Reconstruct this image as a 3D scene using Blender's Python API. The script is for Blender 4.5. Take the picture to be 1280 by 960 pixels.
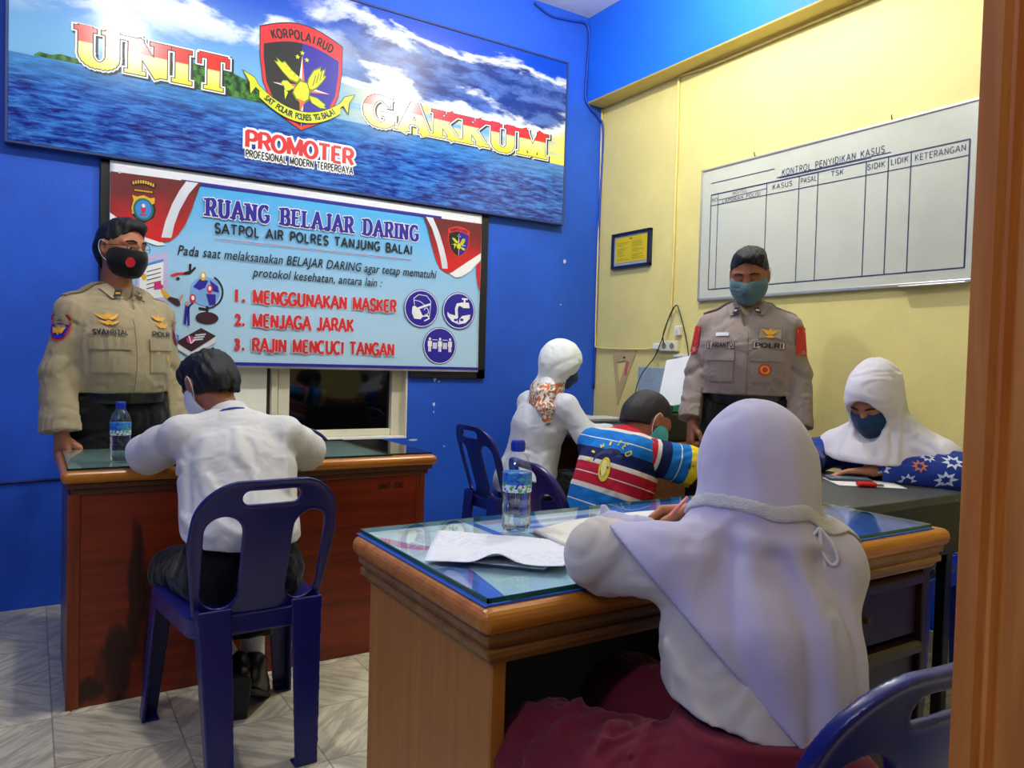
import bpy, bmesh, math, random
import numpy as np
from mathutils import Vector, Matrix
from mathutils.bvhtree import BVHTree

for o in list(bpy.data.objects):
    bpy.data.objects.remove(o)
SC = bpy.context.scene
COL = SC.collection

# ------------------------------------------------------------------ camera
cd = bpy.data.cameras.new('camera'); cam = bpy.data.objects.new('camera', cd); COL.objects.link(cam)
cd.sensor_fit = 'HORIZONTAL'; cd.sensor_width = 36.0; cd.lens = 36.0 * 942.45 / 1280.0
cd.clip_start = 0.05; cd.clip_end = 60
YAW, PIT, ROL = (math.radians(a) for a in (32.5306, -1.70388, 1.61555))
fw = Vector((math.sin(YAW) * math.cos(PIT), math.cos(YAW) * math.cos(PIT), math.sin(PIT)))
rt = Vector((math.cos(YAW), -math.sin(YAW), 0)); up = rt.cross(fw)
r2 = rt * math.cos(ROL) + up * math.sin(ROL); u2 = -rt * math.sin(ROL) + up * math.cos(ROL)
cam.matrix_world = Matrix(((r2.x, u2.x, -fw.x, 0), (r2.y, u2.y, -fw.y, 0), (r2.z, u2.z, -fw.z, 1.17), (0, 0, 0, 1)))
SC.camera = cam

# ------------------------------------------------------------------ light
SC.view_settings.view_transform = 'Standard'; SC.view_settings.look = 'None'
SC.view_settings.gamma = 1.0; SC.view_settings.use_curve_mapping = False
SC.view_settings.exposure = 0.0
W = bpy.data.worlds.new('night'); SC.world = W; W.use_nodes = True
W.node_tree.nodes['Background'].inputs[0].default_value = (0.75, 0.82, 1.0, 1)
W.node_tree.nodes['Background'].inputs[1].default_value = 0.06


def lamp(name, loc, power, radius, color):
    l = bpy.data.lights.new(name, 'POINT'); l.energy = power; l.shadow_soft_size = radius; l.color = color
    o = bpy.data.objects.new(name, l); o.location = loc; COL.objects.link(o); return o


# two bare energy-saving bulbs hanging just above the picture (seen as the two glints on the signboard)
lamp('ceiling_bulb', (0.47, 2.56, 3.10), 54, 0.045, (1.0, 0.98, 0.91))
lamp('ceiling_bulb', (2.29, 2.52, 3.10), 74, 0.045, (1.0, 0.98, 0.91))
# lamp of the room behind the doorway, where the photographer stands
lamp('hallway_lamp', (-1.35, 0.25, 2.8), 46, 0.12, (1.0, 0.95, 0.88))


# ------------------------------------------------------------------ helpers
def lin(c):
    c = c / 255.0
    return c / 12.92 if c <= 0.04045 else ((c + 0.055) / 1.055) ** 2.4


def rgb(*c):
    return (lin(c[0]), lin(c[1]), lin(c[2]), 1.0)


class NT:
    """small node helper"""

    def __init__(s, name):
        s.m = bpy.data.materials.new(name); s.m.use_nodes = True
        s.t = s.m.node_tree; s.b = s.t.nodes['Principled BSDF']; s.out = s.t.nodes['Material Output']

    def n(s, typ, **kw):
        nd = s.t.nodes.new(typ)
        for k, v in kw.items():
            if k.startswith('i_'):
                key = k[2:]; key = int(key) if key.isdigit() else key.replace('_', ' ')
                s.set(nd.inputs[key], v)
            else:
                setattr(nd, k, v)
        return nd

    def set(s, sock, v):
        if isinstance(v, bpy.types.NodeSocket):
            s.t.links.new(v, sock)
        else:
            sock.default_value = v

    def math(s, op, a, b=0.0, c=None):
        nd = s.n('ShaderNodeMath', operation=op); s.set(nd.inputs[0], a); s.set(nd.inputs[1], b)
        if c is not None: s.set(nd.inputs[2], c)
        return nd.outputs[0]

    def sst(s, x, a, b):
        nd = s.n('ShaderNodeMapRange', interpolation_type='SMOOTHSTEP')
        s.set(nd.inputs[0], x); nd.inputs[1].default_value = a; nd.inputs[2].default_value = b
        return nd.outputs[0]

    def mix(s, f, a, b):
        nd = s.n('ShaderNodeMix', data_type='RGBA'); s.set(nd.inputs[0], f); s.set(nd.inputs[6], a); s.set(nd.inputs[7], b)
        return nd.outputs[2]

    def co(s, kind='Object', scale=(1, 1, 1), rot=(0, 0, 0), loc=(0, 0, 0)):
        tc = s.n('ShaderNodeTexCoord'); mp = s.n('ShaderNodeMapping')
        s.t.links.new(tc.outputs[kind], mp.inputs[0]); mp.inputs['Scale'].default_value = scale
        mp.inputs['Rotation'].default_value = rot; mp.inputs['Location'].default_value = loc
        return mp.outputs[0]

    def xyz(s, v):
        nd = s.n('ShaderNodeSeparateXYZ'); s.set(nd.inputs[0], v); return nd.outputs

    def noise(s, v, scale=5, detail=3, rough=0.55, dist=0.0):
        nd = s.n('ShaderNodeTexNoise'); s.set(nd.inputs['Vector'], v)
        nd.inputs['Scale'].default_value = scale; nd.inputs['Detail'].default_value = detail
        nd.inputs['Roughness'].default_value = rough; nd.inputs['Distortion'].default_value = dist
        return nd.outputs[0]

    def bump(s, h, strength=0.3, dist=0.01):
        nd = s.n('ShaderNodeBump'); nd.inputs['Strength'].default_value = strength
        nd.inputs['Distance'].default_value = dist; s.set(nd.inputs['Height'], h)
        s.t.links.new(nd.outputs[0], s.b.inputs['Normal'])

    def col(s, v): s.set(s.b.inputs['Base Color'], v)

    def pr(s, rough=0.5, metal=0.0, spec=0.5):
        s.set(s.b.inputs['Roughness'], rough); s.set(s.b.inputs['Metallic'], metal); s.set(s.b.inputs['Specular IOR Level'], spec)


MATS = {}


def mat(name, c, rough=0.5, metal=0.0, spec=0.5, var=0.06, vs=6.0, bump=0.0, bs=60.0):
    """plain procedural material with a little uneven tone and grain"""
    if name in MATS: return MATS[name]
    t = NT(name); t.pr(rough, metal, spec)
    c = rgb(*c); v = t.co()
    f = t.noise(v, vs, 4)
    a = tuple(x * (1 - var) for x in c[:3]) + (1,); b = tuple(min(1, x * (1 + var)) for x in c[:3]) + (1,)
    t.col(t.mix(t.sst(f, 0.3, 0.7), a, b))
    if bump: t.bump(t.noise(v, bs, 3), bump, 0.004)
    MATS[name] = t.m
    return t.m


def cloth(name, c, rough=0.85, var=0.05, weave=900.0, bump=0.12, sheen=0.15):
    if name in MATS: return MATS[name]
    t = NT(name); t.pr(rough, 0, 0.25); c = rgb(*c); v = t.co()
    a = tuple(x * (1 - var) for x in c[:3]) + (1,); b = tuple(min(1, x * (1 + var)) for x in c[:3]) + (1,)
    t.col(t.mix(t.sst(t.noise(v, 9, 4), 0.3, 0.7), a, b))
    h = t.math('ADD', t.math('MULTIPLY', t.noise(v, weave, 1), 0.25), t.noise(v, 26, 4, 0.6, 0.6))
    t.bump(h, bump, 0.006); t.b.inputs['Sheen Weight'].default_value = sheen
    MATS[name] = t.m
    return t.m


def clear(name, tint, refl=0.06, rough=0.02, fres=1.45):
    """thin clear sheet: lets light straight through and mirrors by Fresnel"""
    if name in MATS: return MATS[name]
    t = NT(name); t.t.nodes.remove(t.b)
    tr = t.n('ShaderNodeBsdfTransparent'); tr.inputs[0].default_value = tint
    gl = t.n('ShaderNodeBsdfGlossy'); gl.inputs['Roughness'].default_value = rough
    lw = t.n('ShaderNodeLayerWeight')                     # Schlick's curve, the same from both sides of the sheet
    f0 = ((fres - 1) / (fres + 1)) ** 2
    fr = t.math('ADD', max(f0, refl), t.math('MULTIPLY', 1 - max(f0, refl), t.math('POWER', lw.outputs['Facing'], 5.0)))
    mx = t.n('ShaderNodeMixShader'); t.t.links.new(fr, mx.inputs[0])
    t.t.links.new(tr.outputs[0], mx.inputs[1]); t.t.links.new(gl.outputs[0], mx.inputs[2])
    t.t.links.new(mx.outputs[0], t.out.inputs[0]); MATS[name] = t.m
    return t.m


ORG = {}


def tag(o, label=None, cat=None, group=None, kind=None):
    for k, v in (('label', label), ('category', cat), ('group', group), ('kind', kind)):
        if v: o[k] = v
    return o


def thing(name, label, cat, loc=(0, 0, 0), rotz=0.0, group=None):
    o = bpy.data.objects.new(name, None); o.empty_display_size = 0.05; COL.objects.link(o)
    o.location = loc; o.rotation_euler = (0, 0, rotz); ORG[o.name] = Vector(loc)
    return tag(o, label, cat, group)


def mk(name, V, F, mats, parent=None, mi=None, smooth=False, loc=None, local=False, attrs=None):
    V = np.asarray(V, dtype=np.float64).reshape(-1, 3)
    if parent is not None and not local: V = V - np.array(ORG[parent.name])
    if loc is not None: V = V - np.array(loc)
    me = bpy.data.meshes.new(name)
    if isinstance(F, np.ndarray) and F.ndim == 2:
        nf, k = F.shape
        me.vertices.add(len(V)); me.vertices.foreach_set('co', V.astype(np.float32).ravel())
        me.loops.add(nf * k); me.loops.foreach_set('vertex_index', F.astype(np.int32).ravel())
        me.polygons.add(nf); me.polygons.foreach_set('loop_start', np.arange(0, nf * k, k, dtype=np.int32))
        me.update(calc_edges=True)
    else:
        me.from_pydata([tuple(v) for v in V], [], [tuple(int(i) for i in f) for f in F])
    if not isinstance(mats, (list, tuple)): mats = [mats]
    for m in mats: me.materials.append(m)
    if mi is not None: me.polygons.foreach_set('material_index', np.asarray(mi, dtype=np.int32))
    if smooth: me.polygons.foreach_set('use_smooth', np.ones(len(me.polygons), dtype=bool))
    for k, a in (attrs or {}).items():
        at = me.attributes.new(k, 'FLOAT', 'POINT'); at.data.foreach_set('value', np.asarray(a, dtype=np.float32))
    me.update()
    o = bpy.data.objects.new(name, me); COL.objects.link(o)
    if parent is not None:
        o.parent = parent; ORG[o.name] = ORG[parent.name]
    else:
        o.location = loc if loc is not None else (0, 0, 0); ORG[o.name] = Vector(o.location)
    return o


class MB:
    """collects pieces of ONE mesh"""

    def __init__(s): s.V = []; s.F = []; s.M = []

    def add(s, V, F, m=0):
        o = len(s.V); s.V += [tuple(v) for v in V]; s.F += [tuple(i + o for i in f) for f in F]; s.M += [m] * len(F); return s

    def box(s, lo, hi, bev=0.0, seg=2, m=0, R=None, c=None):
        bm = bmesh.new(); bmesh.ops.create_cube(bm, size=1.0)
        lo = Vector(lo); hi = Vector(hi)
        for v in bm.verts: v.co = Vector(((v.co.x + .5) * (hi.x - lo.x) + lo.x, (v.co.y + .5) * (hi.y - lo.y) + lo.y, (v.co.z + .5) * (hi.z - lo.z) + lo.z))
        if bev: bmesh.ops.bevel(bm, geom=bm.edges[:], offset=bev, segments=seg, profile=0.5, affect='EDGES')
        return s.bm(bm, m, R, c)

    def bm(s, bm, m=0, R=None, c=None):
        bm.verts.index_update()
        V = [v.co.copy() for v in bm.verts]
        if R is not None: V = [R @ v for v in V]
        if c is not None: V = [v + Vector(c) for v in V]
        s.add(V, [[v.index for v in f.verts] for f in bm.faces], m); bm.free(); return s

    def tube(s, pts, r, n=10, m=0, cap=True):
        pts = [Vector(p) for p in pts]; rs = r if isinstance(r, (list, tuple)) else [r] * len(pts)
        V = []; F = []; ref = None
        for i, p in enumerate(pts):
            d = (pts[min(i + 1, len(pts) - 1)] - pts[max(i - 1, 0)]).normalized()
            if ref is None: ref = d.orthogonal().normalized()
            ref = (ref - d * ref.dot(d)).normalized(); b = d.cross(ref)
            for k in range(n):
                a = 2 * math.pi * k / n; V.append(p + (ref * math.cos(a) + b * math.sin(a)) * rs[i])
        for i in range(len(pts) - 1):
            for k in range(n): F.append((i * n + k, i * n + (k + 1) % n, (i + 1) * n + (k + 1) % n, (i + 1) * n + k))
        if cap: F.append(tuple(range(n))[::-1]); F.append(tuple(range((len(pts) - 1) * n, len(pts) * n)))
        return s.add(V, F, m)

    def lathe(s, prof, c=(0, 0, 0), n=32, m=0):
        V = []; F = []
        for r, z in prof:
            for k in range(n):
                a = 2 * math.pi * k / n; V.append((c[0] + r * math.cos(a), c[1] + r * math.sin(a), c[2] + z))
        for i in range(len(prof) - 1):
            for k in range(n): F.append((i * n + k, i * n + (k + 1) % n, (i + 1) * n + (k + 1) % n, (i + 1) * n + k))
        F.append(tuple(range(n))[::-1]); F.append(tuple(range((len(prof) - 1) * n, len(prof) * n)))
        return s.add(V, F, m)

    def prism(s, poly, O, U, Vv, N, t, m=0):
        O, U, Vv, N = Vector(O), Vector(U), Vector(Vv), Vector(N); n = len(poly)
        A = [O + U * x + Vv * y for x, y in poly]; B = [p + N * t for p in A]
        F = [tuple(range(n))[::-1], tuple(range(n, 2 * n))] + [(i, (i + 1) % n, (i + 1) % n + n, i + n) for i in range(n)]
        return s.add(A + B, F, m)

    def sphere(s, c, r, m=0, u=16, v=10, R=None):
        bm = bmesh.new(); bmesh.ops.create_uvsphere(bm, u_segments=u, v_segments=v, radius=1.0)
        rr = r if isinstance(r, (tuple, list)) else (r, r, r)
        for q in bm.verts: q.co = Vector((q.co.x * rr[0], q.co.y * rr[1], q.co.z * rr[2]))
        return s.bm(bm, m, R, c)

    def build(s, name, mats, parent=None, smooth=False, loc=None, local=False):
        return mk(name, s.V, s.F, mats, parent, s.M, smooth, loc, local)


def smooth_path(pts, n=8):
    """Catmull-Rom through the points"""
    P = [Vector(p) for p in pts]; P = [P[0] * 2 - P[1]] + P + [P[-1] * 2 - P[-2]]; out = []
    for i in range(1, len(P) - 2):
        a, b, c, d = P[i - 1:i + 3]
        for k in range(n):
            t = k / n
            out.append(0.5 * ((2 * b) + (c - a) * t + (2 * a - 5 * b + 4 * c - d) * t * t + (3 * b - a - 3 * c + d) * t ** 3))
    out.append(P[-2]); return out


# ------------------------------------------------------------------ lettering
_tx = {}


def text2d(s, w=None, h=None, bold=0.0, shear=0.0, spacing=1.0):
    key = (s, bold, shear, spacing)
    if key not in _tx:
        cu = bpy.data.curves.new('lettering', 'FONT'); cu.body = s; cu.size = 1.0; cu.offset = bold; cu.shear = shear
        cu.space_character = spacing; cu.resolution_u = 3; cu.fill_mode = 'FRONT'
        ob = bpy.data.objects.new('lettering', cu); COL.objects.link(ob)
        bpy.context.view_layer.update()
        me = bpy.data.meshes.new_from_object(ob.evaluated_get(bpy.context.evaluated_depsgraph_get()))
        V = [(v.co.x, v.co.y) for v in me.vertices]; F = [tuple(p.vertices) for p in me.polygons]
        bpy.data.objects.remove(ob); bpy.data.curves.remove(cu); bpy.data.meshes.remove(me)
        _tx[key] = (np.array(V), F)
    V, F = _tx[key]; lo = V.min(0); hi = V.max(0); sz = hi - lo
    kx = w / sz[0] if w else None; ky = h / sz[1] if h else None
    kx = kx or ky; ky = ky or kx
    return (V - lo) * np.array([kx, ky]), F


def arc(cx, cy, rx, ry, a0, a1, n=12):
    return [(cx + rx * math.cos(math.radians(a0 + (a1 - a0) * i / n)), cy + ry * math.sin(math.radians(a0 + (a1 - a0) * i / n))) for i in range(n + 1)]


def ell2(cx, cy, rx, ry, n=40): return arc(cx, cy, rx, ry, 0, 360, n)[:-1]


# one-stroke capitals: width, strokes
GL = {
    'A': (.8, [[(0, 0), (.4, 1), (.8, 0)], [(.15, .34), (.65, .34)]]),
    'B': (.66, [[(.08, 0), (.08, 1)], [(.08, 1), (.34, 1)] + arc(.36, .76, .24, .24, 90, -90) + [(.08, .52)], [(.08, .52), (.38, .52)] + arc(.38, .26, .28, .26, 90, -90) + [(.08, 0)]]),
    'C': (.74, [arc(.4, .5, .4, .5, 58, 302, 18)]),
    'D': (.72, [[(.08, 0), (.08, 1)], [(.08, 1), (.3, 1)] + arc(.3, .5, .42, .5, 90, -90) + [(.08, 0)]]),
    'E': (.6, [[(.08, 0), (.08, 1)], [(.08, 1), (.6, 1)], [(.08, .52), (.5, .52)], [(.08, 0), (.6, 0)]]),
    'F': (.58, [[(.08, 0), (.08, 1)], [(.08, 1), (.58, 1)], [(.08, .52), (.5, .52)]]),
    'G': (.76, [arc(.4, .5, .4, .5, 50, 320, 18) + [(.72, .42), (.46, .42)]]),
    'H': (.76, [[(.08, 0), (.08, 1)], [(.08, .52), (.68, .52)], [(.68, 0), (.68, 1)]]),
    'Z': (.64, [[(.04, 1), (.6, 1)], [(.6, 1), (.04, 0)], [(.04, 0), (.6, 0)]]),
    'I': (.16, [[(.08, 0), (.08, 1)]]),
    'J': (.46, [[(.38, 1), (.38, .24)] + arc(.2, .24, .18, .24, 0, -150)]),
    'K': (.7, [[(.08, 0), (.08, 1)], [(.66, 1), (.1, .42)], [(.26, .58), (.68, 0)]]),
    'L': (.56, [[(.08, 1), (.08, 0)], [(.08, 0), (.56, 0)]]),
    'M': (.92, [[(.08, 0), (.08, 1)], [(.08, 1), (.46, .1), (.84, 1)], [(.84, 1), (.84, 0)]]),
    'N': (.76, [[(.08, 0), (.08, 1)], [(.08, 1), (.68, 0)], [(.68, 0), (.68, 1)]]),
    'O': (.8, [arc(.4, .5, .38, .5, 90, 450, 22)]),
    'P': (.62, [[(.08, 0), (.08, 1)], [(.08, 1), (.34, 1)] + arc(.36, .73, .26, .27, 90, -90) + [(.08, .46)]]),
    'R': (.68, [[(.08, 0), (.08, 1)], [(.08, 1), (.34, 1)] + arc(.36, .74, .26, .26, 90, -90) + [(.08, .48)], [(.36, .48), (.66, 0)]]),
    'S': (.6, [arc(.31, .75, .26, .25, 30, 270, 12) + arc(.31, .25, .28, .25, 90, -150, 12)]),
    'T': (.72, [[(.36, 0), (.36, 1)], [(0, 1), (.72, 1)]]),
    'U': (.76, [[(.08, 1), (.08, .3)] + arc(.38, .3, .3, .3, 180, 360) + [(.68, 1)]]),
    'Y': (.7, [[(0, 1), (.35, .5), (.7, 1)], [(.35, .5), (.35, 0)]]),
    '/': (.4, [[(0, 0), (.4, 1)]]), '.': (.14, [[(.05, 0), (.09, .02)]]), ' ': (.45, []),
}
SER = {'A': [(0, 0), (.8, 0)], 'I': [(.08, 0), (.08, 1)], 'K': [(.08, 0), (.08, 1), (.64, 1), (.66, 0)], 'M': [(.08, 0), (.84, 0), (.03, 1), (.89, 1)],
       'N': [(.08, 0), (.03, 1), (.68, 1)], 'R': [(.03, 0), (.02, 1), (.68, 0)], 'T': [(.36, 0)], 'U': [(.08, 1), (.68, 1)], 'B': [(.03, 0), (.03, 1)], 'D': [(.03, 0), (.03, 1)],
       'E': [(.03, 0), (.03, 1)], 'J': [(.38, 1)], 'L': [(.08, 1), (.03, 0)], 'G': []}


def stroke_text(s, h, w=None, wide=.1, thin=None, gap=.2, serif=False, grow=0.0):
    """stroke lettering -> list of quads; wide = stem width, thin = bar width, all relative to the letter height"""
    thin = thin or wide; polys = []; x = 0.0
    for ch in s:
        gw, st = GL[ch]
        for pl in st:
            for a, b in zip(pl[:-1], pl[1:]):
                dx, dy = b[0] - a[0], b[1] - a[1]; L = math.hypot(dx, dy) or 1e-6; f = abs(dy) / L
                hw = (thin + (wide - thin) * f) / 2 + grow; nx, ny = -dy / L * hw, dx / L * hw; e = hw * .45 if len(pl) > 2 else grow
                ex, ey = dx / L * e, dy / L * e
                polys.append([(x + a[0] + nx - ex, a[1] + ny - ey), (x + b[0] + nx + ex, b[1] + ny + ey), (x + b[0] - nx + ex, b[1] - ny + ey), (x + a[0] - nx - ex, a[1] - ny - ey)])
        if serif:
            for sx, sy in SER.get(ch, []):
                hw = wide * .5 + .09 + grow; y0, y1 = (-.03, .10) if sy == 0 else (.90, 1.03)
                polys.append([(x + sx - hw, y0 - grow), (x + sx + hw, y0 - grow), (x + sx + hw, y1 + grow), (x + sx - hw, y1 + grow)])
            for tx, ty in {'T': [(0, 1), (.72, 1)], 'E': [(.6, 1), (.6, 0)], 'L': [(.56, 0)], 'G': [(.68, .82)]}.get(ch, []):
                y0, y1 = (.72, 1.03) if ty > .5 else (-.03, .26)
                polys.append([(x + tx - .05 - grow, y0 - grow), (x + tx + .05 + grow, y0 - grow), (x + tx + .05 + grow, y1 + grow), (x + tx - .05 - grow, y1 + grow)])
        x += gw + gap + (wide * .6 if serif else 0)
    tot = x - gap - (wide * .6 if serif else 0)
    kx = (w / tot) if w else h
    return [[(px * kx, py * h) for px, py in p] for p in polys]


class Art:
    """flat printed / painted artwork: coloured pieces in layers a fraction of a millimetre apart"""

    def __init__(s, O, U, V, N, step=0.0004):
        s.O, s.U, s.V, s.N = Vector(O), Vector(U).normalized(), Vector(V).normalized(), Vector(N).normalized()
        s.step = step; s.vs = []; s.fs = []; s.ms = []; s.mats = []

    def mi(s, m):
        if m not in s.mats: s.mats.append(m)
        return s.mats.index(m)

    def add(s, V, F, m, layer):
        s.k = (getattr(s, 'k', 0) + 1) % 24; o = len(s.vs); s.vs += [(x, y, (layer + s.k * .028) * s.step) for x, y in V]; s.fs += [tuple(i + o for i in f) for f in F]; s.ms += [s.mi(m)] * len(F); return s

    def poly(s, pts, m, layer=1): return s.add(pts, [tuple(range(len(pts)))], m, layer)

    def rect(s, x0, y0, x1, y1, m, layer=1): return s.poly([(x0, y0), (x1, y0), (x1, y1), (x0, y1)], m, layer)

    def disc(s, x, y, rx, ry, m, layer=1, n=40): return s.poly(ell2(x, y, rx, ry, n), m, layer)

    def line(s, pts, w, m, layer=1):
        for a, b in zip(pts[:-1], pts[1:]):
            dx, dy = b[0] - a[0], b[1] - a[1]; L = math.hypot(dx, dy) or 1e-9; nx, ny = -dy / L * w / 2, dx / L * w / 2
            ex, ey = dx / L * w * .25, dy / L * w * .25
            s.poly([(a[0] + nx - ex, a[1] + ny - ey), (a[0] - nx - ex, a[1] - ny - ey), (b[0] - nx + ex, b[1] - ny + ey), (b[0] + nx + ex, b[1] + ny + ey)], m, layer)
        return s

    def text(s, t, x, y, m, layer=1, w=None, h=None, bold=0.0, shear=0.0, spacing=1.0, rot=0.0):
        V, F = text2d(t, w, h, bold, shear, spacing); c, d = math.cos(rot), math.sin(rot)
        return s.add([(x + a * c - b * d, y + a * d + b * c) for a, b in V], F, m, layer)

    def word(s, t, x, y, w, h, m, layer=1, wide=.24, thin=.15, gap=.16, grow=0.0):
        for p in stroke_text(t, h, w=w, wide=wide, thin=thin, gap=gap, grow=grow): s.poly([(x + a, y + b) for a, b in p], m, layer)
        return s

    def strokes(s, t, x, y, h, m, layer=1, **kw):
        for p in stroke_text(t, h, **kw): s.poly([(x + a, y + b) for a, b in p], m, layer)
        return s

    def build(s, name, parent=None, loc=None, local=False, bvh=None, off=0.001, reach=0.3):
        P = []
        for x, y, z in s.vs:
            p = s.O + s.U * x + s.V * y
            if bvh is not None:
                q = bvh.ray_cast(p + s.N * reach, -s.N, reach * 2)
                p = (q[0] + q[1].normalized() * (off + z)) if q[0] is not None else p + s.N * (off + z)
            else:
                p = p + s.N * (off + z)
            P.append(p)
        # pieces face outwards
        F = []
        for f in s.fs:
            a = sum(s.vs[f[i]][0] * s.vs[f[(i + 1) % len(f)]][1] - s.vs[f[(i + 1) % len(f)]][0] * s.vs[f[i]][1] for i in range(len(f)))
            fl = s.U.cross(s.V).dot(s.N) > 0
            F.append(tuple(f) if (a > 0) == fl else tuple(f)[::-1])
        return mk(name, P, F, s.mats, parent, s.ms, False, loc, local)


# ------------------------------------------------------------------ implicit surfaces for soft shapes
_rng = np.random.default_rng(5)
_LAT = _rng.random((64, 64, 64)).astype(np.float32) * 2 - 1


def vnoise(P):
    P = P.astype(np.float32); i = np.floor(P).astype(np.int32); f = P - i; f = f * f * (3 - 2 * f); i &= 63; j = (i + 1) & 63
    def L(a, b, c): return _LAT[a, b, c]
    x0, y0, z0 = i.T; x1, y1, z1 = j.T; fx, fy, fz = f.T
    a = L(x0, y0, z0) * (1 - fx) + L(x1, y0, z0) * fx; b = L(x0, y1, z0) * (1 - fx) + L(x1, y1, z0) * fx
    c = L(x0, y0, z1) * (1 - fx) + L(x1, y0, z1) * fx; d = L(x0, y1, z1) * (1 - fx) + L(x1, y1, z1) * fx
    return (a * (1 - fy) + b * fy) * (1 - fz) + (c * (1 - fy) + d * fy) * fz


A3 = lambda *v: np.array(v if len(v) > 1 else v[0], dtype=np.float64)
nrm = lambda v: A3(v) / np.linalg.norm(v)


class SDF:
    def __init__(s, lo, hi, h):
        s.o = A3(lo); s.h = h; s.n = np.ceil((A3(hi) - s.o) / h).astype(int) + 1
        s.d = np.full(s.n, 9.0, np.float32)

    def reg(s, lo, hi):
        a = np.clip(np.floor((lo - s.o) / s.h).astype(int), 0, s.n); b = np.clip(np.ceil((hi - s.o) / s.h).astype(int) + 1, 0, s.n)
        sl = tuple(slice(x, y) for x, y in zip(a, b))
        ax = [(s.o[i] + s.h * np.arange(a[i], b[i])).astype(np.float32) for i in range(3)]
        return sl, ax[0][:, None, None], ax[1][None, :, None], ax[2][None, None, :]

    def put(s, sl, v, k, op):
        a = s.d[sl]
        if a.size == 0: return
        if op == 'u':
            r = np.minimum(a, v)
            if k > 0: h = np.maximum(k - np.abs(a - v), 0) / k; r = r - h * h * k * .25
        elif op == 's':
            r = np.maximum(a, -v)
            if k > 0: h = np.maximum(k - np.abs(a + v), 0) / k; r = r + h * h * k * .25
        else:
            r = np.maximum(a, v)
        s.d[sl] = r

    def cone(s, a, b, ra, rb, k=.02, op='u', ax=None, st=1.0, capa=False, capb=False):
        a, b = A3(a), A3(b); m = max(ra, rb) * max(st, 1) + k + 3 * s.h + .01
        sl, X, Y, Z = s.reg(np.minimum(a, b) - m, np.maximum(a, b) + m)
        dx, dy, dz = X - a[0], Y - a[1], Z - a[2]; e = b - a
        if ax is not None:
            ax = nrm(ax); q = 1 - 1 / st; t = (dx * ax[0] + dy * ax[1] + dz * ax[2]) * q
            dx = dx - t * ax[0]; dy = dy - t * ax[1]; dz = dz - t * ax[2]; e = e - ax * (e @ ax) * q
        L2 = e @ e + 1e-12; u = (dx * e[0] + dy * e[1] + dz * e[2]) / L2; t = np.clip(u, 0, 1)
        v = np.sqrt((dx - t * e[0]) ** 2 + (dy - t * e[1]) ** 2 + (dz - t * e[2]) ** 2) - (ra + (rb - ra) * t)
        L = math.sqrt(L2)
        if capb: v = np.maximum(v, (u - 1) * L)
        if capa: v = np.maximum(v, -u * L)
        s.put(sl, v.astype(np.float32), k, op); return s

    def chain(s, pts, rs, k=.02, **kw):
        for i in range(len(pts) - 1): s.cone(pts[i], pts[i + 1], rs[i], rs[i + 1], k, **kw)
        return s

    def ell(s, c, r, R=None, k=.02, op='u'):
        c = A3(c); r = A3(r); m = r.max() + k + 3 * s.h + .01
        sl, X, Y, Z = s.reg(c - m, c + m); dx, dy, dz = X - c[0], Y - c[1], Z - c[2]
        R = np.eye(3) if R is None else R
        q = [(dx * R[0, i] + dy * R[1, i] + dz * R[2, i]) / r[i] for i in range(3)]
        k0 = np.sqrt(q[0] ** 2 + q[1] ** 2 + q[2] ** 2) + 1e-9
        k1 = np.sqrt((q[0] / r[0]) ** 2 + (q[1] / r[1]) ** 2 + (q[2] / r[2]) ** 2) + 1e-9
        s.put(sl, (k0 * (k0 - 1) / k1).astype(np.float32), k, op); return s

    def rbox(s, c, hf, R=None, r=.01, k=.01, op='u'):
        c = A3(c); hf = A3(hf); m = np.linalg.norm(hf) + k + 3 * s.h + .01
        sl, X, Y, Z = s.reg(c - m, c + m); dx, dy, dz = X - c[0], Y - c[1], Z - c[2]
        R = np.eye(3) if R is None else R
        q = [np.abs(dx * R[0, i] + dy * R[1, i] + dz * R[2, i]) - (hf[i] - r) for i in range(3)]
        v = np.sqrt(np.maximum(q[0], 0) ** 2 + np.maximum(q[1], 0) ** 2 + np.maximum(q[2], 0) ** 2) + np.minimum(np.maximum(np.maximum(q[0], q[1]), q[2]), 0) - r
        s.put(sl, v.astype(np.float32), k, op); return s

    def fn(s, f, lo=None, hi=None, k=0, op='u'):
        sl, X, Y, Z = s.reg(A3(lo) if lo is not None else s.o, A3(hi) if hi is not None else s.o + s.h * s.n)
        s.put(sl, np.broadcast_to(f(X, Y, Z), s.d[sl].shape).astype(np.float32), k, op); return s

    def cut(s, p, n):
        n = nrm(n); p = A3(p)
        return s.fn(lambda X, Y, Z: (X - p[0]) * n[0] + (Y - p[1]) * n[1] + (Z - p[2]) * n[2], op='i')

    def near(s, w=.03):
        idx = np.nonzero(np.abs(s.d) < w); return idx, np.stack([s.o[i] + s.h * idx[i] for i in range(3)], 1)

    def crease(s, pts, w, amp):
        """amp > 0 raises a soft ridge along the path, amp < 0 presses a groove"""
        pts = [A3(p) for p in pts]; allp = np.array(pts); m = 3 * w
        sl, X, Y, Z = s.reg(allp.min(0) - m, allp.max(0) + m); best = None
        for i, (a, b) in enumerate(zip(pts[:-1], pts[1:])):
            e = b - a; L2 = e @ e + 1e-12
            t = np.clip(((X - a[0]) * e[0] + (Y - a[1]) * e[1] + (Z - a[2]) * e[2]) / L2, 0, 1)
            d2 = (X - a[0] - t * e[0]) ** 2 + (Y - a[1] - t * e[1]) ** 2 + (Z - a[2] - t * e[2]) ** 2
            best = d2 if best is None else np.minimum(best, d2)
        s.d[sl] -= (amp * np.exp(-best / (w * w))).astype(np.float32); return s

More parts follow.
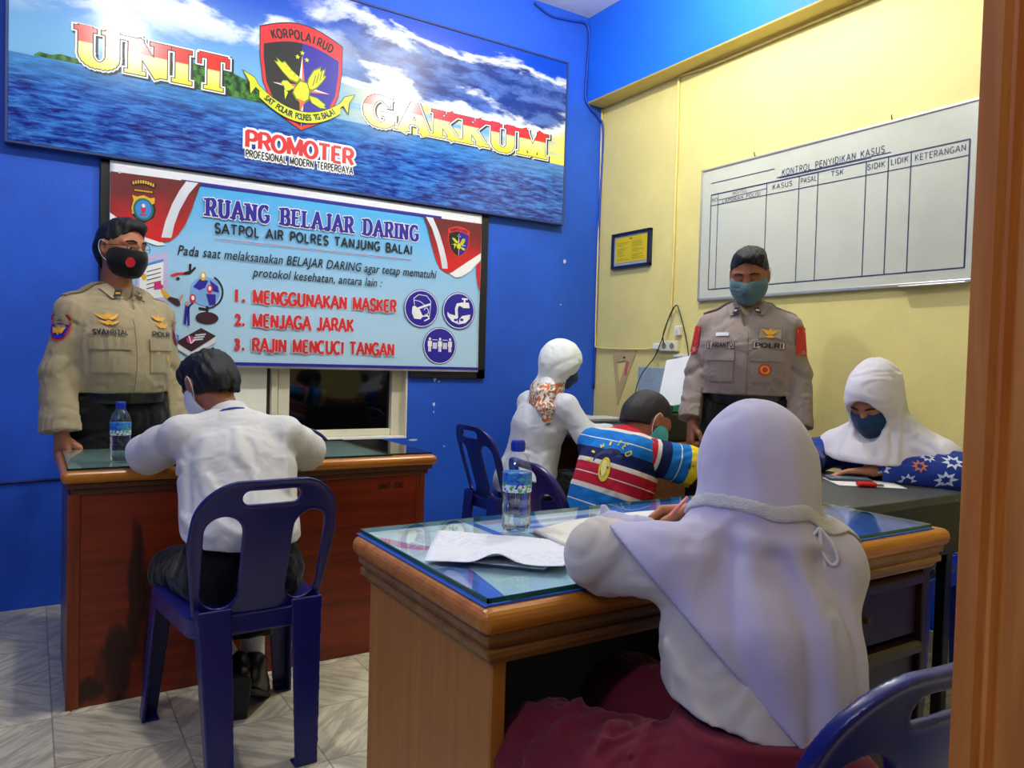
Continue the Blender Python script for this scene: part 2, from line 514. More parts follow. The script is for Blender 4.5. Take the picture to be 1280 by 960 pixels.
    def wrinkle(s, amp, scale, R=None, seed=0.0, warp=0.0):
        idx, P = s.near(.035); Q = P if R is None else P @ R
        if warp: Q = Q + warp * np.stack([vnoise(P * 9 + seed), vnoise(P * 9 + 17 + seed), vnoise(P * 9 + 31 + seed)], 1)
        s.d[idx] += (amp * vnoise(Q * A3(scale) + seed)).astype(np.float32); return s

    def hit(s, o, d):
        """first surface point met along a ray"""
        d = nrm(d); t = np.arange(0, 2.0, s.h * .5); P = A3(o) + t[:, None] * d; i = np.round((P - s.o) / s.h).astype(int)
        ok = ((i >= 0) & (i < s.n)).all(1); v = np.full(len(t), 9.0); v[ok] = s.d[i[ok, 0], i[ok, 1], i[ok, 2]]
        k = np.nonzero(v < 0)[0]; return P[k[0]] if len(k) else None

    def fold(s, C, side, d, pts, w, amp):
        """a soft fold drawn on the surface as seen along d; pts = (sideways, height) from C"""
        side = nrm(side); d = nrm(d)
        q = [s.hit(A3(C) + side * a + A3(0, 0, b) - d * .9, d) for a, b in pts]; q = [p for p in q if p is not None]
        if len(q) > 1: s.crease([tuple(v) for v in smooth_path([tuple(p) for p in q], 5)], w, amp)
        return s

    def mesh(s, relax=1):
        d = s.d; ins = d < 0; n0, n1, n2 = d.shape
        sh = [(i, j, k) for i in (0, 1) for j in (0, 1) for k in (0, 1)]
        cs = lambda a, o: a[o[0]:n0 - 1 + o[0], o[1]:n1 - 1 + o[1], o[2]:n2 - 1 + o[2]]
        cnt = np.zeros((n0 - 1, n1 - 1, n2 - 1), np.int8)
        for o in sh: cnt += cs(ins, o)
        act = (cnt > 0) & (cnt < 8); ai = np.nonzero(act); N = len(ai[0])
        num = np.full(act.shape, -1, np.int32); num[ai] = np.arange(N)
        cv = {o: np.clip(d[ai[0] + o[0], ai[1] + o[1], ai[2] + o[2]], -1, 1) for o in sh}
        S = np.zeros((N, 3)); C = np.zeros(N)
        for a in sh:
            for axn in range(3):
                if a[axn]: continue
                b = tuple(1 if i == axn else a[i] for i in range(3)); va, vb = cv[a], cv[b]
                x = (va < 0) != (vb < 0); t = np.where(x, va / np.where(x, va - vb, 1), 0)
                for i in range(3): S[:, i] += np.where(x, a[i] + (t if i == axn else 0), 0)
                C += x
        V = (np.stack(ai, 1) + S / C[:, None]) * s.h + s.o
        F = []
        for axn in range(3):
            o = [0, 0, 0]; o[axn] = 1
            a = d[:n0 - o[0], :n1 - o[1], :n2 - o[2]] < 0; b = d[o[0]:, o[1]:, o[2]:] < 0
            e = np.nonzero(a != b); e = [np.array(q) for q in e]; u, v = [(1, 2), (2, 0), (0, 1)][axn]
            ok = (e[u] > 0) & (e[v] > 0) & (e[u] < d.shape[u] - 1) & (e[v] < d.shape[v] - 1)
            e = [q[ok] for q in e]; fl = a[e[0], e[1], e[2]]
            def id_(du, dv):
                q = [e[0].copy(), e[1].copy(), e[2].copy()]; q[u] = q[u] - du; q[v] = q[v] - dv; return num[q[0], q[1], q[2]]
            q = np.stack([id_(1, 1), id_(0, 1), id_(0, 0), id_(1, 0)], 1)
            q = np.where(fl[:, None], q, q[:, ::-1]); F.append(q)
        F = np.concatenate(F) if F else np.zeros((0, 4), int); F = F[(F >= 0).all(1)]
        for it in range(relax):
            acc = np.zeros_like(V); c = np.zeros(N)
            for i in range(4):
                a, b = F[:, i], F[:, (i + 1) % 4]
                for k in range(3): acc[:, k] += np.bincount(a, V[b, k], N) + np.bincount(b, V[a, k], N)
                c += np.bincount(a, minlength=N) + np.bincount(b, minlength=N)
            V = V * .5 + .5 * acc / np.maximum(c, 1)[:, None]
        return V, F

    def build(s, name, m, parent=None, relax=1, **kw):
        V, F = s.mesh(relax); return mk(name, V, F, m, parent, smooth=True, **kw)


def bvh_of(o):
    off = Vector(ORG[o.name]); me = o.data
    return BVHTree.FromPolygons([v.co + off for v in me.vertices], [tuple(p.vertices) for p in me.polygons])


# ------------------------------------------------------------------ room shell
XW, YW, ZC = 3.20, 3.985, 3.43          # yellow wall, blue wall, ceiling


def m_wall(name, c, var=.10, low=None, split=0.0):
    t = NT(name); t.pr(.55, 0, .35); v = t.co(); c = rgb(*c)
    f = t.noise(v, 1.7, 5, .6); g = t.noise(v, 14, 4, .6)
    a = tuple(x * (1 - var) for x in c[:3]) + (1,); b = tuple(min(1, x * (1 + var)) for x in c[:3]) + (1,)
    k = t.mix(t.sst(t.math('ADD', f, t.math('MULTIPLY', g, .25)), .45, .8), a, b)
    if low is not None:                 # lower part of the wall painted in another colour
        z = t.xyz(v)[2]; k = t.mix(t.sst(t.math('ADD', z, t.math('MULTIPLY', g, .01)), split, split + .006), rgb(*low), k)
    # scuffs
    s = t.sst(t.noise(v, 5.5, 6, .7), .68, .76); k = t.mix(t.math('MULTIPLY', s, .22), k, (.02, .03, .08, 1))
    t.col(k); t.bump(t.math('ADD', g, t.math('MULTIPLY', t.noise(v, 70, 3), .4)), .22, .006)
    return t.m


def m_floor():
    t = NT('marble_floor_tiles'); t.pr(.28, 0, .5); v = t.co('Object', (1 / .335,) * 3, (0, 0, 0), (-.19, -.22, 0))
    x, y, z = t.xyz(v); fx = t.math('FRACT', x); fy = t.math('FRACT', y)
    ix = t.math('FLOOR', x); iy = t.math('FLOOR', y)
    par = t.math('FLOORED_MODULO', t.math('ADD', ix, iy), 2.0)
    sg = t.math('SUBTRACT', t.math('MULTIPLY', par, 2.0), 1.0)
    # streaks run along one diagonal or the other, tile by tile
    a = t.math('ADD', fx, t.math('MULTIPLY', sg, fy)); b = t.math('SUBTRACT', fx, t.math('MULTIPLY', sg, fy))
    cv = t.n('ShaderNodeCombineXYZ'); t.set(cv.inputs[0], t.math('MULTIPLY', a, 9.0)); t.set(cv.inputs[1], t.math('MULTIPLY', b, 1.3))
    t.set(cv.inputs[2], t.math('ADD', t.math('MULTIPLY', ix, 3.7), t.math('MULTIPLY', iy, 7.3)))
    st = t.noise(cv.outputs[0], 1.0, 4, .62, .5)
    k = t.mix(t.sst(st, .36, .62), rgb(178, 170, 144), rgb(222, 212, 180))
    k = t.mix(t.math('MULTIPLY', t.sst(st, .60, .74), .6), k, rgb(196, 186, 150))
    k = t.mix(t.math('MULTIPLY', t.sst(st, .36, .24), .5), k, rgb(88, 96, 108))
    e = t.math('MINIMUM', t.math('MINIMUM', fx, t.math('SUBTRACT', 1.0, fx)), t.math('MINIMUM', fy, t.math('SUBTRACT', 1.0, fy)))
    k = t.mix(t.math('MULTIPLY', t.sst(e, .010, .004), .65), k, rgb(120, 112, 96)); t.col(k)
    t.set(t.b.inputs['Roughness'], t.math('ADD', .2, t.math('MULTIPLY', t.noise(v, 3, 4), .25)))
    t.bump(t.sst(e, .0, .012), .25, .002); return t.m


BLUE = m_wall('blue_wall_paint', (36, 90, 204), .10)
BLUE2 = m_wall('blue_beam_paint', (26, 104, 226), .05)
YEL = m_wall('yellow_wall_paint', (224, 211, 136), .05, low=(22, 88, 218), split=.42)
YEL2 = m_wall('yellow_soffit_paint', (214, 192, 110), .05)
CEIL = mat('ceiling_paint', (222, 224, 226), .8, bump=.1)
CREAM = mat('cream_paint', (226, 219, 190), .5, bump=.1, bs=40)
WHITEP = mat('white_gloss_paint', (238, 236, 226), .35, bump=.05)
BLACK = mat('black_paint', (14, 14, 16), .45)

m = MB().box((-1.9, -2.4, -.06), (XW + .12, YW + .12, 0)); tag(m.build('floor', m_floor()), kind='structure')
m = MB().box((-1.9, -2.4, ZC), (XW + .12, YW + .12, ZC + .06)); tag(m.build('ceiling', CEIL), kind='structure')
WX0, WX1, WZ0, WZ1 = .42, 1.832, .712, 1.40           # window opening
m = MB()
for lo, hi in (((-1.9, YW, 0), (WX0, YW + .16, ZC)), ((WX1, YW, 0), (XW, YW + .16, ZC)), ((WX0, YW, 0), (WX1, YW + .16, WZ0)), ((WX0, YW, WZ1), (WX1, YW + .16, ZC))):
    m.box(lo, hi)
wb = tag(m.build('wall_back', BLUE), kind='structure')
# places where the blue paint has flaked off
random.seed(3); ar = Art((0, YW, 0), (1, 0, 0), (0, 0, 1), (0, -1, 0)); CHIP = mat('bare_plaster', (206, 212, 214), .8)
for cx, cz, sx, sz in ((2.003, 1.068, .013, .030), (2.03, 1.04, .008, .005), (2.0, .905, .008, .012), (2.075, .655, .006, .006), (2.0, .86, .004, .007), (2.92, 1.83, .012, .016), (2.9, 1.55, .006, .006), (1.87, .70, .03, .006)):
    ar.poly([(cx + sx * (.6 + .6 * random.random()) * math.cos(a), cz + sz * (.6 + .6 * random.random()) * math.sin(a)) for a in [k * math.pi / 6 for k in range(12)]], CHIP)
ar.build('paint_chips', wb, off=.0006)
m = MB().box((XW, -.2, 0), (XW + .12, YW + .16, ZC)); tag(m.build('wall_right', YEL), kind='structure')
m = MB().box((-1.9, -2.4, 0), (-1.8, YW, ZC)); tag(m.build('wall_left', BLUE), kind='structure')
m = MB().box((.78, .10, 0), (XW, .24, ZC)); tag(m.build('wall_front', YEL), kind='structure')
# concrete beam along the top of the yellow wall: blue face, yellow underside
m = MB().box((3.055, .24, 2.872), (XW, YW, ZC), .006, 1)
o = tag(m.build('trim_1', [BLUE2, YEL2]), kind='structure')
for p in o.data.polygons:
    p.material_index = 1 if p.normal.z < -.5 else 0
# pale skirting along the foot of the yellow wall
m = MB().box((XW - .012, .24, 0), (XW, YW, .092), .003, 1); tag(m.build('baseboard_right', mat('pale_skirting_tile', (196, 188, 160), .35)), kind='structure')

# window recess below the banner
win = tag(MB().box((WX0, YW + .125, WZ0), (WX1, YW + .16, WZ1)).build('window_1', CREAM), kind='structure')
m = MB()
m.box((WX0, YW + .002, WZ0 - .004), (WX1 - .002, YW + .13, WZ0 + .012), .004, 2)                       # sill
m.build('window_sill', WHITEP, win)
m = MB()
m.box((WX1 - .075, YW + .06, WZ0 + .012), (WX1 - .002, YW + .13, WZ1), .004, 2)
m.box((1.105, YW + .05, WZ0 + .012), (1.165, YW + .13, WZ1), .004, 2)
m.box((1.165, YW + .07, WZ0 + .012), (WX1 - .075, YW + .13, WZ0 + .05), .004, 2)
m.box((1.066, YW + .04, WZ0 + .012), (1.100, YW + .12, WZ1), .003, 1)
m.box((WX1 - .012, YW + .003, WZ0), (WX1 - .0005, YW + .14, WZ1), .002, 1)
m.build('window_frame', CREAM, win)
m = MB().box((1.165, YW + .095, WZ0 + .05), (WX1 - .075, YW + .105, WZ1)); m.build('window_pane', mat('dark_night_glass', (6, 6, 8), .05, 0, .6), win)
m = MB().box((WX0, YW + .05, WZ0 + .012), (1.045, YW + .09, WZ1), .003, 1); m.build('window_shutter', mat('pale_shutter_board', (252, 248, 230), .5), win)
m = MB().box((1.045, YW + .07, WZ0 + .012), (1.066, YW + .1, WZ1)); m.build('window_gap_shade', mat('gap_shade_dark', (60, 55, 55), .6), win)  # dark strip painted in for the shade of the gap beside the shutter

# wooden door jamb the photographer looks past
t = NT('varnished_door_wood'); t.pr(.38, 0, .5); v = t.co('Object', (14, 14, .9))
g = t.noise(v, 3, 5, .6, .4); k = t.mix(t.sst(g, .3, .7), rgb(190, 110, 32), rgb(218, 142, 54)); t.col(k); t.bump(g, .08, .003); JAMB = t.m
pr = [(.674, .335), (.674, .331), (.674, .328), (.674, .325), (.674, .318), (.678, .314), (.674, .310), (.674, .307), (.678, .303), (.674, .299), (.666, .295), (.666, .06), (.80, .06), (.80, .335)]
m = MB().prism(pr, (0, 0, 0), (1, 0, 0), (0, 1, 0), (0, 0, 1), 2.6); jb = tag(m.build('door_1', JAMB), kind='structure')


# ------------------------------------------------------------------ signboard over the blue wall
INK = mat('black_ink', (18, 18, 22), .45); WHITE = mat('white_print', (240, 240, 238), .4); RED = mat('red_print', (214, 40, 48), .4)
YG = mat('lime_print', (206, 214, 40), .4); NAVY = mat('navy_print', (38, 28, 150), .4); SLV = mat('silver_foil', (206, 208, 208), .3)


def m_sea():
    t = NT('sea_and_sky_print'); t.pr(.16, 0, .55); v = t.co(); x, y, z = t.xyz(v)
    cl = lambda sx, sz, sc, d=5, r=.6: t.noise(t.co('Object', (sx, 1, sz)), sc, d, r, .3)
    # sea: short crested ripples, larger towards the viewer
    w = t.math('ADD', cl(2.6, 17, 3.4, 6, .68), t.math('MULTIPLY', cl(1.2, 6, 2), .35))
    sea = t.mix(t.sst(w, .56, .86), rgb(16, 44, 140), rgb(64, 132, 214))
    sea = t.mix(t.math('MULTIPLY', t.sst(w, .64, .52), .95), sea, rgb(24, 20, 92))
    sea = t.mix(t.math('MULTIPLY', t.sst(cl(3.2, 26, 5, 5, .7), .60, .72), .5), sea, rgb(120, 176, 230))
    sea = t.mix(t.math('MULTIPLY', t.sst(z, .22, .385), .45), sea, rgb(92, 166, 216))
    # sky: fair-weather clouds at the left, a dark cloud bank over a yellow horizon at the right
    sky = t.mix(t.sst(z, .40, .95), rgb(120, 178, 220), rgb(16, 70, 190))
    right = t.sst(x, 1.25, 2.0); c = cl(.9, 1.9, 2.0, 6, .62)
    sky = t.mix(t.math('MULTIPLY', t.math('MULTIPLY', t.sst(c, .48, .60), t.sst(z, .52, .72)), t.sst(x, 1.9, 1.2)), sky, rgb(214, 226, 240))
    sky = t.mix(t.math('MULTIPLY', t.math('MULTIPLY', t.sst(z, .74, .52), right), t.sst(cl(.6, 4, 2.4), .34, .54)), sky, rgb(240, 224, 104))
    sky = t.mix(t.math('MULTIPLY', t.math('MULTIPLY', t.sst(t.math('ABSOLUTE', t.math('SUBTRACT', z, .585)), .07, .02), t.sst(x, 1.5, 2.0)), t.sst(cl(.5, 5, 2.2), .40, .55)), sky, rgb(206, 226, 226))
    zz = t.math('SUBTRACT', z, t.math('ADD', .755, t.math('MULTIPLY', t.math('SUBTRACT', x, 2.0), -.05)))
    bk = t.math('ADD', t.math('SUBTRACT', .19, t.math('ABSOLUTE', zz)), t.math('MULTIPLY', t.math('SUBTRACT', cl(.8, 2.0, 2.2, 6, .6), .5), .75))
    bank = t.math('MULTIPLY', t.sst(bk, .04, .10), t.sst(x, 1.20, 1.75))
    rimm = t.math('MULTIPLY', t.math('MULTIPLY', t.sst(bk, -.02, .04), t.sst(bk, .12, .05)), t.sst(x, 1.15, 1.6))
    sky = t.mix(bank, sky, t.mix(t.sst(cl(1.4, 4, 3.2, 5), .40, .62), rgb(34, 52, 118), rgb(84, 112, 176)))
    sky = t.mix(t.math('MULTIPLY', rimm, .85), sky, rgb(226, 234, 240))
    hz = t.math('ADD', .378, t.math('MULTIPLY', x, -.004))
    t.col(t.mix(t.sst(t.math('SUBTRACT', z, hz), -.004, .004), sea, sky)); return t.m


SX0, SZ0, SL, SH = -.095, 2.062, 2.951, 1.008
sy = YW - .052
sign = thing('signboard', 'large signboard with sea picture and big UNIT GAKKUM lettering on blue wall', 'sign', (SX0, sy, SZ0))
MB().box((SX0, sy, SZ0), (SX0 + SL, sy + .036, SZ0 + SH), .002, 1).build('picture_panel', m_sea(), sign)
m = MB()
for lo, hi in (((SX0 - .004, sy - .004, SZ0 - .012), (SX0 + SL + .004, sy + .045, SZ0)), ((SX0 - .004, sy - .004, SZ0 + SH), (SX0 + SL + .004, sy + .045, SZ0 + SH + .012)), ((SX0 - .012, sy - .004, SZ0 - .012), (SX0, sy + .045, SZ0 + SH + .012)), ((SX0 + SL, sy - .004, SZ0 - .012), (SX0 + SL + .012, sy + .045, SZ0 + SH + .012))):
    m.box(lo, hi, .002, 1)
m.build('edge_trim', mat('blue_grey_trim', (40, 56, 110), .4), sign)
for x in (.3, 1.4, 2.5): MB().box((x, sy + .03, SZ0 + .1), (x + .06, YW, SZ0 + SH - .1)).build('mounting_batten', mat('raw_batten', (110, 84, 60), .7), sign)
S = lambda: Art((0, sy, 0), (1, 0, 0), (0, 0, 1), (0, -1, 0), .0006)
# island behind the letters
t = NT('island_print'); t.pr(.2); t.col(t.mix(t.sst(t.noise(t.co(), 26, 4), .35, .65), rgb(28, 58, 44), rgb(86, 142, 62))); ISL = t.m
a = S(); a.poly([(-.0, 2.447), (.02, 2.462), (.06, 2.458), (.10, 2.470), (.16, 2.463), (.22, 2.452), (.25, 2.444), (.0, 2.441)], ISL, 1)
a.poly([(.24, 2.443), (.30, 2.455), (.38, 2.478), (.46, 2.515), (.55, 2.545), (.64, 2.56), (.72, 2.55), (.80, 2.56), (.9, 2.53), (.98, 2.49), (1.04, 2.45), (1.06, 2.434)], ISL, 1)
a.build('island_picture', sign)
# block letters: red above, yellow below
t = NT('red_yellow_letter_print'); t.pr(.25); z = t.xyz(t.co())[2]
t.col(t.mix(t.sst(z, .478, .486), t.mix(t.sst(z, .37, .47), rgb(226, 214, 24), rgb(232, 230, 150)), rgb(222, 52, 46))); RY = t.m
for word, x0, x1, z0, z1 in (('UNIT', .178, .800, 2.452, 2.608), ('GAKKUM', 1.53, 2.69, 2.446, 2.594)):
    H = z1 - z0; a = S()
    for mm, gr, ly, dx in ((INK, .10, 2, .008), (WHITE, .085, 3, 0), (INK, .045, 4, 0), (RY, .02, 5, 0)):
        for p in stroke_text(word, H, w=x1 - x0, wide=.33, thin=.17, gap=.16, serif=True, grow=gr - .03):
            a.poly([(x0 + q[0] + dx, z0 + q[1] - dx * .6) for q in p], mm, ly)
    a.build('title_lettering', sign)


def crest(a, cx, cz, k, top=True):
    """shield with black and blue halves, bird, compass star, three small stars and red head band"""
    def sh(s):
        pts = [(-.208, .262)] + [(-.208 + .416 * i / 12, .262 + .06 * math.sin(math.pi * i / 12)) for i in range(1, 12)] + [(.208, .262)]
        pts += [(.206, .12), (.19, .0), (.15, -.09), (.09, -.155), (0, -.203), (-.09, -.155), (-.15, -.09), (-.19, 0), (-.206, .12)]
        return [(cx + x * s * k, cz + (z * s + (1 - s) * .04) * k) for x, z in pts]
    a.poly(sh(1.04), INK, 2); a.poly(sh(1.02), RED, 3)
    full = sh(.94); mid = lambda q: q[0] <= cx + 1e-6
    a.poly([q for q in full if q[0] <= cx + 1e-6] + ([] if any(abs(q[0] - cx) < 1e-6 for q in full) else []), INK, 4)
    a.poly([q for q in full if q[0] >= cx - 1e-6], NAVY, 4)
    bt = [(-.2, .262)] + [(-.2 + .4 * i / 12, .262 + .055 * math.sin(math.pi * i / 12)) for i in range(1, 12)] + [(.2, .262)]
    bb = [(.2, .185)] + [(.2 - .4 * i / 12, .185 + .05 * math.sin(math.pi * i / 12)) for i in range(1, 12)] + [(-.2, .185)]
    a.poly([(cx + x * k, cz + z * k) for x, z in bt + bb], RED, 5)
    P = lambda L, m, ly: a.poly([(cx + x * k, cz + z * k) for x, z in L], m, ly)
    OR = mat('orange_print', (214, 110, 60), .4)
    for ang, L in ((90, .17), (180, .15), (0, .15), (270, .2)):
        c, s = math.cos(math.radians(ang)), math.sin(math.radians(ang)); R = lambda x, y: (x * c - y * s, x * s + y * c + .005)
        P([R(0, 0), R(.02, .016), R(L, 0)], WHITE, 6); P([R(0, 0), R(L, 0), R(.02, -.016)], OR, 6)
    for sx, sz in ((0, .185), (-.024, .16), (.024, .155)):
        P([(sx + (.014 if i % 2 == 0 else .006) * math.sin(i * math.pi / 5), sz + (.014 if i % 2 == 0 else .006) * math.cos(i * math.pi / 5)) for i in range(10)], YG, 6)
    DK = mat('olive_print', (108, 120, 30), .4)
    wl = [(-.015, .02), (-.06, .03), (-.10, .065), (-.145, .115), (-.125, .115), (-.135, .135), (-.105, .115), (-.09, .125), (-.05, .085), (.0, .05)]
    wr = [(.02, .0), (.03, .06), (.06, .115), (.10, .14), (.095, .115), (.125, .135), (.115, .10), (.13, .095), (.11, .06), (.08, .02), (.05, -.005)]
    tail = [(.03, -.02), (.08, -.025), (.13, -.055), (.12, -.065), (.135, -.075), (.10, -.08), (.05, -.06)]
    body = [(-.04, .0), (-.01, .045), (.03, .04), (.045, .0), (.04, -.05), (.01, -.075), (-.03, -.06), (-.05, -.03)]
    head = [(-.04, .0), (-.075, .03), (-.10, .025), (-.11, .005), (-.095, .0), (-.085, -.03), (-.06, -.02)]
    for L in (wl, wr, tail):
        P(L, DK, 7); n = len(L); g = (sum(q[0] for q in L) / n, sum(q[1] for q in L) / n)
        P([(g[0] + (q[0] - g[0]) * .86, g[1] + (q[1] - g[1]) * .82) for q in L], YG, 8)
    P(body, DK, 8); P([(x * .85, z * .85) for x, z in body], YG, 9); P(head, DK, 8); P([(x * .93 - .004, z * .86 + .001) for x, z in head], YG, 9)
    P([(-.02, -.05), (.0, -.1), (.02, -.06)], OR, 9); P([(-.09, -.02), (-.085, -.07), (-.07, -.03)], YG, 9)
    for i in range(4):
        P([(.055 + .018 * i, .03 + .018 * i), (.06 + .018 * i, .03 + .018 * i), (.075 + .016 * i, .09 + .012 * i), (.07 + .016 * i, .09 + .012 * i)], DK, 9)
        P([(-.05 - .022 * i, .05 + .018 * i), (-.045 - .022 * i, .055 + .018 * i), (-.03 - .022 * i, .07 + .015 * i), (-.035 - .022 * i, .07 + .015 * i)], DK, 9)
    s = 'KORPOLAIRUD'; W_ = .31
    for i, ch in enumerate(s):
        f = (i + .5) / len(s); x = -.155 + W_ * f; zc = .204 + .047 * math.sin(math.pi * (x + .2) / .4); rot = .047 * math.pi / .4 * math.cos(math.pi * (x + .2) / .4)
        c, d = math.cos(rot), math.sin(rot); w_ = GL[ch][0] * .031 * k
        for pl in stroke_text(ch, .042 * k, w=w_, wide=.28, thin=.2):
            a.poly([(cx + x * k + (p - w_ / 2) * c - q * d, cz + zc * k + (p - w_ / 2) * d + q * c) for p, q in pl], INK, 6)


a = S(); crest(a, 1.166, 2.545, 1.0); a.build('shield_emblem', sign)
a = S()
rb = [(x, 2.43 + .085 * ((x - 1.163) / .21) ** 2) for x in [.953 + .42 * i / 14 for i in range(15)]]
lo_ = [(x, z - .055 + (.0 if 0 else 0)) for x, z in rb]
a.poly([(.955, 2.515), (.93, 2.555), (.868, 2.58), (.90, 2.525), (.905, 2.46), (.935, 2.50), (.985, 2.46)], INK, 9)
a.poly([(.952, 2.515), (.928, 2.552), (.874, 2.574), (.905, 2.525), (.910, 2.470), (.935, 2.507), (.980, 2.470)], YG, 10)
a.poly([(1.37, 2.515), (1.395, 2.555), (1.455, 2.58), (1.425, 2.525), (1.42, 2.46), (1.39, 2.50), (1.34, 2.46)], INK, 9)
a.poly([(1.373, 2.515), (1.397, 2.552), (1.449, 2.574), (1.42, 2.525), (1.415, 2.470), (1.39, 2.507), (1.345, 2.470)], YG, 10)
a.poly([(x, z + .004) for x, z in rb] + [(x, z - .004) for x, z in lo_[::-1]], INK, 11); a.poly(rb + lo_[::-1], YG, 12)
tx = 'SAT POLAIR POLRES TG.BALAI'
for i, ch in enumerate(tx):
    if ch == ' ': continue
    f = (i + .5) / len(tx); x = .972 + .382 * f; z = 2.43 + .085 * ((x - 1.163) / .21) ** 2 - .043; rot = .17 * (x - 1.163) / .21 / .21
    V, F = text2d(ch, None, .006 if ch == '.' else .032, .035); w_ = V[:, 0].max(); c, d = math.cos(rot), math.sin(rot)
    a.add([(x + (p - w_ / 2) * .72 * c - q * d, z + (p - w_ / 2) * .72 * d + q * c) for p, q in V], F, INK, 13)
a.build('ribbon_emblem', sign)
a = S()
a.word('PROMOTER', .893, 2.204, .558, .080, WHITE, 2, .27, .19, .14, .13); a.word('PROMOTER', .893, 2.204, .558, .080, RED, 3, .27, .19, .14)
a.build('motto_lettering', sign)
a = S()
a.word('PROFESIONAL MODERN TERPERCAYA', .893, 2.155, .558, .034, WHITE, 2, .17, .14, .2, .22); a.word('PROFESIONAL MODERN TERPERCAYA', .893, 2.155, .558, .034, INK, 3, .26, .20, .2)
a.build('motto_lettering', sign)

# ------------------------------------------------------------------ black frame and the online-class banner hung in it
by = YW - .030
fr = thing('display_board', 'black wooden board frame behind the light blue class banner', 'frame', (.258, YW - .02, 1.06))
m = MB()
for lo, hi in (((.258, YW - .022, 1.10), (.305, YW, 2.046)), ((2.268, YW - .022, 1.06), (2.330, YW, 2.046)), ((.258, YW - .022, 2.03), (2.33, YW, 2.046)), ((1.834, YW - .022, 1.060), (2.33, YW, 1.118))):
    m.box(lo, hi, .004, 2)
m.build('frame_bars', BLACK, fr)
MB().box((.30, YW - .012, WZ1 + .0), (2.28, YW, 2.04)).build('backing_board', mat('dark_backing', (30, 28, 30), .7), fr)
ban = thing('banner', 'light blue RUANG BELAJAR DARING banner with red flag corners in black frame', 'banner', (.297, by, 1.10))
t = NT('banner_vinyl_print'); t.pr(.42, 0, .4); v = t.co(); x, y, z = t.xyz(v)
k = t.mix(t.sst(z, .05, .90), rgb(178, 212, 234), rgb(70, 172, 232)); k = t.mix(t.math('MULTIPLY', t.sst(t.math('ABSOLUTE', t.math('SUBTRACT', z, .46)), .5, .0), .35), k, rgb(190, 220, 238))
k = t.mix(t.sst(t.math('SUBTRACT', t.math('ABSOLUTE', t.math('SUBTRACT', z, .455)), .433), -.001, .001), k, rgb(232, 234, 240)); t.col(k)
t.bump(t.noise(t.co('Object', (2, 1, 1)), 3, 2), .25, .02); BANP = t.m
# the vinyl sheet: a fine grid with slight sag ripples
nx, nz = 90, 40; V = []; F = []
for j in range(nz + 1):
    for i in range(nx + 1):
        u, w_ = i / nx, j / nz; V.append((.297 + 1.978 * u, by + .0035 * math.sin(u * 19 + w_ * 3) * (1 - w_) + .002 * math.sin(w_ * 9 + u * 5), 1.100 + .944 * w_))
for j in range(nz):
    for i in range(nx): F.append((j * (nx + 1) + i, j * (nx + 1) + i + 1, (j + 1) * (nx + 1) + i + 1, (j + 1) * (nx + 1) + i))
sheet = mk('vinyl_sheet', V, F, BANP, ban, smooth=True)
md = sheet.modifiers.new('thickness', 'SOLIDIFY'); md.thickness = .0015; md.offset = 1
B = lambda: Art((0, by - .006, 0), (1, 0, 0), (0, 0, 1), (0, -1, 0), .0005)
DRED = mat('dark_red_print', (128, 30, 34), .4); BRED = mat('bright_red_print', (206, 28, 36), .4); GREYP = mat('pale_grey_print', (214, 218, 226), .4)
a = B(); a.rect(.60, 1.985, 2.0, 2.000, NAVY, 1); a.rect(.299, 1.112, 2.273, 1.128, NAVY, 1); a.line([(.757, 1.733), (1.812, 1.731)], .003, RED, 1)
a.build('banner_rules', ban)
t = NT('red_flag_print'); t.pr(.42); x, y, z = t.xyz(t.co()); f = t.noise(t.co('Object', (3, 1, 3), (0, .7, 0)), 1.6, 2)
t.col(t.mix(t.sst(t.math('ADD', z, t.math('MULTIPLY', f, .25)), .74, 1.0), rgb(208, 26, 34), rgb(104, 26, 30))); FLAG = t.m
a = B()
a.poly([(.299, 1.770), (.36, 1.722), (.43, 1.690), (.50, 1.672), (.535, 1.680), (.49, 1.71), (.42, 1.74), (.35, 1.79), (.299, 1.815)], WHITE, 2)
a.poly([(.299, 1.992), (.690, 1.996), (.672, 1.94), (.648, 1.86), (.622, 1.79), (.59, 1.735), (.555, 1.700), (.51, 1.69), (.45, 1.705), (.38, 1.75), (.299, 1.803)], FLAG, 3)
a.poly([(.622, 1.994), (.676, 1.994), (.634, 1.935), (.594, 1.85), (.572, 1.78), (.560, 1.716), (.516, 1.713), (.532, 1.79), (.562, 1.88), (.592, 1.945)], GREYP, 4)
RF = B(); RF.poly([(1.885, 1.987), (2.270, 1.990), (2.270, 1.815), (2.18, 1.755), (2.08, 1.685), (2.045, 1.676), (1.998, 1.70), (1.965, 1.76), (1.935, 1.845), (1.91, 1.93)], FLAG, 3)
RF.poly([(1.90, 1.986), (1.945, 1.985), (1.985, 1.91), (2.02, 1.82), (2.045, 1.735), (2.048, 1.702), (2.012, 1.70), (2.002, 1.75), (1.975, 1.84), (1.94, 1.925)], GREYP, 4)
RF.poly([(2.270, 1.815), (2.18, 1.755), (2.08, 1.685), (2.06, 1.675), (2.10, 1.655), (2.14, 1.662), (2.20, 1.70), (2.270, 1.775)], WHITE, 2)
RF.poly([(2.270, 1.765), (2.240, 1.74), (2.242, 1.69), (2.255, 1.62), (2.270, 1.585)], BRED, 2)
a.build('flag_corner', ban); RF.build('flag_corner', ban)
GOLD = mat('gold_print', (226, 178, 32), .4); SKYB = mat('sky_blue_print', (60, 140, 214), .4); TEAL = mat('teal_print', (30, 110, 110), .4)
a = B()
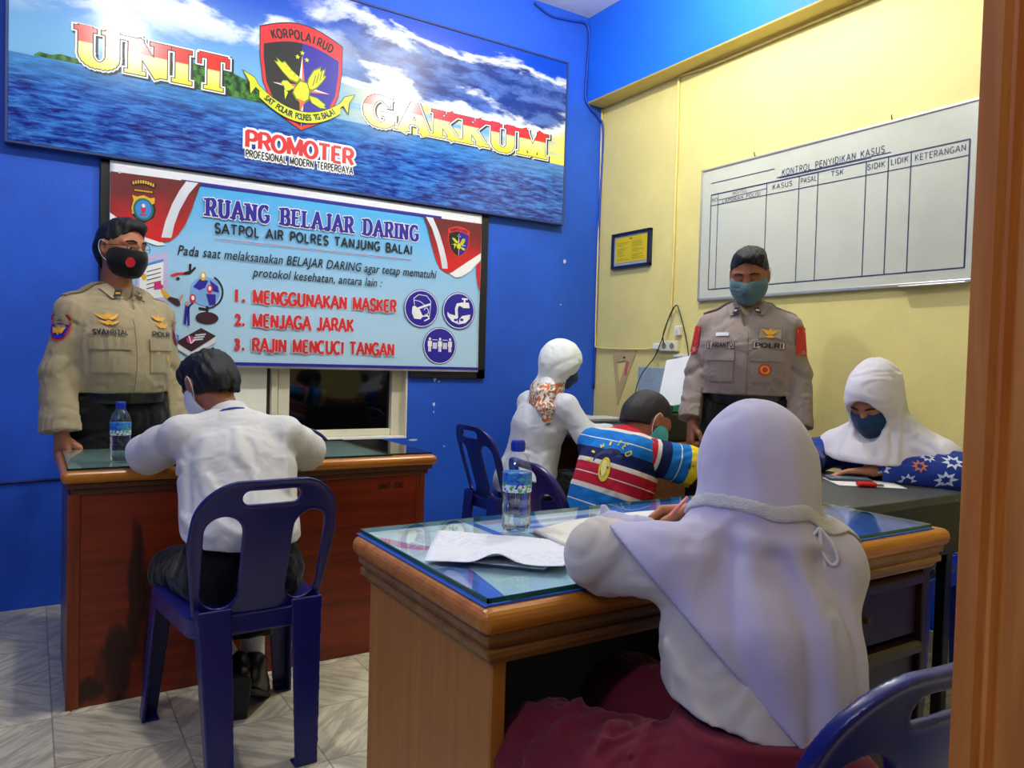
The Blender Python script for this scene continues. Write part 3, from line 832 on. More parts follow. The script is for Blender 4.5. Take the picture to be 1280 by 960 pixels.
sq = [(-.052, .075), (-.03, .068), (0, .082), (.03, .068), (.052, .075), (.045, .045), (.055, .0), (.045, -.045), (.0, -.085), (-.045, -.045), (-.055, 0), (-.045, .045)]
a.poly([(.437 + x, 1.838 + z * .82) for x, z in sq], INK, 5); a.poly([(.437 + x * .93, 1.838 + z * .78) for x, z in sq[:9][:5] + [(.05, .04), (-.05, -.04)] + sq[10:]], GOLD, 6)
a.disc(.437, 1.835, .043, .052, TEAL, 7); a.disc(.437, 1.835, .034, .042, SKYB, 8); a.disc(.437, 1.838, .010, .022, RED, 9); a.disc(.437, 1.852, .007, .009, WHITE, 10); a.rect(.422, 1.806, .452, 1.813, BRED, 9)
a.poly([(.382, 1.960), (.437, 1.975), (.492, 1.960), (.486, 1.935), (.437, 1.948), (.388, 1.935)], INK, 5)
for i in range(9): a.rect(.390 + i * .0105, 1.944 + .012 * math.sin(math.pi * (i + .5) / 9), .397 + i * .0105, 1.958 + .012 * math.sin(math.pi * (i + .5) / 9), GOLD, 6)
a.rect(.395, 1.912, .480, 1.928, INK, 5)
for i in range(12): a.rect(.399 + i * .0065, 1.9165, .4035 + i * .0065, 1.9245, GOLD, 6)
a.build('police_emblem', ban)
a = B(); crest(a, 2.117, 1.845, .34); a.build('shield_emblem', ban)
a = B()
for mm, gr, ly in ((WHITE, .05, 2), (NAVY, .0, 3)):
    for p in stroke_text('RUANG BELAJAR DARING', .082, w=1.135, wide=.33, thin=.13, gap=.14, serif=True, grow=gr):
        a.poly([(.717 + q[0], 1.843 + q[1]) for q in p], mm, ly)
a.build('title_lettering', ban)
B().word('SATPOL AIR POLRES TANJUNG BALAI', .757, 1.764, 1.060, .046, INK, 2, .21, .19, .24).build('subtitle_lettering', ban)
B().text('Pada saat melaksanakan BELAJAR DARING agar tetap mematuhi', .588, 1.623, INK, 2, w=1.390, h=.063, bold=.008, shear=.25, spacing=1.05).build('rules_lettering', ban)
B().text('protokol kesehatan, antara lain :', .940, 1.549, INK, 2, w=.702, h=.060, bold=.008, shear=.25, spacing=1.05).build('rules_lettering', ban)
for n, s_, z, w_ in (('1.', 'MENGGUNAKAN MASKER', 1.430, .786), ('2.', 'MENJAGA JARAK', 1.310, .538), ('3.', 'RAJIN MENCUCI TANGAN', 1.186, .780)):
    a = B(); a.text(n, .857, z, RED, 2, w=.050, h=.062, bold=.045, spacing=1.15); a.word(s_, .947, z, w_ - .006, .063, GREYP, 2, .30, .20, .18, .05); a.word(s_, .947, z, w_ - .006, .063, RED, 3, .30, .20, .18); a.build('rules_lettering', ban)
a = B()
for cx, cz in ((1.886, 1.460), (2.130, 1.461), (2.010, 1.250)):
    a.disc(cx, cz, .109, .109, NAVY, 2); a.disc(cx, cz, .105, .105, WHITE, 3); a.disc(cx, cz, .100, .100, NAVY, 4)
c = (1.886, 1.460)
a.line([(c[0] - .045, c[1] + .02), (c[0] - .05, c[1] + .055), (c[0] - .02, c[1] + .078), (c[0] + .03, c[1] + .075), (c[0] + .058, c[1] + .045), (c[0] + .055, c[1] - .005), (c[0] + .05, c[1] - .045)], .004, WHITE, 5)
a.line([(c[0] - .045, c[1] + .045), (c[0] - .01, c[1] + .04), (c[0] + .02, c[1] + .02), (c[0] + .05, c[1] + .03)], .004, WHITE, 5)
a.poly([(c[0] - .058, c[1] + .005), (c[0] - .045, c[1] + .015), (c[0] - .01, c[1] - .008), (c[0] + .01, c[1] - .045), (c[0] - .005, c[1] - .062), (c[0] - .045, c[1] - .06), (c[0] - .06, c[1] - .03)], WHITE, 5)
a.line([(c[0] - .02, c[1]), (c[0] + .052, c[1] + .027)], .012, WHITE, 5); a.line([(c[0] - .005, c[1] - .045), (c[0] + .04, c[1] - .04), (c[0] + .05, c[1] - .055), (c[0] + .02, c[1] - .07)], .007, WHITE, 5)
a.line(arc(c[0] + .03, c[1] - .015, .014, .02, -120, 160, 10), .004, WHITE, 5)
c = (2.130, 1.461)
a.line([(c[0] + .02, c[1] + .072), (c[0] + .055, c[1] + .072)], .010, WHITE, 5); a.rect(c[0] + .03, c[1] + .04, c[0] + .042, c[1] + .072, WHITE, 5)
a.poly([(c[0] + .01, c[1] + .05), (c[0] + .065, c[1] + .052), (c[0] + .072, c[1] + .02), (c[0] + .03, c[1] + .018), (c[0] + .005, c[1] + .03)], WHITE, 5)
a.line([(c[0] + .02, c[1] + .04), (c[0] - .01, c[1] + .035), (c[0] - .018, c[1] + .01), (c[0] - .014, c[1] - .04)], .018, WHITE, 5)
a.poly([(c[0] - .078, c[1] - .01), (c[0] - .06, c[1] - .022), (c[0] - .02, c[1] - .03), (c[0] - .012, c[1] - .05), (c[0] + .0, c[1] - .08), (c[0] - .045, c[1] - .065), (c[0] - .075, c[1] - .035)], WHITE, 6)
a.poly([(c[0] + .078, c[1] - .018), (c[0] + .055, c[1] - .022), (c[0] + .02, c[1] - .03), (c[0] + .004, c[1] - .05), (c[0] + .0, c[1] - .08), (c[0] + .045, c[1] - .07), (c[0] + .072, c[1] - .045)], WHITE, 6)
a.disc(c[0] - .022, c[1] - .055, .012, .008, NAVY, 7, 16); a.disc(c[0] + .02, c[1] - .052, .012, .008, NAVY, 7, 16)
c = (2.010, 1.250)
for dx in (-.066, 0, .066):
    a.disc(c[0] + dx, c[1] + .038, .008, .009, WHITE, 5, 16); a.rect(c[0] + dx - .013, c[1] - .005, c[0] + dx + .013, c[1] + .027, WHITE, 5); a.rect(c[0] + dx - .009, c[1] - .035, c[0] + dx - .001, c[1] - .003, WHITE, 5); a.rect(c[0] + dx + .001, c[1] - .035, c[0] + dx + .009, c[1] - .003, WHITE, 5)
for dx in (-.033, .033): a.rect(c[0] + dx - .014, c[1] - .018, c[0] + dx + .014, c[1] + .018, GREYP, 5); a.line([(c[0] + dx - .016, c[1] + .034), (c[0] + dx + .016, c[1] + .034)], .004, WHITE, 5)
a.build('health_icons', ban)
# drawn pictures at the left of the banner
LIL = mat('lilac_print', (196, 186, 226), .4); MAG = mat('magenta_print', (206, 48, 120), .4); MAR = mat('maroon_print', (58, 24, 40), .4); PBL = mat('pale_blue_print', (120, 170, 226), .4); SKN = mat('tan_print', (206, 150, 110), .4)
a = B()
a.poly([(.415, 1.60), (.545, 1.650), (.545, 1.405), (.415, 1.38)], LIL, 1); a.poly([(.425, 1.573), (.527, 1.612), (.527, 1.43), (.425, 1.412)], WHITE, 2); a.poly([(.425, 1.573), (.527, 1.612), (.527, 1.60), (.425, 1.56)], SKYB, 3)
for i in range(5): a.line([(.456, 1.545 - i * .02), (.515, 1.567 - i * .02)], .004, INK, 3)
a.disc(.444, 1.52, .011, .015, GOLD, 3, 16); a.poly([(.488, 1.50), (.517, 1.51), (.517, 1.468), (.488, 1.462)], MAG, 4)
a.disc(.717, 1.472, .068, .072, PBL, 2)
a.poly([(.66, 1.49), (.69, 1.53), (.73, 1.525), (.715, 1.49), (.69, 1.475)], NAVY, 3); a.poly([(.72, 1.46), (.765, 1.46), (.765, 1.41), (.735, 1.405)], NAVY, 3); a.poly([(.735, 1.53), (.775, 1.50), (.78, 1.47), (.75, 1.475)], NAVY, 3)
a.line(arc(.72, 1.472, .078, .082, -80, 60, 14), .008, INK, 3); a.rect(.720, 1.345, .732, 1.40, INK, 2); a.disc(.727, 1.342, .053, .03, MAR, 3); a.line([(.69, 1.387), (.73, 1.383)], .012, INK, 3)
for px, pz, mm in ((.705, 1.545, GOLD), (.737, 1.485, RED), (.660, 1.433, RED)):
    a.disc(px, pz, .014, .022, mm, 4, 16); a.disc(px, pz + .003, .007, .011, WHITE, 5, 16)
a.poly([(.60, 1.545), (.57, 1.53), (.556, 1.538), (.585, 1.552), (.625, 1.560), (.632, 1.545)], RED, 3); a.poly([(.612, 1.545), (.625, 1.56), (.64, 1.565), (.64, 1.60), (.652, 1.60), (.65, 1.57), (.668, 1.59), (.672, 1.58), (.645, 1.548)], INK, 3); a.disc(.592, 1.524, .008, .008, INK, 3, 12)
a.poly([(.515, 1.475), (.535, 1.462), (.56, 1.435), (.545, 1.42), (.52, 1.45)], GOLD, 3); a.poly([(.545, 1.425), (.56, 1.435), (.60, 1.425), (.605, 1.395), (.59, 1.392)], MAR, 3); a.disc(.517, 1.48, .011, .011, MAG, 3, 14); a.line([(.60, 1.42), (.612, 1.445)], .01, SKN, 3)
a.poly([(.625, 1.395), (.65, 1.395), (.665, 1.41), (.66, 1.415), (.645, 1.402), (.648, 1.30), (.638, 1.30), (.634, 1.35), (.630, 1.305), (.62, 1.308)], NAVY, 3); a.disc(.634, 1.408, .009, .010, SKN, 4, 14)
a.poly([(.585, 1.215), (.585, 1.19), (.657, 1.145), (.770, 1.225), (.770, 1.252), (.657, 1.172)], GREYP, 2); a.poly([(.585, 1.218), (.700, 1.292), (.770, 1.255), (.657, 1.175)], MAR, 3)
a.disc(.652, 1.232, .018, .018, MAG, 4, 18); a.line([(.645, 1.25), (.655, 1.215), (.675, 1.235)], .005, WHITE, 5)
for i in range(3): a.line([(.675 - i * .006, 1.255 - i * .012), (.72 - i * .006, 1.262 - i * .012)], .007, GREYP, 4)
a.poly([(.54, 1.28), (.60, 1.25), (.60, 1.225), (.54, 1.25)], SKYB, 2); a.poly([(.54, 1.248), (.60, 1.223), (.60, 1.21), (.54, 1.23)], WHITE, 2)
a.build('study_pictures', ban)
for x, z in ((.335, 1.993), (2.225, 1.993), (.335, 1.125)): MB().tube([(x, by - .002, z), (x, by - .009, z)], .006, 12).build('eyelet', SLV, ban)

# ------------------------------------------------------------------ whiteboard on the yellow wall
wy0, wy1, wz0, wz1 = 3.055, 1.568, 1.540, 2.276
wbd = thing('whiteboard', 'wide white writing board with hand-drawn case table on yellow wall', 'whiteboard', (XW, wy0, wz0))
t = NT('whiteboard_enamel'); t.pr(.22, 0, .5); v = t.co(); t.col(t.mix(t.math('MULTIPLY', t.sst(t.noise(v, 2.6, 4), .45, .75), .35), rgb(194, 197, 182), rgb(168, 172, 154))); WBM = t.m
MB().box((XW - .020, wy1 + .008, wz0 + .008), (XW - .004, wy0 - .008, wz1 - .008)).build('writing_surface', WBM, wbd)
ALU = mat('brushed_aluminium', (196, 196, 188), .35, .8)
m = MB()
for lo, hi in (((XW - .026, wy1, wz0), (XW, wy0, wz0 + .016)), ((XW - .026, wy1, wz1 - .012), (XW, wy0, wz1)), ((XW - .026, wy1, wz0), (XW, wy1 + .012, wz1)), ((XW - .026, wy0 - .012, wz0), (XW, wy0, wz1))): m.box(lo, hi, .003, 2)
m.build('frame', ALU, wbd)
m = MB().box((XW - .05, wy1 + .02, wz0 - .004), (XW - .02, wy1 + .30, wz0 + .004), .003, 2); m.build('pen_ledge', ALU, wbd)
for y in (2.70, 1.95): MB().tube([(XW - .002, y, wz1), (XW - .012, y, wz1 + .018), (XW - .012, y, wz1 + .028)], .003, 8).build('hanging_hook', mat('rusty_wire', (110, 90, 60), .6, .6), wbd)
PEN = mat('navy_marker', (26, 26, 84), .5)
a = Art((XW - .020, wy0, 0), (0, -1, 0), (0, 0, 1), (-1, 0, 0), .0006)
T_, Bt, Hd = 2.121, 1.602, 2.060
a.line([(.076, T_ + .004), (1.447, T_ - .004)], .006, PEN); a.line([(1.447, T_ - .004), (1.447, Bt)], .006, PEN); a.line([(1.447, Bt), (.077, Bt)], .005, PEN); a.line([(.077, Bt), (.076, T_ + .004)], .005, PEN); a.line([(.076, Hd + .006), (1.447, Hd - .007)], .004, PEN)
for u in (.127, .452, .646, .752, 1.0, 1.105, 1.207): a.line([(u, T_), (u + .001, Bt)], .004, PEN)
a.line([(.074, 2.190), (.496, 2.187)], .004, PEN); a.line([(.512, 2.139), (1.114, 2.137)], .004, PEN); a.line([(.53, 2.134), (1.02, 2.132)], .003, PEN); a.line([(.129, 2.089), (.45, 2.096)], .003, PEN)
for s, x, z, w_, h in (('KONTROL PENYIDIKAN KASUS', .543, 2.143, .541, .030), ('KASUS', .489, 2.083, .116, .024), ('PASAL', .657, 2.083, .086, .024), ('TSK', .822, 2.086, .065, .023), ('SIDIK', 1.006, 2.080, .084, .024), ('LIDIK', 1.117, 2.080, .077, .024), ('KETERANGAN', 1.224, 2.076, .208, .025), ('LAPORAN POLISI', .158, 2.069, .254, .018), ('NO/TGL', .230, 2.100, .096, .016), ('NO', .084, 2.085, .036, .020)):
    a.strokes(s, x, z, h, PEN, 1, w=w_, wide=.12, gap=.26)
a.build('marker_writing', wbd)

# ------------------------------------------------------------------ framed yellow notice
nt = thing('framed_notice', 'small framed yellow notice in dark blue frame on yellow wall', 'picture frame', (XW, 3.64, 1.79))
n0, n1, q0, q1 = 3.822, 3.462, 1.785, 2.012
m = MB()
for lo, hi in (((XW - .028, n1, q0), (XW, n0, q0 + .018)), ((XW - .028, n1, q1 - .018), (XW, n0, q1)), ((XW - .028, n1, q0), (XW, n1 + .02, q1)), ((XW - .028, n0 - .02, q0), (XW, n0, q1))): m.box(lo, hi, .004, 2)
m.build('frame', mat('dark_blue_frame', (22, 28, 62), .35), nt)
MB().box((XW - .016, n1 + .018, q0 + .016), (XW - .006, n0 - .018, q1 - .016)).build('mount', mat('grey_mount', (150, 164, 186), .6), nt)
a = Art((XW - .016, n0, q0), (0, -1, 0), (0, 0, 1), (-1, 0, 0))
YP = mat('yellow_card', (214, 190, 20), .5); GP = mat('olive_ink', (128, 112, 16), .5); a.rect(.036, .036, .33, .198, YP, 1)
random.seed(8)
a.disc(.18, .183, .012, .006, GP, 2, 12)
for c in range(2):
    for i in range(13):
        if random.random() < .9: a.rect(.05 + .14 * c, .160 - i * .009, .05 + .14 * c + .05 + .07 * random.random(), .1625 - i * .009, GP, 2)
a.build('notice_sheet', nt)


# ------------------------------------------------------------------ desks
def wood(name, c0, c1, rough=.38, along='x', stain=None, sc=1.0):
    t = NT(name); t.pr(rough, 0, .5)
    s = {'x': (.9, 16, 16), 'y': (16, .9, 16), 'z': (16, 16, .9)}[along]
    g = t.noise(t.co('Object', tuple(q * sc for q in s)), 2.2, 5, .6, .5); h = t.noise(t.co(), 3.0, 4)
    k = t.mix(t.sst(t.math('ADD', g, t.math('MULTIPLY', h, .3)), .40, .95), rgb(*c0), rgb(*c1))
    if stain:                                   # scorched streaks, each with its own place and ragged outline
        x, y, z = t.xyz(t.co()); n = t.noise(t.co('Object', (9, 9, 3)), 2.4, 5, .65)
        for cx, cz, rx, rz in stain:
            d = t.math('ADD', t.math('POWER', t.math('DIVIDE', t.math('SUBTRACT', x, cx), rx), 2.0), t.math('POWER', t.math('DIVIDE', t.math('SUBTRACT', z, cz), rz), 2.0))
            f = t.sst(t.math('SUBTRACT', t.math('ADD', n, .28), t.math('MULTIPLY', d, .45)), .32, .62)
            k = t.mix(t.math('MULTIPLY', f, .85), k, (.006, .004, .003, 1))
    t.col(k); t.bump(g, .07, .003); return t.m


TOPW = wood('honey_desk_edge', (160, 90, 18), (204, 130, 38), .3)
MOUL = wood('moulding_wood', (120, 78, 30), (166, 116, 52), .4)
SIDEW = wood('desk_side_wood', (168, 104, 32), (188, 122, 44), .42, 'z')
REDW = wood('red_brown_desk_wood', (110, 34, 10), (150, 52, 18), .35, 'x', stain=((-.435, .34, .035, .26), (-.50, .12, .06, .16), (-.39, .22, .035, .22), (-.60, .05, .10, .05)))
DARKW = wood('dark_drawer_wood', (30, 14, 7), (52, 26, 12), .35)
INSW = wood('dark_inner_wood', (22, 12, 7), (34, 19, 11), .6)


def desk_top(name, x0, y0, x1, y1, zt, th, m, root):
    MB().box((x0, y0, zt - th), (x1, y1, zt), th * .47, 5).build(name, m, root, smooth=False)


# --- near desk with glass
D0 = (.600, 1.000); D1 = (1.985, 1.592); ZT = .776
desk = thing('office_desk', 'brown wooden desk with glass top in front of the girl in the white veil', 'desk', (1.29, 1.30, 0))
desk_top('tabletop', D0[0], D0[1], D1[0], D1[1], ZT, .044, TOPW, desk)
m = MB()
for i, (z0, z1, ins) in enumerate(((.716, .733, .014), (.704, .718, .022), (.690, .706, .017), (.676, .692, .028))):
    m.box((D0[0] + ins, D0[1] + ins, z0), (D1[0] - ins, D1[1] - ins, z1), .004, 2)
m.build('moulding', MOUL, desk)
MB().box((D0[0] + .036, D0[1] + .035, 0), (D0[0] + .066, D1[1] - .035, .678), .003, 1).build('side_panel', SIDEW, desk)
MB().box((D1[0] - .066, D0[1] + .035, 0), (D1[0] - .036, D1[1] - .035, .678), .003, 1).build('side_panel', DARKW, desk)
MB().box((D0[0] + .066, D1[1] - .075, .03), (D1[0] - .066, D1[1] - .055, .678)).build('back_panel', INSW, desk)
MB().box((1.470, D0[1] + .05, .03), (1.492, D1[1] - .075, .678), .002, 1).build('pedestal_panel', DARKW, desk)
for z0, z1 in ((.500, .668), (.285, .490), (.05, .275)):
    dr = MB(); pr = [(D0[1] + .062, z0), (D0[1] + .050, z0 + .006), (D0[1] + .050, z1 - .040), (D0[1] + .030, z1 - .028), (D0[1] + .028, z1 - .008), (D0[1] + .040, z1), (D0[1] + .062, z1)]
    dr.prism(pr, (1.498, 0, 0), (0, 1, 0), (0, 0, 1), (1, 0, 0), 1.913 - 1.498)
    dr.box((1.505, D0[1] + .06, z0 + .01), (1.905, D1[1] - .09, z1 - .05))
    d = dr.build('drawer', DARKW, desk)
    k = MB(); zc = (z0 + z1) / 2 - .012; k.tube([(1.70, D0[1] + .052, zc), (1.70, D0[1] + .040, zc)], [.010, .008], 14); k.build('keyhole_ring', mat('worn_brass', (96, 76, 50), .5, .6), d)

# --- far-left desk with closed front
E0 = (.080, 2.745); E1 = (1.405, 3.370)
desk2 = thing('office_desk', 'dark red-brown desk with stained closed front by the window', 'desk', (.74, 3.06, 0))
desk_top('tabletop', E0[0], E0[1], E1[0], E1[1], ZT + .004, .040, TOPW, desk2)
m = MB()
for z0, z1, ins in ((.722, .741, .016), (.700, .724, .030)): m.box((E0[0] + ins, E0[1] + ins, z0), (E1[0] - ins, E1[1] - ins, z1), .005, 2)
m.build('moulding', wood('dark_moulding_wood', (70, 36, 14), (104, 58, 26), .4), desk2)  # moulding in a darker brown than on the near desk
fp = MB().box((E0[0] + .055, E0[1] + .042, .0), (E1[0] - .075, E0[1] + .062, .702), .002, 1).build('front_panel', REDW, desk2)
a = Art((0, E0[1] + .042, 0), (1, 0, 0), (0, 0, 1), (0, -1, 0)); a.word('UNIT TSG', 1.165, .650, .105, .020, INK, 1, .26, .2, .24); a.build('stencilled_lettering', fp)
POST = wood('red_post_wood', (118, 44, 14), (150, 62, 22), .35, 'z')
m = MB().box((E0[0] + .020, E0[1] + .036, 0), (E0[0] + .058, E0[1] + .066, .702), .004, 2); m.box((E0[0] + .034, E0[1] + .031, 0), (E0[0] + .040, E0[1] + .037, .70)); m.build('corner_post', POST, desk2)
m = MB().box((E1[0] - .078, E0[1] + .036, 0), (E1[0] - .040, E0[1] + .066, .702), .004, 2); m.box((E1[0] - .064, E0[1] + .031, 0), (E1[0] - .058, E0[1] + .037, .70)); m.build('corner_post', POST, desk2)
t = NT('bruised_side_laminate'); t.pr(.35); t.col(t.mix(t.sst(t.noise(t.co('Object', (3, 3, 1)), 3, 5), .35, .7), rgb(64, 48, 62), rgb(98, 66, 58))); LAM = t.m
MB().box((E0[0] + .022, E0[1] + .066, 0), (E0[0] + .042, E1[1] - .03, .702), .002, 1).build('side_panel', LAM, desk2)
MB().box((E1[0] - .066, E0[1] + .066, 0), (E1[0] - .046, E1[1] - .03, .702), .002, 1).build('side_panel', DARKW, desk2)

# --- black desk of the girl at the right
K0 = (1.995, 1.290); K1 = (2.640, 1.985)
t = NT('black_worn_tabletop'); t.pr(.40, 0, .4); v = t.co(); k = t.mix(t.sst(t.noise(v, 3, 4), .3, .7), rgb(54, 58, 58), rgb(74, 78, 76))
k = t.mix(t.math('MULTIPLY', t.sst(t.noise(t.co('Object', (6, 16, 6)), 1.6, 5, .7), .66, .70), .85), k, rgb(196, 196, 180)); t.col(k); BLT = t.m
bdesk = thing('black_desk', 'small black-topped desk under the phone and red key fob', 'desk', (2.32, 1.64, 0))
MB().box((K0[0], K0[1], ZT - .030), (K1[0], K1[1], ZT), .004, 2).build('tabletop', BLT, bdesk)
BLS = mat('black_laminate', (7, 7, 8), .4)
MB().box((K0[0] + .02, K0[1] + .012, ZT - .20), (K1[0] - .02, K0[1] + .028, ZT - .030)).build('apron', BLS, bdesk)
MB().box((K0[0] + .02, K0[1] + .02, 0), (K0[0] + .04, K1[1] - .02, ZT - .03)).build('side_panel', BLS, bdesk)
MB().box((K0[0] + .04, K1[1] - .05, .05), (K1[0] - .02, K1[1] - .03, ZT - .03)).build('back_panel', BLS, bdesk)
for y in (K0[1] + .045, K1[1] - .045): MB().box((K1[0] - .06, y - .018, 0), (K1[0] - .024, y + .018, ZT - .03), .003, 1).build('leg', BLS, bdesk)

# --- brown desk along the yellow wall, in the far corner
C0 = (2.60, 2.77); C1 = (3.175, 3.90)
cdesk = thing('corner_desk', 'reddish brown desk in the far corner under the power sockets', 'desk', (2.88, 3.3, 0))
CW = wood('brown_corner_desk_wood', (110, 58, 26), (140, 78, 36), .4, 'y')
MB().box((C0[0], C0[1], ZT - .034), (C1[0], C1[1], ZT), .012, 3).build('tabletop', CW, cdesk)
MB().box((C0[0] + .03, C0[1] + .03, 0), (C1[0] - .02, C0[1] + .05, ZT - .034)).build('side_panel', CW, cdesk)
MB().box((C0[0] + .03, C1[1] - .05, 0), (C1[0] - .02, C1[1] - .03, ZT - .034)).build('side_panel', CW, cdesk)
MB().box((C1[0] - .06, C0[1] + .05, .1), (C1[0] - .04, C1[1] - .05, ZT - .034)).build('back_panel', INSW, cdesk)

# ------------------------------------------------------------------ glass tops and papers under the glass
GLS = clear('desk_glass', (.95, .985, .975, 1), .022, .015, 1.34)
EDGE = mat('green_glass_edge', (18, 92, 82), .12, 0, .6)


def glass(name, label, x0, y0, x1, y1, z, th, edge=EDGE, gl=GLS):
    t_ = thing(name, label, 'glass top', ((x0 + x1) / 2, (y0 + y1) / 2, z))
    MB().box((x0 + .002, y0 + .002, z), (x1 - .002, y1 - .002, z + th)).build('pane', gl, t_)
    m = MB()
    for lo, hi in (((x0, y0, z), (x1, y0 + .003, z + th)), ((x0, y1 - .003, z), (x1, y1, z + th)), ((x0, y0, z), (x0 + .003, y1, z + th)), ((x1 - .003, y0, z), (x1, y1, z + th))): m.box(lo, hi)
    m.build('ground_edge', edge, t_); return t_


def flat(name, label, cat, pts, z, m, th=.0008, group=None):
    o = MB().prism(pts, (0, 0, 0), (1, 0, 0), (0, 1, 0), (0, 0, 1), th)
    c = (sum(p[0] for p in pts) / len(pts), sum(p[1] for p in pts) / len(pts), z); V = [(x, y, zz + z) for x, y, zz in o.V]
    return tag(mk(name, V, o.F, m, None, loc=c), label, cat, group)


MATB = mat('blue_desk_mat', (30, 96, 206), .6, var=.12)
flat('desk_mat', 'blue desk mat lying under the glass of the near desk', 'desk mat', [(.613, 1.022), (1.935, 1.022), (1.935, 1.588), (.613, 1.588)], ZT + .0004, MATB, .0016)
PAPB = mat('pale_blue_print_paper', (196, 220, 236), .7, var=.08)
sh = thing('printed_sheet', 'pale blue printed sheet with violet bars under the near desk glass', 'paper', (1.1, 1.4, ZT + .003))
MB().prism([(.905, 1.285), (1.315, 1.295), (1.315, 1.580), (.905, 1.572)], (0, 0, ZT + .0022), (1, 0, 0), (0, 1, 0), (0, 0, 1), .0008).build('sheet', PAPB, sh)
VIO = mat('violet_ink', (110, 112, 196), .6); TANI = mat('tan_ink', (196, 170, 150), .6)
a = Art((0, 0, ZT + .003), (1, 0, 0), (0, 1, 0), (0, 0, 1), .0001)
a.rect(1.02, 1.50, 1.24, 1.53, VIO); a.rect(.98, 1.455, 1.14, 1.475, VIO); a.rect(.915, 1.535, 1.0, 1.565, TANI); a.disc(1.26, 1.40, .05, .03, VIO); a.rect(1.0, 1.42, 1.2, 1.43, VIO)
a.build('printing', sh, off=.00005)
sh = thing('printed_sheet', 'pale sheet with pink map corner under the left end of near desk glass', 'paper', (.74, 1.45, ZT + .003))
MB().prism([(.632, 1.250), (.882, 1.280), (.882, 1.578), (.632, 1.580)], (0, 0, ZT + .0022), (1, 0, 0), (0, 1, 0), (0, 0, 1), .0008).build('sheet', mat('pale_map_paper', (222, 232, 234), .7, var=.1, vs=14), sh)
a = Art((0, 0, ZT + .003), (1, 0, 0), (0, 1, 0), (0, 0, 1), .0001); PNK = mat('pink_ink', (206, 130, 160), .6)
a.poly([(.636, 1.44), (.66, 1.40), (.70, 1.37), (.71, 1.40), (.68, 1.44), (.66, 1.49), (.64, 1.53)], PNK); a.disc(.80, 1.53, .04, .02, mat('mint_ink', (178, 214, 196), .6)); a.disc(.72, 1.545, .03, .015, mat('sand_ink', (222, 210, 176), .6))
a.build('printing', sh, off=.00005)
flat('printed_sheet', 'pale blue sheet under the near front corner of the desk glass', 'paper', [(.665, 1.028), (.955, 1.036), (.960, 1.245), (.700, 1.235)], ZT + .0022, mat('pale_aqua_paper', (196, 224, 232), .7, var=.07))
flat('printed_sheet', 'pale grey-green sheet under the middle of the near desk glass', 'paper', [(1.325, 1.10), (1.60, 1.11), (1.60, 1.50), (1.325, 1.50)], ZT + .0022, mat('grey_green_paper', (176, 190, 176), .7, var=.08))
glass('desk_glass', 'thick clear glass plate with green edge on the near desk', .620, 1.026, 1.930, 1.584, ZT + .0040, .008)
flat('desk_mat', 'grey-green lining sheet under the glass of the stained desk', 'desk mat', [(.10, 2.775), (1.205, 2.775), (1.205, 3.350), (.10, 3.350)], ZT + .0044, mat('grey_green_lining', (160, 184, 176), .6, var=.1), .0012)
glass('desk_glass', 'clear glass plate on the stained desk by the window', .098, 2.772, 1.215, 3.355, ZT + .0064, .006, mat('dark_glass_edge', (14, 34, 32), .2))
t_ = thing('dark_glass_plate', 'loose black glass plate at the right end of the stained desk', 'glass plate', (1.30, 3.05, ZT + .005))
MB().prism([(1.222, 2.800), (1.398, 2.790), (1.398, 3.340), (1.222, 3.345)], (0, 0, ZT + .0044), (1, 0, 0), (0, 1, 0), (0, 0, 1), .006).build('plate', mat('black_glass', (10, 11, 12), .06, 0, .6), t_)


# ------------------------------------------------------------------ plastic chairs
def m_plastic(name, c):
    t = NT(name); t.pr(.30, 0, .5); c = rgb(*c); v = t.co()
    t.col(t.mix(t.sst(t.noise(v, 5, 3), .3, .7), tuple(q * .88 for q in c[:3]) + (1,), c)); t.bump(t.noise(v, 420, 2), .05, .001); return t.m


CH = m_plastic('blue_moulded_plastic', (26, 28, 104)); CHL = m_plastic('bright_blue_plastic', (38, 60, 190))
chair_parts = []


def rb2(X, Z, cx, cz, hx, hz, r):
    qx = np.abs(X - cx) - (hx - r); qz = np.abs(Z - cz) - (hz - r)
    return np.sqrt(np.maximum(qx, 0) ** 2 + np.maximum(qz, 0) ** 2) + np.minimum(np.maximum(qx, qz), 0) - r


def back_field():
    f = SDF((-.25, -.40, .38), (.25, -.10, .86), .0034)
    def g(X, Y, Z):
        hw = .178 + .026 * np.clip((Z - .45) / .2, 0, 1) - .014 * np.clip((Z - .66) / .17, 0, 1)
        o = rb2(X * .19 / hw, Z, 0, .58, .19, .255, .115)
        yb = -.200 - .31 * (Z - .44) + .75 * X * X
        slot = rb2(X, Z, 0, .786, .078, .019, .019)
        h1 = np.minimum(rb2(X - .02 * (Z - .6), Z, .116, .60, .048, .135, .048), rb2(X + .02 * (Z - .6), Z, -.116, .60, .048, .135, .048))
        th = .0062 + .006 * np.exp(-(np.maximum(-o, 0) / .010) ** 2)
        holes = np.minimum(slot, h1); th = th + .003 * np.exp(-(np.maximum(holes, 0) / .007) ** 2)
        a_ = np.maximum(np.maximum(o, -holes), .405 - Z) + .006; b_ = np.abs(Y - yb) * .95 - th + .006
        return np.sqrt(np.maximum(a_, 0) ** 2 + np.maximum(b_, 0) ** 2) + np.minimum(np.maximum(a_, b_), 0) - .006
    f.fn(g); return f.mesh(3)


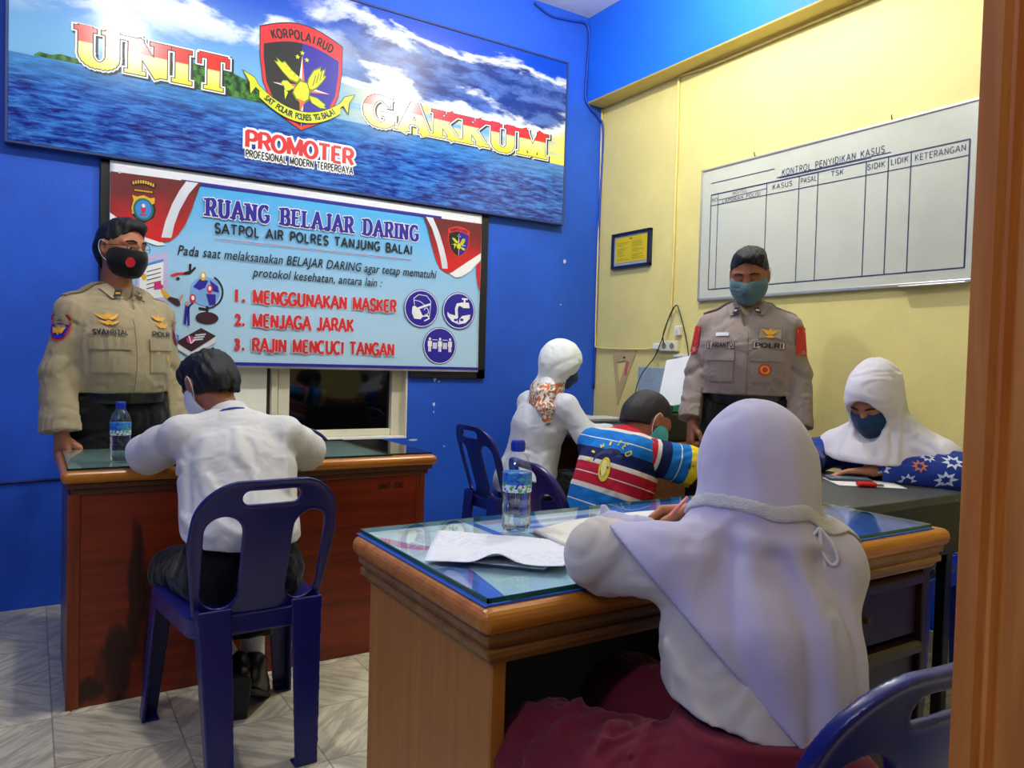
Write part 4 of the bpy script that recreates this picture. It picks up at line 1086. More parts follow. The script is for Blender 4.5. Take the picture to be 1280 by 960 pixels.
def seat_field():
    f = SDF((-.25, -.26, .36), (.25, .26, .47), .0045)
    def g(X, Y, Z):
        hx = .205 + .02 * (Y / .2); o = rb2(X * .21 / hx, Y, 0, 0.0, .21, .215, .06)
        zs = .440 - .012 * np.exp(-(X / .13) ** 2 - ((Y + .02) / .14) ** 2) - .012 * np.clip((Y - .14) / .06, 0, 1) ** 2
        top = np.maximum(o, np.abs(Z - zs) - .006); rim = np.maximum(np.abs(o + .007) - .006, np.maximum(Z - .443, .385 - Z)); return np.minimum(top, rim)
    f.fn(g); return f.mesh(1)


def leg_field(ax, ay, bx, by, zt, wx, wy):
    """hollow tapered channel from (ax, ay, zt) down to (bx, by, 0), open towards the inside of the chair"""
    lo = (min(ax, bx) - .08, min(ay, by) - .08, -.01); hi = (max(ax, bx) + .08, max(ay, by) + .08, zt + .02)
    f = SDF(lo, hi, .0040); sx = -1 if ax > 0 else 1; sy_ = -1 if ay > 0 else 1
    def g(X, Y, Z):
        u = np.clip(Z / zt, 0, 1); cx = bx + (ax - bx) * u; cy = by + (ay - by) * u; hx = wx * (.72 + .28 * u); hy = wy * (.72 + .28 * u)
        o = np.maximum(np.abs(X - cx) - hx, np.abs(Y - cy) - hy)
        i = np.maximum(np.abs(X - cx - sx * .008) - hx + .002, np.abs(Y - cy - sy_ * .007) - hy + .001)
        o = np.maximum(o, -i); foot = np.maximum(np.maximum(np.abs(X - cx) - hx, np.abs(Y - cy) - hy), np.abs(Z - .004) - .004)
        return np.maximum(np.minimum(o, foot), np.maximum(-Z, Z - zt))
    f.fn(g); return f.mesh(1)


BACKM, SEATM = back_field(), seat_field()
LEGS = [leg_field(x * .128, -.200, x * .116, -.265, .47, .046, .034) for x in (-1, 1)] + [leg_field(x * .178, .180, x * .212, .238, .43, .036, .036) for x in (-1, 1)]
_ch = []


def chair(x, y, deg, label, group='blue plastic chairs around the desks', m=None):
    """a moulded stacking chair; the seat faces local +y turned by deg"""
    if not _ch:
        r = thing('plastic_chair', label, 'chair', (x, y, 0), math.radians(deg), group)
        ps = [mk('backrest', *BACKM, CH, r, smooth=True, local=True), mk('seat', *SEATM, CH, r, smooth=True, local=True)] + [mk('leg', *L, CH, r, smooth=True, local=True) for L in LEGS]
        _ch.append(r); _ch.append(ps); return r
    r = _ch[0].copy(); COL.objects.link(r); r.location = (x, y, 0); r.rotation_euler = (0, 0, math.radians(deg)); r['label'] = label; ORG[r.name] = Vector((x, y, 0))
    for p in _ch[1]:
        q = p.copy(); COL.objects.link(q); q.parent = r
        if m is not None: q.material_slots[0].link = 'OBJECT'; q.material_slots[0].material = m
    return r


chair(.545, 2.372, 2, 'blue plastic chair holding the boy in white shirt at stained desk')
chair(.938, .765, -3, 'blue plastic chair cut off by the door jamb in the foreground')
chair(2.235, 3.420, -90, 'blue plastic chair of the woman in white near the blue wall')
chair(1.735, 2.095, -98, 'blue plastic chair of the boy in the striped shirt')
chair(2.835, 1.640, 92, 'bright blue chair of the girl in batik sleeves by yellow wall', m=CHL)
chair(1.000, 3.165, 180, 'blue plastic chair behind the stained desk, in front of the window')
chair(.660, 3.650, 184, 'blue plastic chair behind the stained desk, next to the officer in tan')


# ------------------------------------------------------------------ bottles, papers, things on the desks
BOT = clear('thin_bottle_plastic', (.97, .98, 1, 1), .10, .05, 1.45)
t = NT('bottled_water'); t.pr(.02, 0, .5); t.b.inputs['Transmission Weight'].default_value = 1.0; t.b.inputs['IOR'].default_value = 1.16; t.col((.96, .98, 1, 1)); WATER = t.m
t = NT('bottle_label'); t.pr(.35); x, y, z = t.xyz(t.co('Generated')); n = t.noise(t.co('Generated', (3, 3, 2)), 2, 3, .5, .6)
k = t.mix(t.sst(z, .35, .42), rgb(232, 240, 246), rgb(44, 120, 210)); k = t.mix(t.sst(n, .56, .60), k, rgb(70, 176, 96)); k = t.mix(t.sst(n, .44, .40), k, rgb(30, 60, 168)); t.col(k); LAB = t.m
CAP = mat('blue_cap', (30, 60, 176), .3)


def bottle(x, y, z, label, h, r, fill):
    b = thing('water_bottle', label, 'bottle', (x, y, z)); k = h / .21; s = r / .033
    pr = [(.0, .001), (.024, .0), (.031, .004), (.033, .012), (.033, .03), (.0315, .036), (.033, .042), (.033, .06), (.0315, .066), (.033, .072), (.033, .085), (.0325, .092), (.0325, .132), (.033, .140), (.031, .152), (.024, .168), (.016, .180), (.0125, .185), (.0125, .192)]
    pr = [(a * s, c * k) for a, c in pr]
    MB().lathe(pr, (x, y, z), 40).build('body', BOT, b, smooth=True)
    zi = fill * h; w = [(max(a - .0012, 0), max(c, .0015)) for a, c in pr if c < zi]; w.append((w[-1][0], zi)); w.append((0.0005, zi))
    MB().lathe(w, (x, y, z), 40).build('water', WATER, b, smooth=True)
    MB().lathe([(.0333 * s, .092 * k), (.0334 * s, .093 * k), (.0334 * s, .135 * k), (.0333 * s, .136 * k)], (x, y, z), 40).build('wrapper', LAB, b, smooth=True)
    m = MB(); m.lathe([(.0148 * s, .184 * k), (.0152 * s, .186 * k), (.0152 * s, .205 * k), (.0138 * s, .2095 * k), (.0, .21 * k)], (x, y, z), 32)
    for i in range(20):
        a_ = i * math.pi / 10; m.box((-.0008, -.0008, .187 * k), (.0008, .0008, .204 * k), c=(x + .0153 * s * math.cos(a_), y + .0153 * s * math.sin(a_), z))
    m.build('cap', CAP, b)
    return b


bottle(.930, 1.425, ZT + .012, 'plastic water bottle with blue cap on the near glass desk', .205, .033, .60)
bottle(.262, 2.925, ZT + .0125, 'plastic water bottle with blue cap on the stained desk beside officer', .205, .033, .62)


def sheet(name, label, pts, z, m, lift=None, nx=36, ny=26, group=None, cat='paper', lines=None):
    """a slightly wavy sheet of paper between four corners; lift(u, v) gives height over z"""
    P = [Vector((p[0], p[1], 0)) for p in pts]; V = []; F = []
    for th in (0, 1):
        for j in range(ny + 1):
            for i in range(nx + 1):
                u, v = i / nx, j / ny; p = (P[0] * (1 - u) + P[1] * u) * (1 - v) + (P[3] * (1 - u) + P[2] * u) * v
                V.append((p.x, p.y, z + (lift(u, v) if lift else 0) + th * .0009))
    N = (nx + 1) * (ny + 1); I = lambda i, j: j * (nx + 1) + i
    for j in range(ny):
        for i in range(nx):
            F.append((I(i, j) + N, I(i + 1, j) + N, I(i + 1, j + 1) + N, I(i, j + 1) + N)); F.append((I(i, j), I(i, j + 1), I(i + 1, j + 1), I(i + 1, j)))
    rim = [I(i, 0) for i in range(nx)] + [I(nx, j) for j in range(ny)] + [I(i, ny) for i in range(nx, 0, -1)] + [I(0, j) for j in range(ny, 0, -1)]
    for a_, b_ in zip(rim, rim[1:] + rim[:1]): F.append((a_, b_, b_ + N, a_ + N))
    c = sum(P, Vector()) / 4; c.z = z
    return tag(mk(name, V, F, m, None, smooth=True, loc=c), label, cat, group)


def m_paper(name, c, ink=(120, 120, 130), rows=30.0, amt=.35, ang=0.0):
    t = NT(name); t.pr(.75, 0, .3); v = t.co('Object', (1, 1, 1), (0, 0, ang)); x, y, z = t.xyz(v)
    row = t.math('FRACT', t.math('MULTIPLY', y, rows * 4)); wd = t.noise(t.co('Object', (55, rows * 4, 1), (0, 0, ang)), 1.0, 2)
    f = t.math('MULTIPLY', t.math('MULTIPLY', t.sst(row, .50, .62), t.sst(wd, .46, .58)), t.sst(t.noise(v, 9, 2), .40, .55))
    t.col(t.mix(t.math('MULTIPLY', f, amt), rgb(*c), rgb(*ink))); return t.m


zp = ZT + .0124
sheet('document', 'printed white sheets with a curled corner on the near glass desk', [(.625, 1.270), (.820, 1.095), (1.005, 1.240), (.760, 1.480)], zp + .0005, m_paper('printed_paper', (232, 234, 240), amt=.30, ang=.75),
      lambda u, v: .0015 + .022 * math.exp(-((u - .52) / .13) ** 2 - (v / .16) ** 2) + .008 * math.exp(-((u - 1) / .3) ** 2) * (1 - v) ** 2 + .0025 * math.sin(u * 7 + v * 4) ** 2)
sheet('document', 'second printed white sheet showing under the curled one on the near desk', [(.640, 1.295), (.800, 1.125), (.99, 1.27), (.775, 1.485)], zp, MATS.setdefault('x1', m_paper('printed_paper_under', (226, 228, 234), amt=.3, ang=.75)), lambda u, v: .0004)
nb = thing('exercise_book', 'open exercise book with bent pages left of the writing girl', 'book', (1.03, 1.30, zp))
V = []; F = []; nx, ny = 40, 10
B0, B1, B2, B3 = Vector((.925, 1.185, 0)), Vector((1.185, 1.235, 0)), Vector((1.215, 1.430, 0)), Vector((.945, 1.375, 0))
for th in (0, 1):
    for j in range(ny + 1):
        for i in range(nx + 1):
            u, v = i / nx, j / ny; p = (B0 * (1 - u) + B1 * u) * (1 - v) + (B3 * (1 - u) + B2 * u) * v
            hz = .004 + .010 * abs(math.sin(math.pi * u)) ** .8 + .006 * math.exp(-((u) / .08) ** 2) if th else 0.0004
            V.append((p.x, p.y, zp + hz))
N = (nx + 1) * (ny + 1); I = lambda i, j: j * (nx + 1) + i
for j in range(ny):
    for i in range(nx): F.append((I(i, j) + N, I(i + 1, j) + N, I(i + 1, j + 1) + N, I(i, j + 1) + N)); F.append((I(i, j), I(i, j + 1), I(i + 1, j + 1), I(i + 1, j)))
rim = [I(i, 0) for i in range(nx)] + [I(nx, j) for j in range(ny)] + [I(i, ny) for i in range(nx, 0, -1)] + [I(0, j) for j in range(ny, 0, -1)]
for a_, b_ in zip(rim, rim[1:] + rim[:1]): F.append((a_, b_, b_ + N, a_ + N))
mk('pages', V, F, m_paper('ruled_paper', (226, 222, 208), (130, 140, 170), 26, .3), nb, smooth=True)
m = MB().prism([(.920, 1.178), (1.19, 1.228), (1.222, 1.438), (.940, 1.384)], (0, 0, zp + .0001), (1, 0, 0), (0, 1, 0), (0, 0, 1), .0012); m.build('cover', mat('brown_book_cover', (120, 92, 72), .5), nb)
sheet('exercise_book', 'white ruled notebook the girl in the white veil writes in', [(1.20, 1.225), (1.40, 1.195), (1.445, 1.420), (1.235, 1.45)], zp, m_paper('notebook_paper', (230, 230, 228), (120, 130, 170), 28, .3, .15), lambda u, v: .004 + .003 * math.sin(u * 3) , cat='book')
rm = thing('red_marker', 'small red pen cap peeking out beside the girl in front', 'pen', (.890, 1.120, zp))
m = MB(); m.tube([(.905, 1.150, zp + .0065), (.885, 1.118, zp + .0065)], .006, 14); m.build('barrel', mat('red_plastic', (206, 20, 34), .3), rm)
m = MB(); m.tube([(.885, 1.118, zp + .0065), (.880, 1.110, zp + .0065), (.878, 1.106, zp + .0065)], [.0045, .004, .002], 12); m.build('tip', WHITE, rm)

# things on the black desk
zb = ZT + .0006
sheet('document', 'white paper under the phone on the black desk', [(2.335, 1.560), (2.50, 1.415), (2.60, 1.535), (2.44, 1.70)], zb, m_paper('plain_paper', (226, 226, 220), amt=.1), lambda u, v: .001)
ph = thing('phone', 'grey smartphone lying on white paper in front of the batik girl', 'phone', (2.475, 1.625, zb + .003))
Rz = Matrix.Rotation(math.radians(-40), 4, 'Z'); cph = (2.478, 1.622, zb + .0026)
MB().box((-.075, -.037, 0), (.075, .037, .0085), .004, 3, R=Rz, c=cph).build('case', mat('phone_case', (54, 60, 66), .3), ph)
MB().box((-.070, -.033, .0082), (.070, .033, .0092), R=Rz, c=cph).build('screen', mat('phone_screen', (132, 146, 168), .08, 0, .6), ph)
fb = thing('key_fob', 'glossy red key fob on the edge of the white paper', 'key fob', (2.405, 1.500, zb + .002))
m = MB(); m.box((-.032, -.017, 0), (.032, .017, .016), .0075, 4, R=Matrix.Rotation(math.radians(-35), 4, 'Z'), c=(2.405, 1.505, zb + .0016)); m.build('shell', mat('glossy_red', (206, 16, 30), .12), fb, smooth=True)
m = MB(); m.box((.034, -.008, .003), (.056, .008, .010), .002, 2, R=Matrix.Rotation(math.radians(-35), 4, 'Z'), c=(2.405, 1.505, zb + .0016)); m.build('key_end', mat('dull_steel', (150, 150, 150), .3, .9), fb)

# ------------------------------------------------------------------ on and over the corner desk
cs = [(20, 90, 96), (150, 180, 180), (30, 70, 150), (26, 104, 90), (200, 206, 200)]
nm = ['dark teal', 'pale grey', 'blue', 'green', 'white']
z = ZT + .0005
for i in range(5):
    th = (.022, .012, .026, .014, .012)[i]; x0 = 2.62 + .012 * (i % 3); y0 = 3.30 + .01 * (i % 2)
    b = thing('folder', '%s folder %s of the stack on the corner desk' % (nm[i], ('at the bottom', 'second from the bottom', 'in the middle', 'second from the top', 'at the top')[i]), 'folder', (x0, y0, z), 0, 'stack of folders on the corner desk')
    m = MB().box((x0, y0, z), (x0 + .28, y0 + .22, z + .0015)); m.box((x0, y0, z + th - .0025), (x0 + .28, y0 + .22, z + th - .001)); m.box((x0, y0 + .2185, z), (x0 + .28, y0 + .22, z + th - .001)); m.build('cover', mat('folder_' + nm[i].replace(' ', '_'), cs[i], .5), b)
    MB().box((x0 + .004, y0 + .004, z + .0016), (x0 + .274, y0 + .216, z + th - .0027)).build('papers', mat('paper_edge', (214, 214, 206), .8), b); z += th
bx = thing('blue_box_file', 'blue box file beside the folder stack on the corner desk', 'box file', (2.95, 3.34, ZT))
MB().box((2.915, 3.22, ZT + .0005), (3.14, 3.30, ZT + .086), .003, 1).build('box', mat('blue_card', (30, 70, 190), .45), bx)
MB().box((2.9135, 3.24, ZT + .03), (2.9155, 3.28, ZT + .06)).build('spine_tag', WHITE, bx)
yb_ = thing('yellow_book', 'thin yellow book lying on the folder stack by the blue wall', 'book', (2.70, 3.62, ZT))
MB().box((2.62, 3.56, ZT + .0005), (2.84, 3.76, ZT + .07), .002, 1).build('lower_books', mat('teal_book', (40, 110, 120), .5), yb_)
MB().box((2.61, 3.55, ZT + .0705), (2.83, 3.75, ZT + .086), .002, 1).build('cover', mat('ochre_cover', (206, 160, 40), .5), yb_)
pt = thing('printer', 'black desktop printer on the corner desk behind the striped boy', 'printer', (2.90, 2.95, ZT))
MB().box((2.74, 2.82, ZT + .0005), (3.14, 3.14, ZT + .150), .014, 3).build('body', mat('black_printer_plastic', (18, 18, 20), .4), pt)
MB().box((2.70, 2.88, ZT + .030), (2.76, 3.08, ZT + .038), .002, 1).build('paper_tray', mat('dark_tray', (30, 30, 34), .4), pt)
MB().box((2.76, 2.86, ZT + .150), (3.08, 3.10, ZT + .158), .003, 1).build('lid', mat('black_gloss', (12, 12, 14), .15), pt)
gf = thing('green_tray', 'green plastic paper tray on top of the black printer', 'tray', (2.85, 2.9, ZT + .16))
m = MB().box((2.80, 2.84, ZT + .1585), (3.06, 3.04, ZT + .163)); m.box((2.80, 2.84, ZT + .163), (2.804, 3.04, ZT + .19)); m.box((2.80, 2.84, ZT + .163), (3.06, 2.844, ZT + .185)); m.box((2.80, 3.036, ZT + .163), (3.06, 3.04, ZT + .185)); m.build('tray', mat('green_plastic', (30, 150, 100), .35), gf)
lf = thing('paper_stack', 'white papers leaning in the green tray by the officer', 'paper', (2.95, 2.93, ZT + .16))
m = MB()
for i in range(4): m.prism([(0, 0), (.21, 0), (.21, .27), (0, .27)], (2.83 + .006 * i, 2.99 - .004 * i, ZT + .1645), (.55, -.80, .22), (.28, .05, .96), (-.8, -.5, .2), .0012)
m.build('sheet', mat('white_paper', (236, 238, 242), .7), lf)
gr = thing('ring_binder', 'green and white ring binder lying at the front of the corner desk', 'binder', (2.68, 2.84, ZT))
m = MB().box((2.615, 2.80, ZT + .0005), (2.70, 3.10, ZT + .004)); m.box((2.615, 2.80, ZT + .024), (2.70, 3.10, ZT + .028)); m.box((2.612, 2.80, ZT + .0005), (2.616, 3.10, ZT + .028)); m.build('cover', mat('green_card', (40, 140, 110), .45), gr)
MB().box((2.617, 2.803, ZT + .0042), (2.698, 3.097, ZT + .0238)).build('pages', mat('page_edges', (220, 220, 214), .8), gr)

# ------------------------------------------------------------------ electrics and paper on the yellow wall
IVO = mat('ivory_plastic', (222, 218, 196), .35); YCON = mat('yellow_conduit', (222, 202, 126), .5); CAB = mat('black_cable', (24, 24, 24), .45); GREYC = mat('grey_cable', (150, 140, 110), .5)
tag(MB().tube(smooth_path([(XW - .012, 3.274, 2.86), (XW - .011, 3.27, 2.5), (XW - .010, 3.272, 2.2), (XW - .012, 3.268, 1.9), (XW - .011, 3.272, 1.60), (XW - .012, 3.276, 1.47)]), .0085, 10).build('conduit', YCON, None, smooth=True, loc=(XW - .01, 3.27, 1.4)), 'yellow painted conduit running down the yellow wall from the beam', 'conduit')
tag(MB().tube(smooth_path([(XW - .012, 3.26, 2.868), (XW - .02, 3.0, 2.85), (XW - .02, 2.4, 2.853), (XW - .02, 1.6, 2.85)]), .006, 8).build('cable', YCON, None, smooth=True, loc=(XW - .02, 2.4, 2.85)), 'yellow painted cable running along under the beam', 'cable')
tag(MB().tube(smooth_path([(XW - .014, YW - .008, 2.86), (XW - .012, YW - .010, 2.3), (XW - .016, YW - .012, 1.75), (XW - .012, YW - .012, 1.34), (XW - .014, YW - .03, 1.282), (XW - .012, 3.80, 1.272), (XW - .010, 3.62, 1.268), (XW - .012, 3.46, 1.270), (XW - .012, 3.395, 1.280)]), .006, 8).build('cable', YCON, None, smooth=True, loc=(XW - .01, YW - .1, 1.3)), 'yellowish cable from the wall corner to the power sockets', 'cable')
tag(MB().tube(smooth_path([(2.62, YW - .02, 3.40), (2.75, YW - .012, 3.36), (2.9, YW - .012, 3.37), (3.04, YW - .02, 3.36), (3.046, YW - .014, 3.1), (3.04, YW - .012, 2.92), (3.08, YW - .016, 2.85), (3.15, YW - .018, 2.80), (3.19, YW - .02, 2.70), (3.188, YW - .012, 2.2), (3.190, YW - .010, 1.6), (3.186, YW - .010, 1.0)]), .0075, 8).build('cable', mat('blue_painted_cable', (20, 64, 170), .5), None, smooth=True, loc=(3.04, YW - .02, 3.0)), 'blue painted cable hugging the corner and the beam end', 'cable')
tag(MB().tube(smooth_path([(-1.2, YW - .006, .62), (-.6, YW - .006, .585), (-.2, YW - .006, .572), (.1, YW - .006, .578), (.6, YW - .006, .59)]), .006, 8).build('cable', mat('dark_blue_cable', (10, 24, 90), .5), None, smooth=True, loc=(-.2, YW - .006, .58)), 'dark cable along the blue wall left of the stained desk', 'cable')
ps = thing('power_sockets', 'ivory surface socket block with two round outlets on the yellow wall', 'socket', (XW, 3.30, 1.28))
MB().box((XW - .030, 3.200, 1.256), (XW, 3.345, 1.318), .006, 3).build('housing', IVO, ps)
for y in (3.235, 3.300):
    s_ = MB(); s_.tube([(XW - .0302, y, 1.287), (XW - .0335, y, 1.287)], .024, 24); so = s_.build('outlet', IVO, ps)
    s_ = MB(); s_.tube([(XW - .0336, y, 1.287), (XW - .0340, y, 1.287)], .018, 24); s_.build('recess', mat('socket_shadow_grey', (120, 116, 104), .5), so)
tk = thing('plug', 'white plug seated at the left of the socket block', 'plug', (XW - .02, 3.37, 1.285))
MB().box((XW - .040, 3.346, 1.268), (XW - .004, 3.392, 1.304), .006, 3).build('plug_body', mat('white_plug', (232, 232, 226), .3), tk)
m = MB(); m.tube([(XW - .02, 3.392, 1.284), (XW - .018, 3.405, 1.280)], [.007, .005], 10); m.build('strain_relief', mat('white_plug', (232, 232, 226), .3), tk)
ad = thing('wall_switch', 'small white switch box at the foot of the yellow conduit', 'switch', (XW, 3.20, 1.37))
MB().box((XW - .028, 3.185, 1.350), (XW, 3.225, 1.405), .004, 2).build('box', mat('white_plug', (232, 232, 226), .3), ad)
MB().box((XW - .032, 3.196, 1.366), (XW - .027, 3.214, 1.388), .002, 2).build('rocker', IVO, ad)
tag(MB().box((XW - .016, 2.93, 1.222), (XW, 3.24, 1.240), .003, 2).build('cable_trunking', mat('white_trunking', (226, 226, 220), .4), None, loc=(XW, 3.08, 1.23)), 'short white trunking strip under the socket block', 'trunking')
tag(MB().tube(smooth_path([(XW - .035, 3.30, 1.30), (XW - .05, 3.29, 1.36), (XW - .03, 3.255, 1.48), (XW - .02, 3.225, 1.525), (XW - .02, 3.20, 1.50), (XW - .02, 3.14, 1.35), (XW - .03, 3.10, 1.22), (XW - .06, 3.08, 1.10), (XW - .10, 3.06, .97)]), .0035, 8).build('wall_cable', CAB, None, smooth=True, loc=(XW - .03, 3.2, 1.3)), 'black cord looping over the conduit and down behind the officer', 'cord')
tag(MB().tube(smooth_path([(XW - .02, 3.235, 1.52), (XW - .03, 3.27, 1.45), (XW - .04, 3.31, 1.33), (XW - .05, 3.36, 1.22), (XW - .07, 3.44, 1.12), (XW - .08, 3.48, 1.02), (XW - .10, 3.46, .90)]), .0030, 8).build('wall_cable', CAB, None, smooth=True, loc=(XW - .03, 3.3, 1.25)), 'black cord hanging down in front of the grid paper', 'cord')
sqr = thing('set_square', 'large yellowed drawing triangle hanging on the yellow wall', 'ruler', (XW, 3.72, 1.2))
SQ = clear('yellowed_acrylic', (.82, .72, .52, 1), .08, .1)
oy = lambda u: 3.815 - u
m = MB(); O = (XW - .006, 0, 0)
A_, B_, C_ = (3.795, 1.232), (3.570, 1.262), (3.735, .905); q0, q1, q2 = (3.755, 1.185), (3.66, 1.200), (3.728, 1.040)
for L in ([A_, B_, q1, q0], [B_, C_, q2, q1], [C_, A_, q0, q2]): m.prism(L, O, (0, 1, 0), (0, 0, 1), (1, 0, 0), .003)
m.build('triangle', mat('yellowed_acrylic_edge', (196, 172, 120), .25), sqr)
m = MB().prism([(3.665, 1.195), (3.635, 1.190), (3.655, 1.10), (3.675, 1.105)], (XW - .008, 0, 0), (0, 1, 0), (0, 0, 1), (1, 0, 0), .002); m.build('red_sticker', mat('faded_red_sticker', (196, 96, 84), .5), sqr)
m = MB().tube([(XW, 3.68, 1.215), (XW - .014, 3.68, 1.217)], .006, 12); m.build('hanging_nail', CAB, sqr)
gp = sheet('grid_paper', 'bluish squared paper taped to the yellow wall', [(0, 0), (.365, 0), (.365, .190), (0, .190)], 0, MATS.setdefault('g1', m_paper('squared_paper', (150, 170, 186), (90, 110, 140), 22, .5)), lambda u, v: .002 * math.sin(u * 5) ** 2 + .001)
gp.matrix_world = Matrix(((0, 0, -1, XW - .002), (-1, 0, 0, 3.365), (0, 1, 0, 1.065), (0, 0, 0, 1)))


# ------------------------------------------------------------------ people
UPZ = A3(0, 0, 1)


def basis(fwd, up=(0, 0, 1)):
    f = nrm(fwd); r = nrm(np.cross(f, A3(up))); return np.stack([r, f, np.cross(r, f)], 1)


def lerp(a, b, t): return A3(a) * (1 - t) + A3(b) * t


def m_skin(name, c):
    t = NT(name); t.pr(.5, 0, .35); v = t.co(); c = rgb(*c)
    a = tuple(q * .86 for q in c[:3]) + (1,); b = (min(1, c[0] * 1.08), c[1] * 1.04, c[2], 1)
    t.col(t.mix(t.sst(t.noise(v, 22, 4), .3, .7), a, b)); t.b.inputs['Subsurface Weight'].default_value = .08; t.b.inputs['Subsurface Radius'].default_value = (.01, .004, .002)
    t.bump(t.noise(v, 240, 2), .06, .002); return t.m


SKIN = m_skin('tan_skin', (168, 108, 76)); SKIN2 = m_skin('brown_skin', (142, 88, 60)); SKIN3 = m_skin('light_tan_skin', (184, 126, 92))


def m_hair(name, c):
    t = NT(name); t.pr(.5, 0, .35); n = t.noise(t.co('Object', (60, 60, 18)), 4, 4, .7); c = rgb(*c)
    t.col(t.mix(n, tuple(q * .5 for q in c[:3]) + (1,), c)); t.bump(n, .5, .006); return t.m


HAIR = m_hair('black_hair', (24, 22, 22)); BUZZ = m_hair('cropped_black_hair', (46, 42, 42))


def head_sdf(f, c, R, k=1.0, shut=False):
    """skull, jaw, brow, eye sockets, nose, lips, ears; c is mid-head at eye level"""
    L = lambda x, y, z: c + R @ (A3(x, y, z) * k)
    E = lambda p, r, kk=.015, op='u', RR=R: f.ell(L(*p), A3(r) * k, RR, kk * k, op)
    E((0, -.012, .030), (.076, .098, .086), 0); E((0, .012, -.015), (.069, .078, .085), .03)
    f.cone(L(0, .030, -.045), L(0, .062, -.086), .058 * k, .027 * k, .03 * k); E((0, .055, -.060), (.050, .034, .042), .03)
    for s in (-1, 1):
        E((s * .040, .060, -.030), (.026, .024, .024), .02)                        # cheekbone
        f.cone(L(s * .012, .086, .020), L(s * .050, .070, .018), .010 * k, .008 * k, .014 * k)   # brow ridge
        E((s * .031, .092, .000), (.018, .014, .011), .010, 's')                   # eye socket
        f.cone(L(s * .018, .085, .003), L(s * .044, .074, .003), .0075 * k, .006 * k, .004 * k)  # upper lid
        if shut: f.ell(L(s * .031, .0745, -.004), A3(.0155, .0155, .0125) * k, R, .003)
        f.cone(L(s * .020, .082, -.010), L(s * .042, .074, -.010), .005 * k, .0045 * k, .004 * k)
        E((s * .079, -.006, -.006), (.008, .018, .031), .008); E((s * .084, -.002, -.004), (.005, .009, .018), .004, 's')
        f.cone(L(s * .009, .098, -.034), L(s * .014, .094, -.036), .008 * k, .007 * k, .006 * k)
    f.cone(L(0, .088, .008), L(0, .110, -.031), .0085 * k, .0135 * k, .012 * k)
    f.cone(L(-.020, .083, -.060), L(.020, .083, -.060), .0065 * k, .0065 * k, .006 * k); f.cone(L(-.016, .081, -.070), L(.016, .081, -.070), .008 * k, .008 * k, .006 * k)


def hand_sdf(f, W, d, n, right, curl=(.25, .30, .25), k=1.0, thumb=None, spread=.05):
    """palm, four jointed fingers of unequal length and a thumb from the side of the palm"""
    d = nrm(d); n = nrm(A3(n) - d * (A3(n) @ d)); s = np.cross(d, n) * (1 if right else -1); W = A3(W)
    tips = []
    for i, off in enumerate((.027, .009, -.009, -.026)):
        kn = W + (d * (.088 - .004 * abs(i - 1)) + s * off) * k
        f.cone(W + (d * .008 + s * off * .5) * k, kn, .0150 * k, .0115 * k, .012 * k)
        L = (.95, 1.05, .98, .78)[i]; p = kn; a = 0; cu = curl[i] if isinstance(curl[0], (tuple, list)) else curl
        for j, (ln, r0, r1) in enumerate(((.043, .0098, .0088), (.026, .0088, .0078), (.021, .0078, .0062))):
            a += cu[j]; q = p + (d * math.cos(a) + n * math.sin(a) + s * spread * (1.5 - i) * math.cos(a)) * ln * L * k
            f.cone(p, q, r0 * k, r1 * k, .003 * k); p = q
        tips.append(p)
    b = W + (d * .024 + s * .022 + n * .006) * k
    t1, t2, t3 = thumb or ((.75, .75, .35), (.95, .25, .45), (.98, .0, .5))
    for t_, ln, r0, r1 in ((t1, .042, .0150, .0120), (t2, .032, .0115, .0100), (t3, .025, .0100, .0075)):
        q = b + nrm(d * t_[0] + s * t_[1] + n * t_[2]) * ln * k; f.cone(b, q, r0 * k, r1 * k, .006 * k); b = q
    tips.append(b)
    return tips


def torso(f, J, S, g, belly=0.0):
    side = nrm(A3(J['SR']) - A3(J['SL'])); P, Ch, N = (A3(J[q]) for q in ('P', 'Ch', 'N'))
    f.cone(P, Ch, .112 * S + g, .116 * S + g, .05, ax=side, st=1.32)
    f.cone(Ch, lerp(Ch, N, .62), .116 * S + g, .082 * S + g, .05, ax=side, st=1.5)
    for s in ('SL', 'SR'):
        f.cone(lerp(N, Ch, .10), J[s], .044 * S + g, .036 * S + g, .035); f.cone(lerp(Ch, J[s], .4), J[s], .070 * S + g, .042 * S + g, .04)


def limbs(f, J, S, g, arm=(.050, .041, .029), upto=1.0, legs=True):
    for a in 'LR':
        f.chain([J['S' + a], J['E' + a], J['W' + a]], [r * S + g for r in arm], .02)
        if legs: f.chain([J['H' + a], J['K' + a], J['A' + a]], [.082 * S + g, .058 * S + g, .036 * S + g], .03)


def bounds(J, m=.22):
    P = np.array([A3(v) for k, v in J.items()]); return P.min(0) - m, P.max(0) + m


